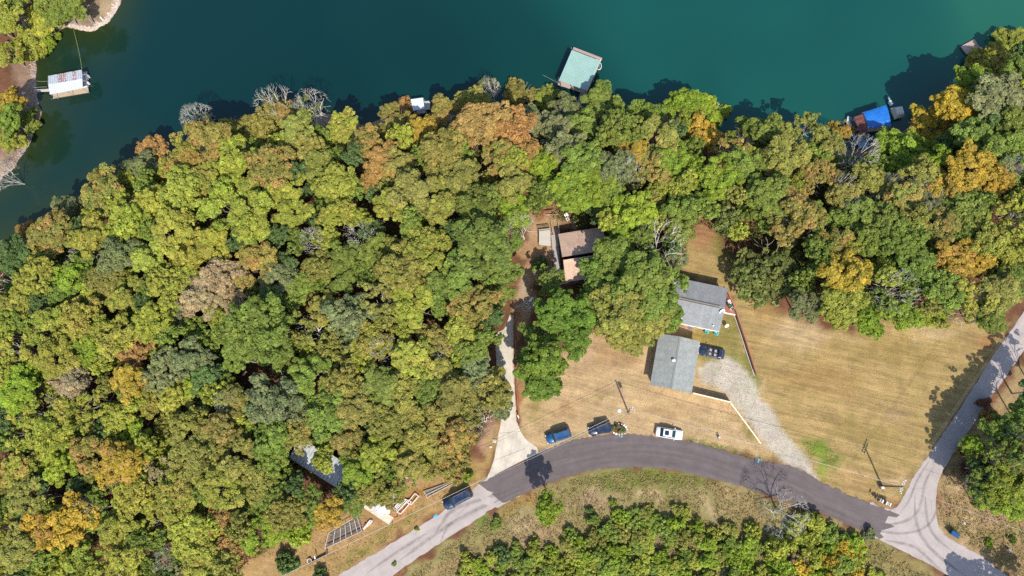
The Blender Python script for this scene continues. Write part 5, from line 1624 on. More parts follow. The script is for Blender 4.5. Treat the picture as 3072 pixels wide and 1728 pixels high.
# beige porch roof at its end
q = [W(1083, 1518, 2.5), W(1166, 1574, 2.5), W(1181, 1553, 2.7), W(1100, 1500, 2.7)]
t = empty('porch', (*q[1].xy, 0), 0, 'beige flat-roofed porch at the road end of the mobile home', 'porch')
b = MB(); b.slab(q, 0.12); b.build('roof', mat('beige_porch_roof', (0.50, 0.41, 0.31), 0.85, var=0.2), t)
for f, p in enumerate((q[0], q[1], q[2], q[3], (q[0] + q[1]) / 2)):
    piece('post', M_WOODD, t, (p.x, p.y, 1.2), (0.12, 0.12, 2.4))
b = MB(); b.bar(q[0] + Vector((0, 0, -0.2)), q[1] + Vector((0, 0, -0.2)), 0.08, 0.3); b.build('beam', M_WOODD, t)
q = [W(1128, 1534, 3.0), W(1168, 1541, 3.0), W(1178, 1512, 3.1), W(1160, 1508, 3.1)]
t = empty('canopy', (*q[0].xy, 0), 0, 'white metal canopy sheet over the porch corner', 'canopy')
for i in range(5):
    f0, f1 = i / 5 + 0.01, (i + 1) / 5 - 0.01
    b = MB(); b.slab([lerp(q[0], q[1], f0), lerp(q[0], q[1], f1), lerp(q[3], q[2], f1), lerp(q[3], q[2], f0)], 0.04); b.build('roof_panel', M_WHITE, t)
for p in q: piece('post', M_WHITE, t, (p.x, p.y, 1.45), (0.08, 0.08, 2.9))

# --- teal roof at the right-hand picture edge
q = [W(3022, 538, 2.6), W(3110, 556, 2.6), W(3120, 520, 3.4), W(3030, 508, 3.4)]
t = empty('shed', (*q[0].xy, T(*q[0].xy)), 0, 'small shed with a faded teal roof under the trees at the picture edge', 'shed')
M_TEALR = mat('faded_teal_metal', (0.17, 0.40, 0.40), 0.6, var=0.3)
for i in range(8):
    b = MB(); f0, f1 = i / 8 + 0.004, (i + 1) / 8 - 0.004
    b.slab([lerp(q[0], q[1], f0), lerp(q[0], q[1], f1), lerp(q[3], q[2], f1), lerp(q[3], q[2], f0)], 0.05); b.build('roof_panel', M_TEALR, t)
b = MB(); c = [lerp(p, (q[0] + q[2]) / 2, 0.08) for p in q]; b.hexa([Vector((p.x, p.y, -0.3)) for p in c], [Vector((p.x, p.y, p.z - 0.12)) for p in c]); b.build('wall', M_WOODD, t)
# ------------------------------------------------------------------ docks on the lake
def ribbed_roof(t, quad, n, m, name='roof_panel', th=0.05, alt=None, pick=None):
    q = [Vector(p) for p in quad]
    for i in range(n):
        f0, f1 = i / n + 0.06 / n, (i + 1) / n - 0.06 / n
        b = MB(); b.slab([lerp(q[0], q[1], f0), lerp(q[0], q[1], f1), lerp(q[3], q[2], f1), lerp(q[3], q[2], f0)], th)
        f2 = i / n + 0.26 / n
        up = Vector((0, 0, 0.11))
        b.slab([lerp(q[0], q[1], f0) + up, lerp(q[0], q[1], f2) + up, lerp(q[3], q[2], f2) + up, lerp(q[3], q[2], f0) + up], 0.108)
        b.build(name, alt if alt and pick and i in pick else m, t)

def deck_planks(t, quad, n, m, th=0.06):
    q = [Vector(p) for p in quad]
    pw = ((q[3] - q[0]).length + (q[2] - q[1]).length) / 2 / n
    for i in range(n):
        f = (i + 0.5) / n
        piece_between('plank', m, t, lerp(q[0], q[3], f) - Vector((0, 0, th / 2)), lerp(q[1], q[2], f) - Vector((0, 0, th / 2)), pw * 0.9, th)

def floats(t, quad, z0, z1, m):
    b = MB(); c = sum((Vector(p) for p in quad), Vector()) / 4
    P = [lerp(Vector(p), c, 0.04) for p in quad]
    b.hexa([Vector((p.x, p.y, z0)) for p in P], [Vector((p.x, p.y, z1)) for p in P]); b.build('float', m, t)

ZD = LAKE + 0.45
ZR = LAKE + 3.1
# green-roofed dock
dq = Q([(1673, 254), (1759, 283), (1807, 174), (1721, 141)], ZD)
t = empty('boat_dock', (*((dq[0] + dq[2]) / 2).xy, LAKE), 0, 'floating boat dock with a pale green ribbed metal roof', 'boat dock')
floats(t, dq, LAKE - 0.3, ZD - 0.07, M_WOODD)
M_DKP = mat('pinkish_dock_planks', (0.40, 0.29, 0.25), 0.9, var=0.35, scale=3)
deck_planks(t, [dq[0], dq[3], dq[2], dq[1]], 34, M_DKP)
M_GROOF = mat('pale_green_roof_metal', (0.27, 0.41, 0.375), 0.5, var=0.07, scale=0.8, spec=0.3)
rq = [W(1677, 241, ZR), W(1760, 272, ZR), W(1801, 183, ZR), W(1716, 150, ZR)]
ribbed_roof(t, rq, 22, M_GROOF)
for k in range(4):
    for f in (0.04, 0.5, 0.96):
        a = lerp(rq[k], rq[(k + 1) % 4], f); a = lerp(a, (rq[0] + rq[2]) / 2, 0.03)
        piece('post', M_WOODG, t, (a.x, a.y, (ZD + ZR) / 2 - 0.05), (0.12, 0.12, ZR - ZD - 0.1))
for a, c in ((1, 2), (0, 3)):
    piece_between('beam', M_WOODG, t, rq[a] - Vector((0, 0, 0.16)), rq[c] - Vector((0, 0, 0.16)), 0.12, 0.2)
e = [W(1803, 178, ZD), W(1763, 268, ZD)]
piece_between('bumper_rail', M_CREAM, t, e[0] + Vector((0, 0, 0.1)), e[1] + Vector((0, 0, 0.1)), 0.14, 0.2)
for (a, c) in (((1714, 144), (1712, 153)), ((1676, 232), (1673, 252))):
    b = MB(); b.tube([W(*a, LAKE + 2.4), W(*c, LAKE - 0.5)], 0.05, 0.05, 6); b.build('mooring_pole', M_METAL, t)
b = MB()
c0 = W(1797, 198, ZD + 0.7)
for k in range(14):
    a0, a1 = 6.283 * k / 14, 6.283 * (k + 1) / 14
    b.tube([c0 + Vector((0.5 * math.cos(a0), 0.9 * math.sin(a0), 0)), c0 + Vector((0.5 * math.cos(a1), 0.9 * math.sin(a1), 0))], 0.06, 0.06, 5)
b.build('hose_coil', M_WHITE, t)
gq = Q([(1742, 276), (1753, 280), (1744, 318), (1727, 316)], LAKE + 0.7)
t = empty('gangway', (*gq[2].xy, T(*gq[2].xy)), 0, 'grey plank gangway from the green-roofed dock to the wooded bank', 'gangway')
deck_planks(t, gq, 16, mat('blue_grey_planks', (0.20, 0.20, 0.24), 0.9, var=0.2))
for a, c in ((0, 3), (1, 2)): piece_between('stringer', M_WOODD, t, gq[a] - Vector((0, 0, 0.14)), gq[c] - Vector((0, 0, 0.14)), 0.1, 0.18)

# rusty metal-roofed dock on the west shore
ZD2, ZR2 = LAKE + 0.45, LAKE + 2.9
dq = Q([(160, 295), (266, 277), (261, 214), (152, 236)], ZD2)
t = empty('boat_dock', (*((dq[0] + dq[2]) / 2).xy, LAKE), 0, 'boat dock with a white metal roof striped by red rust', 'boat dock')
floats(t, dq, LAKE - 0.3, ZD2 - 0.07, M_WOODD)
deck_planks(t, [dq[1], dq[2], dq[3], dq[0]], 40, mat('tan_dock_planks', (0.40, 0.315, 0.225), 0.9, var=0.3, scale=3))
k_ = NT('rust_streaked_roof_metal')
_p = k_.n('TexCoord').outputs['Object']
_r1 = k_.noise(k_.scalemul(_p, (1.0, 1.0, 1.0)), 1.6, 4.0, 0.65)
_f = k_.remap(_r1, 0.60, 0.68, 0.0, 0.75)
_c = k_.mix(_f, k_.gray((0.50, 0.53, 0.57), k_.remap(k_.noise(_p, 1.2, 3.0), 0.3, 0.7, 0.9, 1.1)), (0.16, 0.10, 0.085))
M_OLDTIN = k_.done(k_.n('BsdfPrincipled', {'Base Color': _c, 'Roughness': 0.5, 'Metallic': 0.15}).outputs[0])
k_ = NT('red_rusted_roof_metal')
_p = k_.n('TexCoord').outputs['Object']
_r1 = k_.noise(_p, 3.5, 4.0, 0.7)
_c = k_.mix(k_.remap(_r1, 0.42, 0.56, 0.0, 1.0), (0.58, 0.60, 0.62), (0.22, 0.042, 0.040))
M_RUSTTIN = k_.done(k_.n('BsdfPrincipled', {'Base Color': _c, 'Roughness': 0.7}).outputs[0])
ra, rb, rc, rd = W(145, 228, ZR2), W(245, 209, ZR2), W(248, 264, ZR2), W(150, 284, ZR2)
ma, mb = W(145, 253.5, ZR2 + 0.55), W(247, 237, ZR2 + 0.55)
ribbed_roof(t, [ma, mb, rb, ra], 18, M_OLDTIN, alt=M_RUSTTIN, pick=(5, 6, 7, 8, 9, 13, 14))
ribbed_roof(t, [rd, rc, mb, ma], 18, M_OLDTIN)
for p in (ra, rb, rc, rd, (ra + rb) / 2, (rc + rd) / 2):
    p = lerp(p, (ra + rc) / 2, 0.04); piece('post', M_METAL, t, (p.x, p.y, (ZD2 + ZR2) / 2 - 0.05), (0.09, 0.09, ZR2 - ZD2 - 0.1))
gq = Q([(111, 276), (111, 268), (150, 266), (150, 274)], LAKE + 0.6)
t = empty('gangway', (*gq[0].xy, T(*gq[0].xy)), 0, 'narrow pale gangway from the rusty-roofed dock to the west shore', 'gangway')
deck_planks(t, [gq[0], gq[1], gq[2], gq[3]][0:1] + [gq[1], gq[2], gq[3]], 14, M_WOODG2)
for a, c in ((0, 3), (1, 2)): piece_between('handrail', M_METAL, t, gq[a] + Vector((0, 0, 0.9)), gq[c] + Vector((0, 0, 0.9)), 0.05, 0.05)
def pontoon(c, rz, label, L=5.2, wd=2.1, hull=None):
    """small motor boat: hull with a raised bow, well, seats, outboard"""
    t = empty('motor_boat', (c.x, c.y, LAKE), rz, label, 'boat')
    hull = hull or M_WPLAST
    b = MB()
    st = [(-0.5, 0.86, 0.55), (-0.2, 1.0, 0.55), (0.15, 0.98, 0.58), (0.36, 0.7, 0.66), (0.5, 0.06, 0.78)]
    ring = lambda s, k, z: [(s[0] * L, -s[1] * wd / 2 * k, z), (s[0] * L, s[1] * wd / 2 * k, z)]
    i = 0
    for s in st:
        b.v += [(s[0] * L, -s[1] * wd * 0.32, -0.25), (s[0] * L, -s[1] * wd / 2, s[2]), (s[0] * L, -s[1] * wd * 0.40, s[2]), (s[0] * L, -s[1] * wd * 0.38, 0.22 if abs(s[0]) < 0.45 else s[2]),
                (s[0] * L, s[1] * wd * 0.38, 0.22 if abs(s[0]) < 0.45 else s[2]), (s[0] * L, s[1] * wd * 0.40, s[2]), (s[0] * L, s[1] * wd / 2, s[2]), (s[0] * L, s[1] * wd * 0.32, -0.25)]
    for j in range(len(st) - 1):
        for q in range(8):
            a, e = j * 8 + q, j * 8 + (q + 1) % 8
            b.f.append([a, a + 8, e + 8, e])
    b.f.append(list(range(8))); b.f.append(list(range((len(st) - 1) * 8, len(st) * 8))[::-1])
    b.build('hull', hull, t, False)
    for x in (-0.25, 0.05):
        m = MB(); m.box((x * L, 0, 0.42), (0.5, wd * 0.62, 0.36)); m.build('seat', mat('grey_vinyl', (0.35, 0.37, 0.4), 0.5), t, False)
    m = MB(); m.box((-0.55 * L, 0, 0.62), (0.5, 0.42, 0.6)); m.box((-0.56 * L, 0, 0.0), (0.2, 0.2, 0.9)); m.build('outboard_motor', M_WPLAST, t, False)
    m = MB(); m.box((0.12 * L, -0.3, 0.62), (0.12, 0.5, 0.35)); m.build('windscreen', M_GLASS, t, False)
ang = math.radians(9)
for py, lab in ((240, 'upper motor boat poking its white outboard from the rusty-roofed dock'), (260, 'lower motor boat poking its white outboard from the rusty-roofed dock')):
    c = W(238, py, LAKE)
    pontoon(c, math.pi + ang, lab, 5.0, 1.9)
def cable(a, c, r, m, name, label, cat='cable', sag=0.3):
    n = 14
    b = MB(); b.tube([lerp(a, c, i / n) - Vector((0, 0, sag * 4 * (i / n) * (1 - i / n))) for i in range(n + 1)], r, r, 5)
    return tag(b.build(name, m, smooth=True), label, cat, 'mooring cables' if cat == 'cable' else None)
M_ROPE = mat('yellow_green_rope', (0.30, 0.33, 0.12), 0.8)
M_ROPE2 = mat('grey_rope', (0.33, 0.31, 0.26), 0.8)
cable(G(222, 86) + Vector((0, 0, 0.3)), W(246, 210, LAKE + 2.2), 0.045, M_ROPE, 'mooring_cable', 'yellow-green cable from the rocky point to the rusty-roofed dock')
cable(G(95, 243) + Vector((0, 0, 0.3)), W(146, 243, LAKE + 1.0), 0.035, M_ROPE2, 'mooring_cable', 'grey mooring line from the west shore to the upper dock corner')
cable(G(118, 302) + Vector((0, 0, 0.1)), W(177, 291, LAKE + 0.5), 0.035, M_ROPE2, 'mooring_cable', 'pale mooring line from the shore to the lower dock corner')
cable(W(1627, 224, LAKE + 0.05), W(1673, 248, LAKE + 0.5), 0.025, M_ROPE2, 'mooring_cable', 'thin grey line trailing from the green-roofed dock', sag=0.0)

# white ramp, ladder frame and riprap on the point
q = [W(262, 18, LAKE + 1.0), W(267, 14, LAKE + 1.0), W(310, 58, LAKE + 0.6), W(306, 60, LAKE + 0.6)]
t = empty('boat_ramp', (*q[3].xy, T(*q[3].xy)), 0, 'long narrow white ramp lying on the bare rocky point', 'ramp')
b = MB(); b.slab([q[0], q[3], q[2], q[1]], 0.12); b.build('deck_sheet', M_WHITE, t)
for a, c in ((0, 3), (1, 2)): piece_between('side_rail', M_METAL, t, q[a] + Vector((0, 0, 0.06)), q[c] + Vector((0, 0, 0.06)), 0.06, 0.14)
q = [W(163, 72, LAKE + 1.0), W(172, 64, LAKE + 1.3), W(180, 84, LAKE + 0.8), W(168, 86, LAKE + 0.7)]
t = empty('shore_steps', (*q[3].xy, T(*q[3].xy)), 0, 'short white steps against the bank under the point trees', 'steps')
for i in range(4): piece_between('tread', M_WHITE, t, lerp(q[0], q[3], i / 3), lerp(q[1], q[2], i / 3), 0.26, 0.06)
for a, c in ((0, 3), (1, 2)): piece_between('stringer', M_METAL, t, q[a] - Vector((0, 0, 0.07)), q[c] - Vector((0, 0, 0.07)), 0.07, 0.1)
rr = random.Random(4)
b = MB()
RIP = [(205, 78), (240, 86), (280, 90), (312, 72), (345, 38), (358, 8), (352, -20)]
for i in range(620):
    k = rr.uniform(0, len(RIP) - 1.001); j = int(k)
    x = RIP[j][0] * (1 - k + j) + RIP[j + 1][0] * (k - j) - abs(rr.gauss(0, 1)) * 7 * (1 if k > 2.5 else 0.3) + 2
    y = RIP[j][1] * (1 - k + j) + RIP[j + 1][1] * (k - j) - abs(rr.gauss(0, 1)) * 5 + 2
    p = G(x, y)
    s = rr.uniform(0.16, 0.42)
    n = 6
    ph = rr.uniform(0, 6)
    lo_ = [p + Vector((s * rr.uniform(0.8, 1.2) * math.cos(ph + 6.283 * q / n), s * rr.uniform(0.8, 1.2) * math.sin(ph + 6.283 * q / n), -0.1)) for q in range(n)]
    hi_ = [p + (v - p) * rr.uniform(0.45, 0.7) + Vector((0, 0, s * rr.uniform(0.5, 0.9) + 0.05)) for v in lo_]
    b.hexa(lo_, hi_)
tag(b.build('shore_stones', mat('pale_riprap_stone', (0.44, 0.36, 0.30), 0.9, var=0.35, scale=1.5)), kind='stuff')
b = MB()
for i in range(700):
    k = rr.uniform(0, 8.99); j = int(k)
    S = [(100, 430), (112, 390), (120, 330), (114, 290), (108, 250), (104, 205), (104, 170), (60, 480), (20, 525), (0, 545)]
    S = [(104, 165), (106, 205), (108, 250), (112, 290), (119, 330), (110, 380), (92, 430), (58, 482), (0, 546), (-40, 566)]
    x = S[j][0] * (1 - k + j) + S[j + 1][0] * (k - j) - abs(rr.gauss(0, 1)) * 8
    y = S[j][1] * (1 - k + j) + S[j + 1][1] * (k - j) - abs(rr.gauss(0, 1)) * 5
    p = G(x, y); s = rr.uniform(0.08, 0.26); n = 5; ph = rr.uniform(0, 6)
    lo_ = [p + Vector((s * math.cos(ph + 6.283 * q / n), s * math.sin(ph + 6.283 * q / n), -0.06)) for q in range(n)]
    b.hexa(lo_, [p + (v - p) * 0.6 + Vector((0, 0, s * 0.7)) for v in lo_])
tag(b.build('shore_stones', mat('grey_pink_stone', (0.33, 0.26, 0.23), 0.9, var=0.35, scale=1.5)), kind='stuff')

# small white dock and its neighbours under the crowns
zz = LAKE + 2.3
q = [W(1266, 330, zz), W(1274, 310, zz), W(1269, 293, zz), W(1232, 298, zz)]
q = [W(1240, 332, zz), W(1274, 326, zz), W(1269, 293, zz + 0.15), W(1232, 298, zz + 0.15)]
t = empty('boat_dock', (*q[1].xy, LAKE), 0, 'small dock with a white metal roof at the lake edge', 'boat dock')
ribbed_roof(t, q, 7, mat('white_roof_metal', (0.56, 0.61, 0.66), 0.45, var=0.1))
for p in q: piece('post', M_METAL, t, (p.x, p.y, LAKE + 1.1), (0.09, 0.09, 2.2))
floats(t, [lerp(p, (q[0] + q[2]) / 2, 0.02) for p in q], LAKE - 0.2, LAKE + 0.35, M_WOODG)
q = Q([(1273, 330), (1290, 328), (1290, 302), (1272, 304)], LAKE + 0.5)
t = empty('swim_platform', (*q[0].xy, LAKE), 0, 'weathered grey plank platform beside the small white dock', 'platform')
deck_planks(t, q, 9, M_WOODG2); floats(t, q, LAKE - 0.2, LAKE + 0.42, M_WOODD)
q = Q([(1303, 320), (1326, 318), (1324, 295), (1302, 296)], LAKE + 0.5)
t = empty('swim_platform', (*q[0].xy, LAKE), 0, 'brown platform with a pale pipe frame at the lake edge', 'platform')
deck_planks(t, q, 9, M_DKP); floats(t, q, LAKE - 0.2, LAKE + 0.42, M_WOODD)
for a, c in ((0, 3), (3, 2)): piece_between('rail', M_WHITE, t, q[a] + Vector((0, 0, 0.9)), q[c] + Vector((0, 0, 0.9)), 0.06, 0.06)
for p in q: piece('post', M_WHITE, t, (p.x, p.y, LAKE + 0.95), (0.06, 0.06, 0.95))
p = W(1318, 286, LAKE + 0.6)
t = empty('ladder', (p.x, p.y, LAKE), 0, 'white swim ladder standing off the pipe-framed platform', 'ladder')
for s in (-0.22, 0.22):
    b = MB(); b.tube([(s, -0.3, 0.3), (s, 0, 1.3), (s, 0.3, 1.2), (s, 0.35, -0.3)], 0.04, 0.04, 6); b.build('side_rail', M_WHITE, t, False)
for z in (0.1, 0.5, 0.9):
    b = MB(); b.box((0, 0.33, z), (0.44, 0.08, 0.05)); b.build('rung', M_WHITE, t, False)

# blue-tarped dock, its neighbours
zz = LAKE + 2.6
q = [W(2604, 384, zz - 0.3), W(2672, 379, zz - 0.3), W(2659, 315, zz - 0.2), W(2588, 337, zz - 0.2)]
t = empty('boat_dock', (*((q[0] + q[2]) / 2).xy, LAKE), 0, 'boat dock covered with a bright blue tarpaulin', 'boat dock')
k_ = NT('blue_tarpaulin')
_p = k_.n('TexCoord').outputs['Object']
_c = k_.mix(k_.remap(k_.noise(_p, 2.2, 5.0, 0.7), 0.55, 0.75, 0.0, 0.6), k_.gray((0.010, 0.125, 0.45), k_.remap(k_.noise(_p, 0.6, 3.0), 0.3, 0.7, 0.85, 1.15)), (0.10, 0.36, 0.66))
M_TARP = k_.done(k_.n('BsdfPrincipled', {'Base Color': _c, 'Roughness': 0.45, 'Specular IOR Level': 0.4}).outputs[0])
n = 14
V, F_ = [], []
for i in range(n + 1):
    for j in range(n + 1):
        u, v = i / n, j / n
        p = lerp(lerp(q[0], q[1], u), lerp(q[3], q[2], u), v)
        p.z += 0.5 * math.sin(math.pi * v) ** 0.6 * 0.8 + 0.05 * math.sin(u * 19 + v * 5) + 0.03 * math.sin(v * 31)
        V.append(p)
b = MB(); b.v = [tuple(p) for p in V] + [tuple(p - Vector((0, 0, 0.03))) for p in V]
m_ = (n + 1) ** 2
for i in range(n):
    for j in range(n):
        a = i * (n + 1) + j
        b.f.append([a, a + n + 1, a + n + 2, a + 1]); b.f.append([m_ + a + 1, m_ + a + n + 2, m_ + a + n + 1, m_ + a])
b.build('tarpaulin', M_TARP, t, smooth=True)
for p in q: piece('post', M_METAL, t, (p.x, p.y, LAKE + 1.2), (0.1, 0.1, 2.2))
dq = [Vector((p.x, p.y, LAKE + 0.45)) for p in q]
floats(t, dq, LAKE - 0.2, LAKE + 0.36, M_WOODD); deck_planks(t, dq, 20, M_DKP)
q = [W(2592, 413, LAKE + 2.3), W(2605, 384, LAKE + 2.6), W(2590, 341, LAKE + 2.6), W(2562, 350, LAKE + 2.2)]
q = [W(2583, 412, LAKE + 2.2), W(2606, 406, LAKE + 2.2), W(2589, 342, LAKE + 2.3), W(2562, 351, LAKE + 2.3)]
t = empty('boat_shelter', (*((q[0] + q[2]) / 2).xy, LAKE), 0, 'red-brown panelled boat shelter between the blue tarp and the pale boat', 'shelter')
M_RB = mat('red_brown_roof_sheet', (0.135, 0.050, 0.042), 0.7, var=0.35, scale=1.5)
ribbed_roof(t, [q[3], q[0], q[1], q[2]], 6, M_RB)
for p in q: piece('post', M_WOODD, t, (p.x, p.y, LAKE + 1.0), (0.1, 0.1, 2.3))
floats(t, q, LAKE - 0.2, LAKE + 0.3, M_WOODD)
M_HULL = mat('pale_blue_hull', (0.33, 0.42, 0.50), 0.45, var=0.15)
c = W(2566, 398, LAKE)
pontoon(c, math.radians(112), 'pale blue-grey boat moored beside the red-brown shelter', 7.2, 2.4, M_HULL)
q = [W(2690, 353, LAKE + 1.5), W(2717, 345, LAKE + 1.5), W(2708, 315, LAKE + 1.5), W(2676, 320, LAKE + 1.5)]
t = empty('covered_boat', (*((q[0] + q[2]) / 2).xy, LAKE), 0, 'boat under a dirty white cover beside the blue tarp', 'boat')
c = (q[0] + q[2]) / 2
b = MB()
lo_ = [Vector((p.x, p.y, LAKE + 0.9)) for p in q]; hi_ = [lerp(p, c, 0.35) + Vector((0, 0, 0.35)) for p in q]
b.hexa(lo_, hi_); b.build('cover', mat('dirty_white_canvas', (0.58, 0.53, 0.48), 0.9, var=0.4, scale=1.6), t)
b = MB(); b.hexa([lerp(Vector((p.x, p.y, LAKE - 0.2)), Vector((c.x, c.y, LAKE - 0.2)), 0.25) for p in q], [Vector((p.x, p.y, LAKE + 0.88)) for p in q]); b.build('hull', M_WPLAST, t)
p = W(2671, 310, LAKE + 0.6)
b = MB(); b.box((p.x, p.y, LAKE + 0.7), (0.45, 0.9, 0.7), 0.4); b.box((p.x - 0.1, p.y + 1.0, LAKE + 0.5), (0.2, 0.9, 0.25), 0.1); b.build('outboard_motor', M_WPLAST, t)
# raft
q = Q([(2900, 163), (2944, 150), (2924, 117), (2882, 139)], LAKE + 0.4)
t = empty('raft', (*((q[0] + q[2]) / 2).xy, LAKE), 0, 'weathered pinkish plank raft floating off the right-hand wood', 'raft')
floats(t, q, LAKE - 0.25, LAKE + 0.33, M_WOODD)
deck_planks(t, q, 14, M_DKP)

# ------------------------------------------------------------------ frames, pens and walls by the left road
def rail_box(label, cat, name, quads, m, z=0.5, w=0.16, cross=None, th=0.12, crossm=None, cw=0.10):
    c = G(*quads[0][0])
    t = empty(name, (c.x, c.y, 0), 0, label, cat)
    for qd in quads:
        P = [G(a, e) + Vector((0, 0, z)) for a, e in qd]
        for i in range(4):
            piece_between('rail', m, t, P[i], P[(i + 1) % 4], w, th)
            piece('post', m, t, (P[i].x, P[i].y, z / 2), (w * 0.8, w * 0.8, z))
    for (a, e, f, g_, n) in cross or []:
        A, B, C, D = [G(*k) + Vector((0, 0, z - 0.02)) for k in (a, e, f, g_)]
        for i in range(n):
            k = (i + 0.5) / n
            piece_between('slat', crossm or m, t, lerp(A, D, k), lerp(B, C, k), cw, 0.06)
    return t
M_GREYW = mat('greyed_white_wood', (0.52, 0.49, 0.45), 0.85, var=0.3, scale=3)
rail_box('white wooden frame of two long boxes on the verge', 'raised bed', 'raised_bed', [[(1204, 1541), (1236, 1505), (1226, 1499), (1192, 1536)], [(1236, 1513), (1258, 1488), (1247, 1480), (1224, 1508)]], mat('dulled_white_wood', (0.64, 0.61, 0.56), 0.8, var=0.25, scale=3), 0.45, 0.12)
rail_box('weathered slatted ramp lying beside the white wooden frame', 'ramp', 'slatted_ramp', [[(1182, 1524), (1192, 1536), (1228, 1500), (1206, 1494)]], M_WOODG2, 0.3, 0.12, [((1182, 1524), (1192, 1536), (1228, 1500), (1206, 1494), 9)], crossm=M_WHITE, cw=0.14)
rail_box('grey slatted pallets laid along the verge above the parked wagon', 'pallet row', 'pallet', [[(1283, 1490), (1352, 1455), (1362, 1443), (1272, 1474)]], mat('brown_grey_timber', (0.32, 0.27, 0.225), 0.9, var=0.35, scale=3), 0.28, 0.12, [((1283, 1490), (1272, 1474), (1354, 1442), (1364, 1448), 22)], cw=0.12)
rail_box('low white rails crossing the grey pallets', 'railing', 'railing', [[(1283, 1492), (1366, 1448), (1363, 1444), (1280, 1484)]], M_GREYW, 0.5, 0.07)
t = rail_box('white-railed garden pen with weathered floor slats beside the road', 'garden pen', 'garden_pen', [[(980, 1644), (1090, 1592), (1076, 1548), (990, 1598)]], M_GREYW, 0.9, 0.06)
_pz = [(982, 1640), (1088, 1590), (1076, 1552), (992, 1600)]
A, B, C, D = [G(*k) + Vector((0, 0, 0.06)) for k in _pz]
for i in range(13):
    f = (i + 0.5) / 13
    piece_between('floor_slat', M_WOODD if i % 3 == 0 else mat('grey_brown_slats', (0.22, 0.18, 0.155), 0.9, var=0.35), t, lerp(A, D, f), lerp(B, C, f), 0.42, 0.06)
for f in (0.22, 0.42, 0.58, 0.74, 0.9):
    piece_between('cross_rail', M_GREYW, t, lerp(A, B, f) + Vector((0, 0, 0.9)), lerp(D, C, f) + Vector((0, 0, 0.9)), 0.08, 0.06)
rail_box('curved white picket edging around the small potted bed', 'edging', 'picket_edging', [[(1092, 1588), (1112, 1572), (1119, 1562), (1112, 1560)]], M_WHITE, 0.4, 0.08, [((1092, 1588), (1090, 1585), (1110, 1560), (1116, 1566), 10)])
for i, (px, py) in enumerate(((1099, 1575), (1106, 1569), (1097, 1581))):
    p = G(px, py); t = empty('flower_pot', (p.x, p.y, 0), 0, ('terracotta pot in the picket-edged bed, middle one', 'terracotta pot nearest the porch in the picket-edged bed', 'terracotta pot nearest the pen in the picket-edged bed')[i], 'flower pot', 'pots in the edged bed')
    b = MB(); b.lathe((0, 0, 0), [(0.15, 0), (0.24, 0.36), (0.27, 0.36), (0.27, 0.42), (0.22, 0.42), (0.2, 0.3)], 12); b.build('pot', mat('terracotta', (0.34, 0.12, 0.065), 0.85), t, False)
    b = MB(); b.lathe((0, 0, 0.3), [(0.16, 0), (0.18, 0.04)], 8); b.build('soil', M_WOODD, t, False)
b = MB()
for a, c in (((931, 1690), (983, 1662)), ((983, 1662), (982, 1646))): b.bar(G(*a) + Vector((0, 0, 0.3)), G(*c) + Vector((0, 0, 0.3)), 0.16, 0.6)
tag(b.build('retaining_wall', M_WOODD), 'dark angled low timber wall on the verge beside the pen', 'wall')
for px, py, lab in ((946, 1672, 'white mailbox standing on the verge by the dark angled wall'), ):
    mailbox(G(px, py, 1.0), lab, M_WPLAST, 1.1, 0.3)
p = G(931, 1682); t = empty('flower_pot', (p.x, p.y, 0), 0, 'pale planter at the end of the dark angled wall', 'flower pot')
b = MB(); b.lathe((0, 0, 0), [(0.28, 0), (0.42, 0.4), (0.46, 0.4), (0.46, 0.48), (0.38, 0.48), (0.36, 0.36)], 12); b.build('pot', M_PINKTRIM, t, False)
b = MB(); b.lathe((0, 0, 0.36), [(0.32, 0), (0.34, 0.05)], 10); b.build('soil', M_WOODD, t, False)

# ------------------------------------------------------------------ cars
PAINT = {}
def paint(name, col, rough=0.22):
    if name not in PAINT:
        k = NT(name)
        p = k.n('TexCoord').outputs['Object']
        dust = k.remap(k.noise(p, 1.4, 4.0), 0.4, 0.75, 0.0, 0.22)
        c = k.mix(dust, (*col,), (0.28, 0.25, 0.21))
        PAINT[name] = k.done(k.n('BsdfPrincipled', {'Base Color': c, 'Roughness': k.remap(k.noise(p, 3.0, 3.0), 0.3, 0.7, rough, rough + 0.15), 'Metallic': 0.25, 'Coat Weight': 0.6, 'Coat Roughness': 0.08}).outputs[0])
    return PAINT[name]
M_CGLASS = mat('car_glass', (0.022, 0.05, 0.055), 0.06, spec=0.7, var=0.1)
M_TYREB = mat('tyre_rubber', (0.02, 0.02, 0.021), 0.85)
M_RIM = mat('wheel_alloy', (0.5, 0.5, 0.52), 0.3, metal=0.8, var=0.05)
M_TRIM = mat('dark_car_trim', (0.03, 0.03, 0.033), 0.5)
M_LAMP = mat('headlight_glass', (0.75, 0.77, 0.78), 0.1, spec=0.6, var=0.03)
M_TAIL = mat('tail_light_red', (0.35, 0.015, 0.015), 0.2, var=0.05)
M_SEAT = mat('grey_leather', (0.30, 0.26, 0.28), 0.6, var=0.15)

def loft(rings):
    b = MB(); k = len(rings[0])
    for r in rings: b.v += r
    for j in range(len(rings) - 1):
        for q in range(k):
            a, e = j * k + q, j * k + (q + 1) % k
            b.f.append([a, a + k, e + k, e])
    b.f.append(list(range(k))); b.f.append(list(range((len(rings) - 1) * k, len(rings) * k))[::-1])
    return b

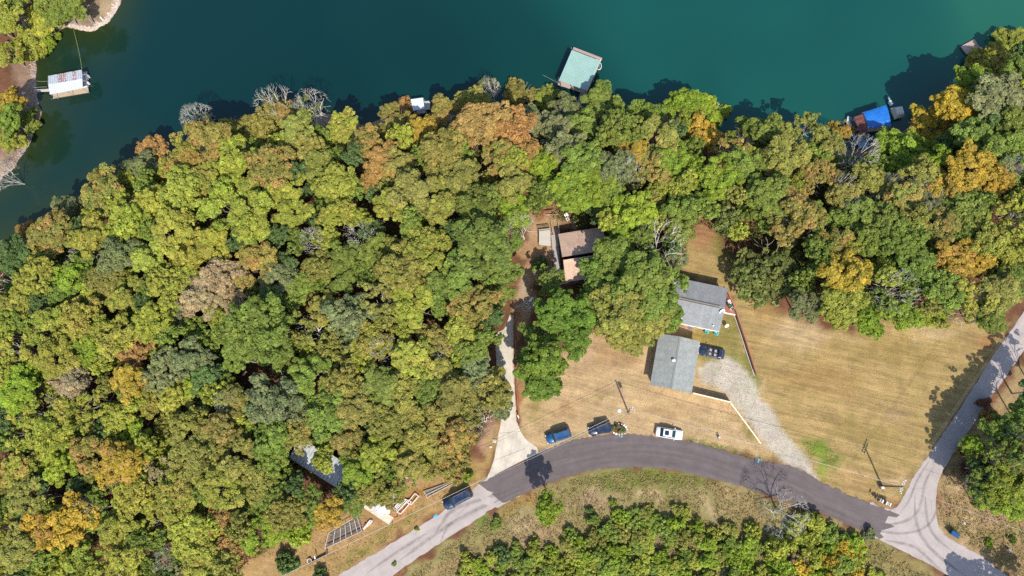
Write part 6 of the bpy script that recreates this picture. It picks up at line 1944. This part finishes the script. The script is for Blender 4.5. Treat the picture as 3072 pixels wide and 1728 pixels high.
def car(px, py, rz_deg, L, Wd, H, col, label, kind='suv', cat='car', rails=None, z=0.0, name='parked_car'):
    """front towards +x of its own frame. px,py: where the middle of the car shows"""
    p = W(px, py, 0.75)
    t = empty(name, (p.x, p.y, z), math.radians(rz_deg), label, cat, 'parked vehicles')
    w = Wd / 2
    belt = {'suv': 0.98, 'sedan': 0.86, 'jeep': 1.0, 'open': 0.84}[kind]
    hood = {'suv': 0.98, 'sedan': 0.80, 'jeep': 1.0, 'open': 0.82}[kind]
    cab0, cab1 = {'suv': (-0.47, 0.24), 'sedan': (-0.36, 0.24), 'jeep': (-0.46, 0.16), 'open': (-0.27, 0.20)}[kind]
    deck = {'suv': belt, 'sedan': 0.92, 'jeep': belt, 'open': 0.88}[kind]
    st = [(-0.5, 0.80, deck - 0.22), (-0.485, 0.90, deck - 0.06), (-0.44, 0.97, deck), (-0.3, 1.0, belt), (0.0, 1.0, belt), (0.2, 1.0, belt), (cab1 + 0.06, 0.99, hood + 0.04), (0.38, 0.96, hood - 0.03), (0.45, 0.90, hood - 0.10), (0.485, 0.80, hood - 0.20), (0.5, 0.64, hood - 0.34)]
    if kind == 'jeep': st = [(-0.5, 0.9, 0.85), (-0.49, 0.93, belt), (-0.2, 0.95, belt), (0.16, 0.95, belt), (0.2, 0.90, hood + 0.03), (0.40, 0.84, hood), (0.46, 0.82, hood - 0.04), (0.485, 0.80, 0.75), (0.5, 0.78, 0.6)]
    rings = []
    for x, kw, zt in sorted(st):
        ww = w * kw
        inn = (kind == 'open') and (-0.26 < x < 0.17)
        zi = 0.42 if inn else zt + 0.02
        rings.append([(x * L, -ww * 0.93, 0.22), (x * L, -ww, 0.45), (x * L, -ww * 0.995, zt - 0.20), (x * L, -ww * 0.95, zt - 0.05), (x * L, -ww * 0.84, zt), (x * L, -ww * 0.82, zi), (x * L, 0, zi + 0.02),
                      (x * L, ww * 0.82, zi), (x * L, ww * 0.84, zt), (x * L, ww * 0.95, zt - 0.05), (x * L, ww * 0.995, zt - 0.20), (x * L, ww, 0.45), (x * L, ww * 0.93, 0.22)])
    if kind == 'open':
        # extra rings so that the cabin drops off sharply
        out = []
        for i, r in enumerate(rings):
            x = r[0][0] / L
            out.append(r)
        xs_ = [-0.27, -0.255, 0.155, 0.17]
        mk = lambda x, drop: [(x * L, -w * 0.93, 0.22), (x * L, -w, 0.45), (x * L, -w * 0.995, belt - 0.20), (x * L, -w * 0.95, belt - 0.05), (x * L, -w * 0.84, belt), (x * L, -w * 0.82, 0.42 if drop else belt + 0.02), (x * L, 0, 0.44 if drop else belt + 0.04),
                              (x * L, w * 0.82, 0.42 if drop else belt + 0.02), (x * L, w * 0.84, belt), (x * L, w * 0.95, belt - 0.05), (x * L, w * 0.995, belt - 0.20), (x * L, w, 0.45), (x * L, w * 0.93, 0.22)]
        out = [r for r in out if not (-0.29 < r[0][0] / L < 0.19)] + [mk(-0.27, False), mk(-0.262, True), mk(0.155, True), mk(0.165, False)]
        rings = sorted(out, key=lambda r: r[0][0])
    body = loft(rings).build('body', col, t, False, smooth=False)
    for pl in body.data.polygons: pl.use_smooth = kind != 'open'
    b = MB(); b.box((0.33 * L, 0, hood + 0.012), (0.012, w * 1.5, 0.01)); b.build('hood_seam', M_TRIM, t, False)
    if kind != 'open':
        # glasshouse, then the roof panel on it
        slope = {'suv': (0.035, 0.11), 'sedan': (0.13, 0.15), 'jeep': (0.015, 0.05)}[kind]
        x0, x1 = cab0 * L, cab1 * L
        r0, r1 = (cab0 + slope[0]) * L, (cab1 - slope[1]) * L
        wb, wt = w * 0.88, w * (0.72 if kind != 'jeep' else 0.82)
        zb = belt - 0.03
        def g_ring(f, zz, ww):
            return [(x0 + (r0 - x0) * f, -ww * 0.94, zz), (x0 + (r0 - x0) * f + 0.1, -ww, zz), (x1 + (r1 - x1) * f - 0.15, -ww, zz), (x1 + (r1 - x1) * f, -ww * 0.86, zz), (x1 + (r1 - x1) * f, ww * 0.86, zz), (x1 + (r1 - x1) * f - 0.15, ww, zz), (x0 + (r0 - x0) * f + 0.1, ww, zz), (x0 + (r0 - x0) * f, ww * 0.94, zz)]
        b = MB(); b.hexa(g_ring(0, zb, wb), g_ring(1, H - 0.05, wt)); b.build('window_glass', M_CGLASS, t, False)
        b = MB(); b.hexa(g_ring(0.97, H - 0.075, wt * 1.01), g_ring(1.0, H, wt * 0.97)); rf = b.build('roof', col, t, False)
        for s in (-1, 1):
            for f in ((0.0, 0.36, 0.7) if kind != 'sedan' else (0.42,)):
                xa, xb = x0 + (x1 - x0) * f + (0.03 if f == 0 else 0), r0 + (r1 - r0) * f + (0.03 if f == 0 else 0)
                b = MB(); b.bar((xa, s * wb * 1.005, zb + 0.02), (xb, s * wt * 1.005, H - 0.06), 0.11, 0.05); b.build('pillar', col, t, False)
            b = MB(); b.bar((x1 - 0.06, s * wb * 0.93, zb + 0.02), (r1 - 0.06, s * wt * 0.93, H - 0.05), 0.08, 0.05); b.build('pillar', col, t, False)
        if kind == 'suv':
            for s in (-1, 1):
                b = MB(); b.tube([(r0 + 0.3, s * wt * 0.86, H + 0.02), (r0 + 0.4, s * wt * 0.86, H + 0.07), (r1 - 0.5, s * wt * 0.86, H + 0.07), (r1 - 0.4, s * wt * 0.86, H + 0.02)], 0.028, 0.028, 6); b.build('roof_rail', rails or M_TRIM, rf, False)
        if kind == 'sedan':
            b = MB(); b.hexa([(r0 + 0.25, -wt * 0.62, H), (r0 + 1.0, -wt * 0.62, H), (r0 + 1.0, wt * 0.62, H), (r0 + 0.25, wt * 0.62, H)], [(r0 + 0.27, -wt * 0.6, H + 0.012), (r0 + 0.98, -wt * 0.6, H + 0.012), (r0 + 0.98, wt * 0.6, H + 0.012), (r0 + 0.27, wt * 0.6, H + 0.012)]); b.build('sunroof', mat('blue_black_glass', (0.012, 0.02, 0.06), 0.08, spec=0.6), rf, False)
        b = MB(); b.bar(((cab1 + 0.005) * L, -w * 0.4, belt + 0.03), ((cab1 - 0.02) * L, w * 0.05, belt + 0.08), 0.03, 0.02); b.build('wiper', M_TRIM, t, False)
    else:
        b = MB()
        lo_ = [(0.19 * L, -w * 0.74, belt), (0.215 * L, -w * 0.5, belt + 0.02), (0.222 * L, 0, belt + 0.02), (0.215 * L, w * 0.5, belt + 0.02), (0.19 * L, w * 0.74, belt)]
        hi_ = [(x - 0.085 * L, y * 0.9, H) for x, y, z_ in lo_]
        for j in range(4):
            q = [Vector(lo_[j]), Vector(lo_[j + 1]), Vector(hi_[j + 1]), Vector(hi_[j])]
            b.hexa([v - Vector((0.015, 0, 0)) for v in q], [v + Vector((0.015, 0, 0)) for v in q])
        b.build('windscreen', M_CGLASS, t, False)
        b = MB(); b.tube(hi_, 0.022, 0.022, 6); b.tube(lo_, 0.022, 0.022, 6); b.build('windscreen_frame', M_RIM, t, False)
        for x in (0.02, -0.17):
            for s in (-1, 1):
                b = MB(); b.box((x * L, s * w * 0.40, 0.52), (0.50, 0.50, 0.2)); b.build('seat', M_SEAT, t, False)
                b = MB(); b.slab([(x * L - 0.36, s * w * 0.40 - 0.24, 1.02), (x * L - 0.22, s * w * 0.40 - 0.24, 0.6), (x * L - 0.22, s * w * 0.40 + 0.24, 0.6), (x * L - 0.36, s * w * 0.40 + 0.24, 1.02)], 0.10); b.build('seat_back', M_SEAT if s > 0 else M_TRIM, t, False)
        b = MB(); b.box((-0.03 * L, 0, 0.55), (1.2, 0.2, 0.24)); b.build('console', M_TRIM, t, False)
        b = MB(); b.box((0.135 * L, 0, 0.80), (0.30, w * 1.6, 0.12)); b.build('dashboard', M_TRIM, t, False)
        b = MB()
        for k in range(12):
            a0, a1 = 6.283 * k / 12, 6.283 * (k + 1) / 12
            b.tube([(0.095 * L + 0.05 * math.sin(a0), w * 0.4 + 0.18 * math.cos(a0), 0.86 + 0.17 * math.sin(a0)), (0.095 * L + 0.05 * math.sin(a1), w * 0.4 + 0.18 * math.cos(a1), 0.86 + 0.17 * math.sin(a1))], 0.02, 0.02, 5)
        b.build('steering_wheel', M_TRIM, t, False)
        b = MB(); b.hexa([(-0.40 * L, -w * 0.76, 0.87), (-0.272 * L, -w * 0.8, 0.87), (-0.272 * L, w * 0.8, 0.87), (-0.40 * L, w * 0.76, 0.87)], [(-0.39 * L, -w * 0.7, 0.95), (-0.285 * L, -w * 0.74, 0.97), (-0.285 * L, w * 0.74, 0.97), (-0.39 * L, w * 0.7, 0.95)]); b.build('folded_roof', mat('dark_navy_cloth', (0.012, 0.018, 0.04), 0.8), t, False)
        b = MB(); b.tube([(-0.29 * L, -w * 0.78, 0.93), (-0.385 * L, -w * 0.74, 0.93), (-0.41 * L, -w * 0.4, 0.94), (-0.415 * L, 0, 0.94), (-0.41 * L, w * 0.4, 0.94), (-0.385 * L, w * 0.74, 0.93), (-0.29 * L, w * 0.78, 0.93)], 0.02, 0.02, 5); b.build('trim_strip', M_RIM, t, False)
    for sx in (-0.31, 0.31):
        for s in (-1, 1):
            R = 0.34 if kind in ('sedan', 'open') else 0.39
            b = MB(); n = 18
            i0 = 0
            for yy, rr_ in ((-0.11, R * 0.62), (-0.11, R * 0.95), (-0.08, R), (0.08, R), (0.11, R * 0.95), (0.11, R * 0.62)):
                for q in range(n):
                    a = 6.2832 * q / n
                    b.v.append((sx * L + rr_ * math.cos(a), s * (w - 0.10) + yy, R + rr_ * math.sin(a)))
            for j in range(5):
                for q in range(n):
                    a, e = j * n + q, j * n + (q + 1) % n
                    b.f.append([a, e, e + n, a + n])
            wheel = b.build('wheel', M_TYREB, t, False)
            b = MB()
            for q in range(n): b.v.append((sx * L + R * 0.63 * math.cos(6.2832 * q / n), s * (w - 0.02), R + R * 0.63 * math.sin(6.2832 * q / n)))
            b.v.append((sx * L, s * (w - 0.045), R))
            for q in range(n): b.f.append([q, (q + 1) % n, n])
            b.build('rim', M_RIM, wheel, False)
    for s in (-1, 1):
        b = MB(); b.box((0.462 * L, s * w * 0.66, hood - 0.20), (0.20, 0.34, 0.12), s * -0.35); b.build('headlight', M_LAMP, t, False)
        b = MB(); b.box((-0.487 * L, s * w * 0.74, deck - 0.16), (0.10, 0.26, 0.16), s * 0.2); b.build('tail_light', M_TAIL, t, False)
        b = MB(); b.box(((cab1 - 0.055) * L, s * (w + 0.09), belt + 0.06), (0.14, 0.20, 0.14), s * -0.2); b.build('mirror', col, t, False)
    for x in (0.495, -0.495):
        b = MB(); b.box((x * L, 0, 0.44), (0.10, Wd * 0.72, 0.16)); b.build('bumper', M_TRIM, t, False)
    return t

NAVY = paint('navy_car_paint', (0.006, 0.020, 0.060))
BLUE = paint('blue_car_paint', (0.008, 0.075, 0.20))
BLUEBLACK = paint('blue_black_car_paint', (0.008, 0.022, 0.055))
WHITEC = paint('white_car_paint', (0.80, 0.80, 0.80))
car(1675, 1308, 180 + 17, 4.75, 1.84, 1.72, BLUE, 'bright blue SUV parked on the verge nearest the concrete driveway', 'suv')
car(1800, 1288, 180 + 11, 4.25, 1.82, 1.80, BLUEBLACK, 'boxy blue-black jeep parked between the blue SUV and the flower bed', 'jeep')
car(2008, 1300, -9.5, 4.85, 1.84, 1.45, WHITEC, 'white sedan with a dark sunroof parked at the dark road edge', 'sedan')
car(2134, 1056, 180 - 13.5, 4.75, 1.84, 1.38, NAVY, 'navy convertible with its roof down beside the garage', 'open')
car(1372, 1497, 180 + 28, 5.75, 2.02, 1.92, NAVY, 'large dark blue wagon with silver roof rails parked half on the road', 'suv', rails=M_RIM)

# ------------------------------------------------------------------ utility poles, wires, small things
def pole(foot, top, label, arms=()):
    t = empty('utility_pole', tuple(foot), 0, label, 'utility pole', 'utility poles')
    b = MB(); b.tube([foot, lerp(foot, top, 0.5), top], 0.17, 0.11, 10); b.build('pole', mat('creosoted_pole_wood', (0.20, 0.115, 0.07), 0.85, var=0.25), t)
    return t
f1, t1 = G(1886, 1240), W(1890, 1226, 6.6)
t = pole(f1, t1, 'utility pole with a white transformer standing on the tan lawn')
tr_ = t1 + Vector((0.42, 0.1, -1.1))
b = MB(); b.lathe(tuple(tr_ - Vector((0, 0, 0.5))), [(0.24, 0), (0.27, 0.05), (0.27, 0.85), (0.24, 0.92), (0.08, 0.95), (0.06, 1.12)], 14); b.build('transformer', mat('pale_grey_enamel', (0.62, 0.63, 0.63), 0.4), t)
b = MB(); b.bar(t1 - Vector((0, 0, 1.0)), tr_ - Vector((0, 0, -0.1)), 0.08, 0.08); b.build('bracket', M_METAL, t)
b = MB(); b.bar(t1 + Vector((-0.1, 0.05, -0.5)), t1 + Vector((0.9, -0.25, -0.45)), 0.09, 0.11); b.build('crossarm', M_WOODG, t)
for f in (0.2, 0.9):
    p = lerp(t1 + Vector((-0.1, 0.05, -0.44)), t1 + Vector((0.9, -0.25, -0.38)), f)
    b = MB(); b.lathe(tuple(p), [(0.05, 0), (0.07, 0.06), (0.03, 0.12), (0.07, 0.17), (0.03, 0.22)], 8); b.build('insulator', M_WPLAST, t)
f2, t2 = G(2646, 1458), W(2711, 1460, 7.9)
t = pole(f2, t2, 'tall brown utility pole at the road junction leaning outward')
for z, sp in ((0.25, 1.5), (0.9, 1.1)):
    c = t2 - Vector((0, 0, z)); d = Vector((0.42, 0.9, 0)).normalized()
    b = MB(); b.bar(c - d * sp * 0.8, c + d * sp * 0.8, 0.10, 0.12); b.build('crossarm', M_WOODG2, t)
    for s in (-0.75, -0.35, 0.35, 0.75):
        b = MB(); b.lathe(tuple(c + d * sp * s + Vector((0, 0, 0.05))), [(0.05, 0), (0.08, 0.06), (0.04, 0.12), (0.08, 0.18), (0.03, 0.24)], 8); b.build('insulator', M_WPLAST, t)
b = MB(); p = lerp(f2, t2, 0.05); b.box((p.x - 0.25, p.y - 0.25, 0.55), (0.5, 0.4, 1.0)); b.build('meter_box', M_METAL, t)
M_WIRE = mat('weathered_aluminium_wire', (0.46, 0.44, 0.40), 0.5, var=0.05)
M_WIRE2 = mat('dull_copper_wire', (0.20, 0.19, 0.13), 0.6, var=0.05)
def wire(a, c, label, sag=0.5, r=0.026, m=None):
    n = 24
    b = MB(); b.tube([lerp(a, c, i / n) - Vector((0, 0, sag * 4 * (i / n) * (1 - i / n))) for i in range(n + 1)], r, r, 4)
    tag(b.build('power_line', m or M_WIRE, smooth=True), label, 'power line', 'overhead power lines')
up = Vector((0, 0, -0.25))
endl = W(560, 1866, 7.0)
wire(t1 + up, endl, 'overhead wire crossing the parked jeep and the large wagon', 0.25, 0.030)
wire(t1 + up + Vector((0.8, -0.22, -0.1)), W(1440, 1448, 6.2), 'shorter overhead wire close beside the one over the jeep', 0.2, 0.018)
wire(t1 + up + Vector((0.9, -0.25, 0)), t2 - Vector((0, 0, 0.8)), 'overhead wire spanning the gravel drive between the two poles', 0.5, 0.028)
for s, lab in ((-1.1, 'inner overhead wire along the shaded side road'), (0.0, 'middle overhead wire along the shaded side road'), (1.1, 'outer overhead wire along the shaded side road')):
    d = Vector((0.42, 0.9, 0)).normalized() * s
    wire(t2 - Vector((0, 0, 0.05)) + d, W(3060, 950, 7.9) + d * 0.6, lab, 0.5, 0.013, M_WIRE2)
wire(t2 - Vector((0, 0, 0.6)), W(3120, 1612, 8.0), 'overhead wire running from the junction pole over the rutted bank', 0.4, 0.018)
def guy(a, c, lab):
    b = MB(); b.tube([a, c], 0.02, 0.02, 4); tag(b.build('guy_wire', M_WIRE), lab, 'guy wire', 'guy wires of the junction pole')
guy(t2 - Vector((0, 0, 0.9)), G(2660, 1498), 'steel guy wire from the junction pole to the grass by the mailboxes')
guy(lerp(f2, t2, 0.6), G(2658, 1494), 'shorter guy wire close to the foot of the junction pole')
# row of mailboxes at the junction
row = [(2627, 1490, M_BLACK, 'black mailbox standing apart at the left end of the mailbox row'), (2635, 1499, M_BLACK, 'black mailbox, second in the row at the junction'), (2641, 1500, M_METAL, 'grey mailbox, third in the row at the junction'),
       (2648, 1504, M_WPLAST, 'white mailbox, fourth in the row at the junction'), (2655, 1507, M_BLACK, 'black mailbox in the middle of the pale ones'), (2660, 1509, M_WPLAST, 'white mailbox, sixth in the row at the junction'),
       (2665, 1511, M_METAL, 'grey mailbox beside the last white one of the row'), (2671, 1514, M_WPLAST, 'white mailbox at the road end of the mailbox row')]
for px, py, m, lab in row: mailbox(W(px, py, 1.15), lab, m, 1.05, math.radians(-28), 'mailboxes in a row at the junction')
# blue bin, hydrant, posts
p = W(2866, 1602, 0.9)
t = empty('wheelie_bin', (p.x - 0.1, p.y, 0), math.radians(-32), 'blue wheeled refuse bin on the bank right of the junction', 'bin')
M_BIN = mat('blue_bin_plastic', (0.008, 0.06, 0.17), 0.4, var=0.1)
b = MB(); b.hexa([(-0.4, -0.26, 0.06), (0.4, -0.26, 0.06), (0.4, 0.26, 0.06), (-0.4, 0.26, 0.06)], [(-0.62, -0.38, 1.05), (0.62, -0.38, 1.05), (0.62, 0.38, 1.05), (-0.62, 0.38, 1.05)]); b.build('body', M_BIN, t, False)
b = MB(); b.hexa([(-0.66, -0.42, 1.055), (0.66, -0.42, 1.055), (0.66, 0.42, 1.055), (-0.66, 0.42, 1.055)], [(-0.58, -0.34, 1.15), (0.58, -0.34, 1.15), (0.58, 0.34, 1.15), (-0.58, 0.34, 1.15)]); b.build('lid', M_BIN, t, False)
for s in (-1, 1):
    b = MB(); b.tube([(s * 0.4, 0.30, 0.14), (s * 0.48, 0.30, 0.14)], 0.14, 0.14, 12); b.build('wheel', M_TYREB, t, False)
b = MB(); b.bar((-0.3, 0.45, 1.0), (0.3, 0.45, 1.0), 0.05, 0.05); b.build('handle', M_BLACK, t, False)
p = G(3024, 1648); t = empty('fire_hydrant', (p.x, p.y, p.z), 0, 'red and white fire hydrant on the weedy bank', 'hydrant')
b = MB(); b.lathe((0, 0, 0), [(0.22, 0), (0.22, 0.06), (0.14, 0.08), (0.14, 0.55)], 12); b.build('barrel', mat('red_hydrant_paint', (0.35, 0.03, 0.025), 0.5), t, False)
b = MB(); b.lathe((0, 0, 0.55), [(0.2, 0), (0.2, 0.05), (0.15, 0.08), (0.12, 0.2), (0.04, 0.26), (0.04, 0.32)], 12); b.build('bonnet', M_WPLAST, t, False)
for a in (0, 1.57, 3.14):
    b = MB(); b.tube([(0.1 * math.cos(a), 0.1 * math.sin(a), 0.4), (0.27 * math.cos(a), 0.27 * math.sin(a), 0.4)], 0.07, 0.07, 8); b.build('nozzle', M_WPLAST, t, False)
p = G(2883, 1566); t = empty('marker_post', (p.x, p.y, p.z), 0.2, 'white marker post with a small plate on the bank above the blue bin', 'marker post')
b = MB(); b.box((0, 0, 0.6), (0.09, 0.09, 1.2)); b.build('post', M_WPLAST, t, False)
b = MB(); b.box((0, -0.06, 1.0), (0.34, 0.03, 0.34)); b.build('plate', M_WPLAST, t, False)
p = G(2891, 1571); t = empty('marker_post', (p.x, p.y, p.z), 0.2, 'low white stub post beside the taller marker post', 'marker post')
b = MB(); b.box((0, 0, 0.2), (0.1, 0.1, 0.4)); b.build('post', M_WPLAST, t, False)
b = MB(); b.lathe((0, 0, 0.4), [(0.09, 0), (0.09, 0.06), (0.02, 0.1)], 8); b.build('cap', M_WPLAST, t, False)
p = G(2156, 1312); t = empty('utility_pedestal', (p.x, p.y, 0), 0.3, 'small dark green utility pedestal on the tan lawn below the cream fence', 'pedestal')
M_DG = mat('dark_green_enamel', (0.03, 0.07, 0.05), 0.5)
b = MB(); b.box((0, 0, 0.4), (0.4, 0.36, 0.8)); b.build('cabinet', M_DG, t, False)
b = MB(); b.hexa([(-0.23, -0.21, 0.8), (0.23, -0.21, 0.8), (0.23, 0.21, 0.8), (-0.23, 0.21, 0.8)], [(-0.16, -0.14, 0.9), (0.16, -0.14, 0.9), (0.16, 0.14, 0.9), (-0.16, 0.14, 0.9)]); b.build('lid', M_METAL, t, False)
p = G(1858, 1232); t = empty('meter_cover', (p.x, p.y, 0), 0.3, 'pale blue ground cover plate beside the transformer pole', 'cover plate')
b = MB(); b.lathe((0, 0, 0), [(0.36, 0), (0.36, 0.05), (0.28, 0.09)], 12); b.build('lid', mat('pale_blue_plastic', (0.45, 0.58, 0.68), 0.5), t, False)
b = MB(); b.lathe((0, 0, 0.09), [(0.06, 0), (0.05, 0.03)], 8); b.build('handle', M_METAL, t, False)
p = G(2583, 1427); t = empty('ground_stake', (p.x, p.y, 0), 0, 'thin dark stake in the grass under the overhead wire', 'stake')
b = MB(); b.tube([(0, 0, 0), (0.02, 0, 1.5)], 0.035, 0.03, 6); b.build('rod', M_WOODD, t, False)
b = MB(); b.lathe((0.02, 0, 1.5), [(0.05, 0), (0.05, 0.06)], 6); b.build('cap', M_METAL, t, False)
# flower bed at the road edge
p = G(1857, 1287); t = empty('flower_bed', (p.x, p.y, 0), 0, 'round flower bed edged with white stones at the dark road edge', 'flower bed')
b = MB(); b.lathe((0, 0, 0), [(1.3, 0), (1.2, 0.10), (0.6, 0.16)], 18); b.build('soil', M_DRY, t, False)
for k in range(16):
    a = 6.283 * k / 16; s = random.uniform(0.14, 0.24)
    b = MB(); b.lathe((1.35 * math.cos(a), 0.95 * math.sin(a), 0), [(s, 0), (s * 0.9, s * 0.6), (s * 0.4, s * 0.9)], 7); b.build('stone', M_WPLAST if k % 3 else M_CONCB, t, False)
for k, (dx, dy, s) in enumerate(((-0.9, 0.1, 0.6), (0.8, -0.2, 0.62), (0.1, -0.5, 0.5), (-0.3, 0.5, 0.5))):
    o = link('foliage', CROWNS['shrub'][k], t, (dx, dy, 0.12)); o.scale = (s, s, s * 1.1); o.color = (*[c * v for c, v in zip(PAL['P' if k % 2 else 'G'][0], (1.1, 1.1, 1.2))], 0)
b = MB(); b.box((-0.4, 0.35, 0.5), (0.12, 0.12, 1.0)); b.box((-0.4, 0.2, 1.05), (0.24, 0.5, 0.24)); b.build('mailbox', M_BLACK, t, False)
b = MB(); b.box((0.55, 0.3, 0.5), (0.12, 0.12, 1.0)); b.box((0.55, 0.15, 1.05), (0.22, 0.5, 0.24)); b.build('mailbox', M_DG, t, False)
# fan-shaped concrete steps and scrap at the dirt track
b = MB()
for i in range(26):
    a = (1553 + random.uniform(0, 46), 912 + random.uniform(-8, 14))
    p = G(*a); q = p + Vector((random.uniform(-1.4, 1.4), random.uniform(-1.2, 1.2), random.uniform(0.05, 0.4)))
    b.tube([p + Vector((0, 0, 0.1)), q], 0.05, 0.025, 4)
tag(b.build('brush_pile', M_PALEBARK), 'pale pile of cut branches at the end of the dirt track', 'brush pile')
p0, p1 = G(1588, 905), G(1598, 893)
b = MB(); b.bar(p0 + Vector((0, 0, 0.15)), p1 + Vector((0, 0, 0.15)), 0.35, 0.3); tag(b.build('log', M_WPLAST), 'pale straight log beside the cut branches on the dirt track', 'log')
for nm, px, py, R, c, lab in (('rock', 1845, 632, 0.7, M_CONCB, 'pale rock in the shaded gap behind the brown house'), ('rock', 1483, 1322, 0.5, M_CONCB, 'pale rock beside the lower driveway, upper of two'), ('rock', 1472, 1340, 0.35, M_CONCB, 'small pale rock beside the lower driveway, lower of two')):
    p = G(px, py); b = MB(); n = 8
    lo_ = [p + Vector((R * random.uniform(0.8, 1.2) * math.cos(6.283 * q / n), R * random.uniform(0.7, 1.0) * math.sin(6.283 * q / n), -0.1)) for q in range(n)]
    md = [p + (v - p) * random.uniform(0.85, 1.0) + Vector((0, 0, R * 0.45)) for v in lo_]
    b.hexa(lo_, md); b.hexa([v - Vector((0, 0, 0.003)) for v in md], [p + (v - p) * 0.5 + Vector((0, 0, R * 0.35)) for v in md])
    tag(b.build(nm, c), lab, 'rock')
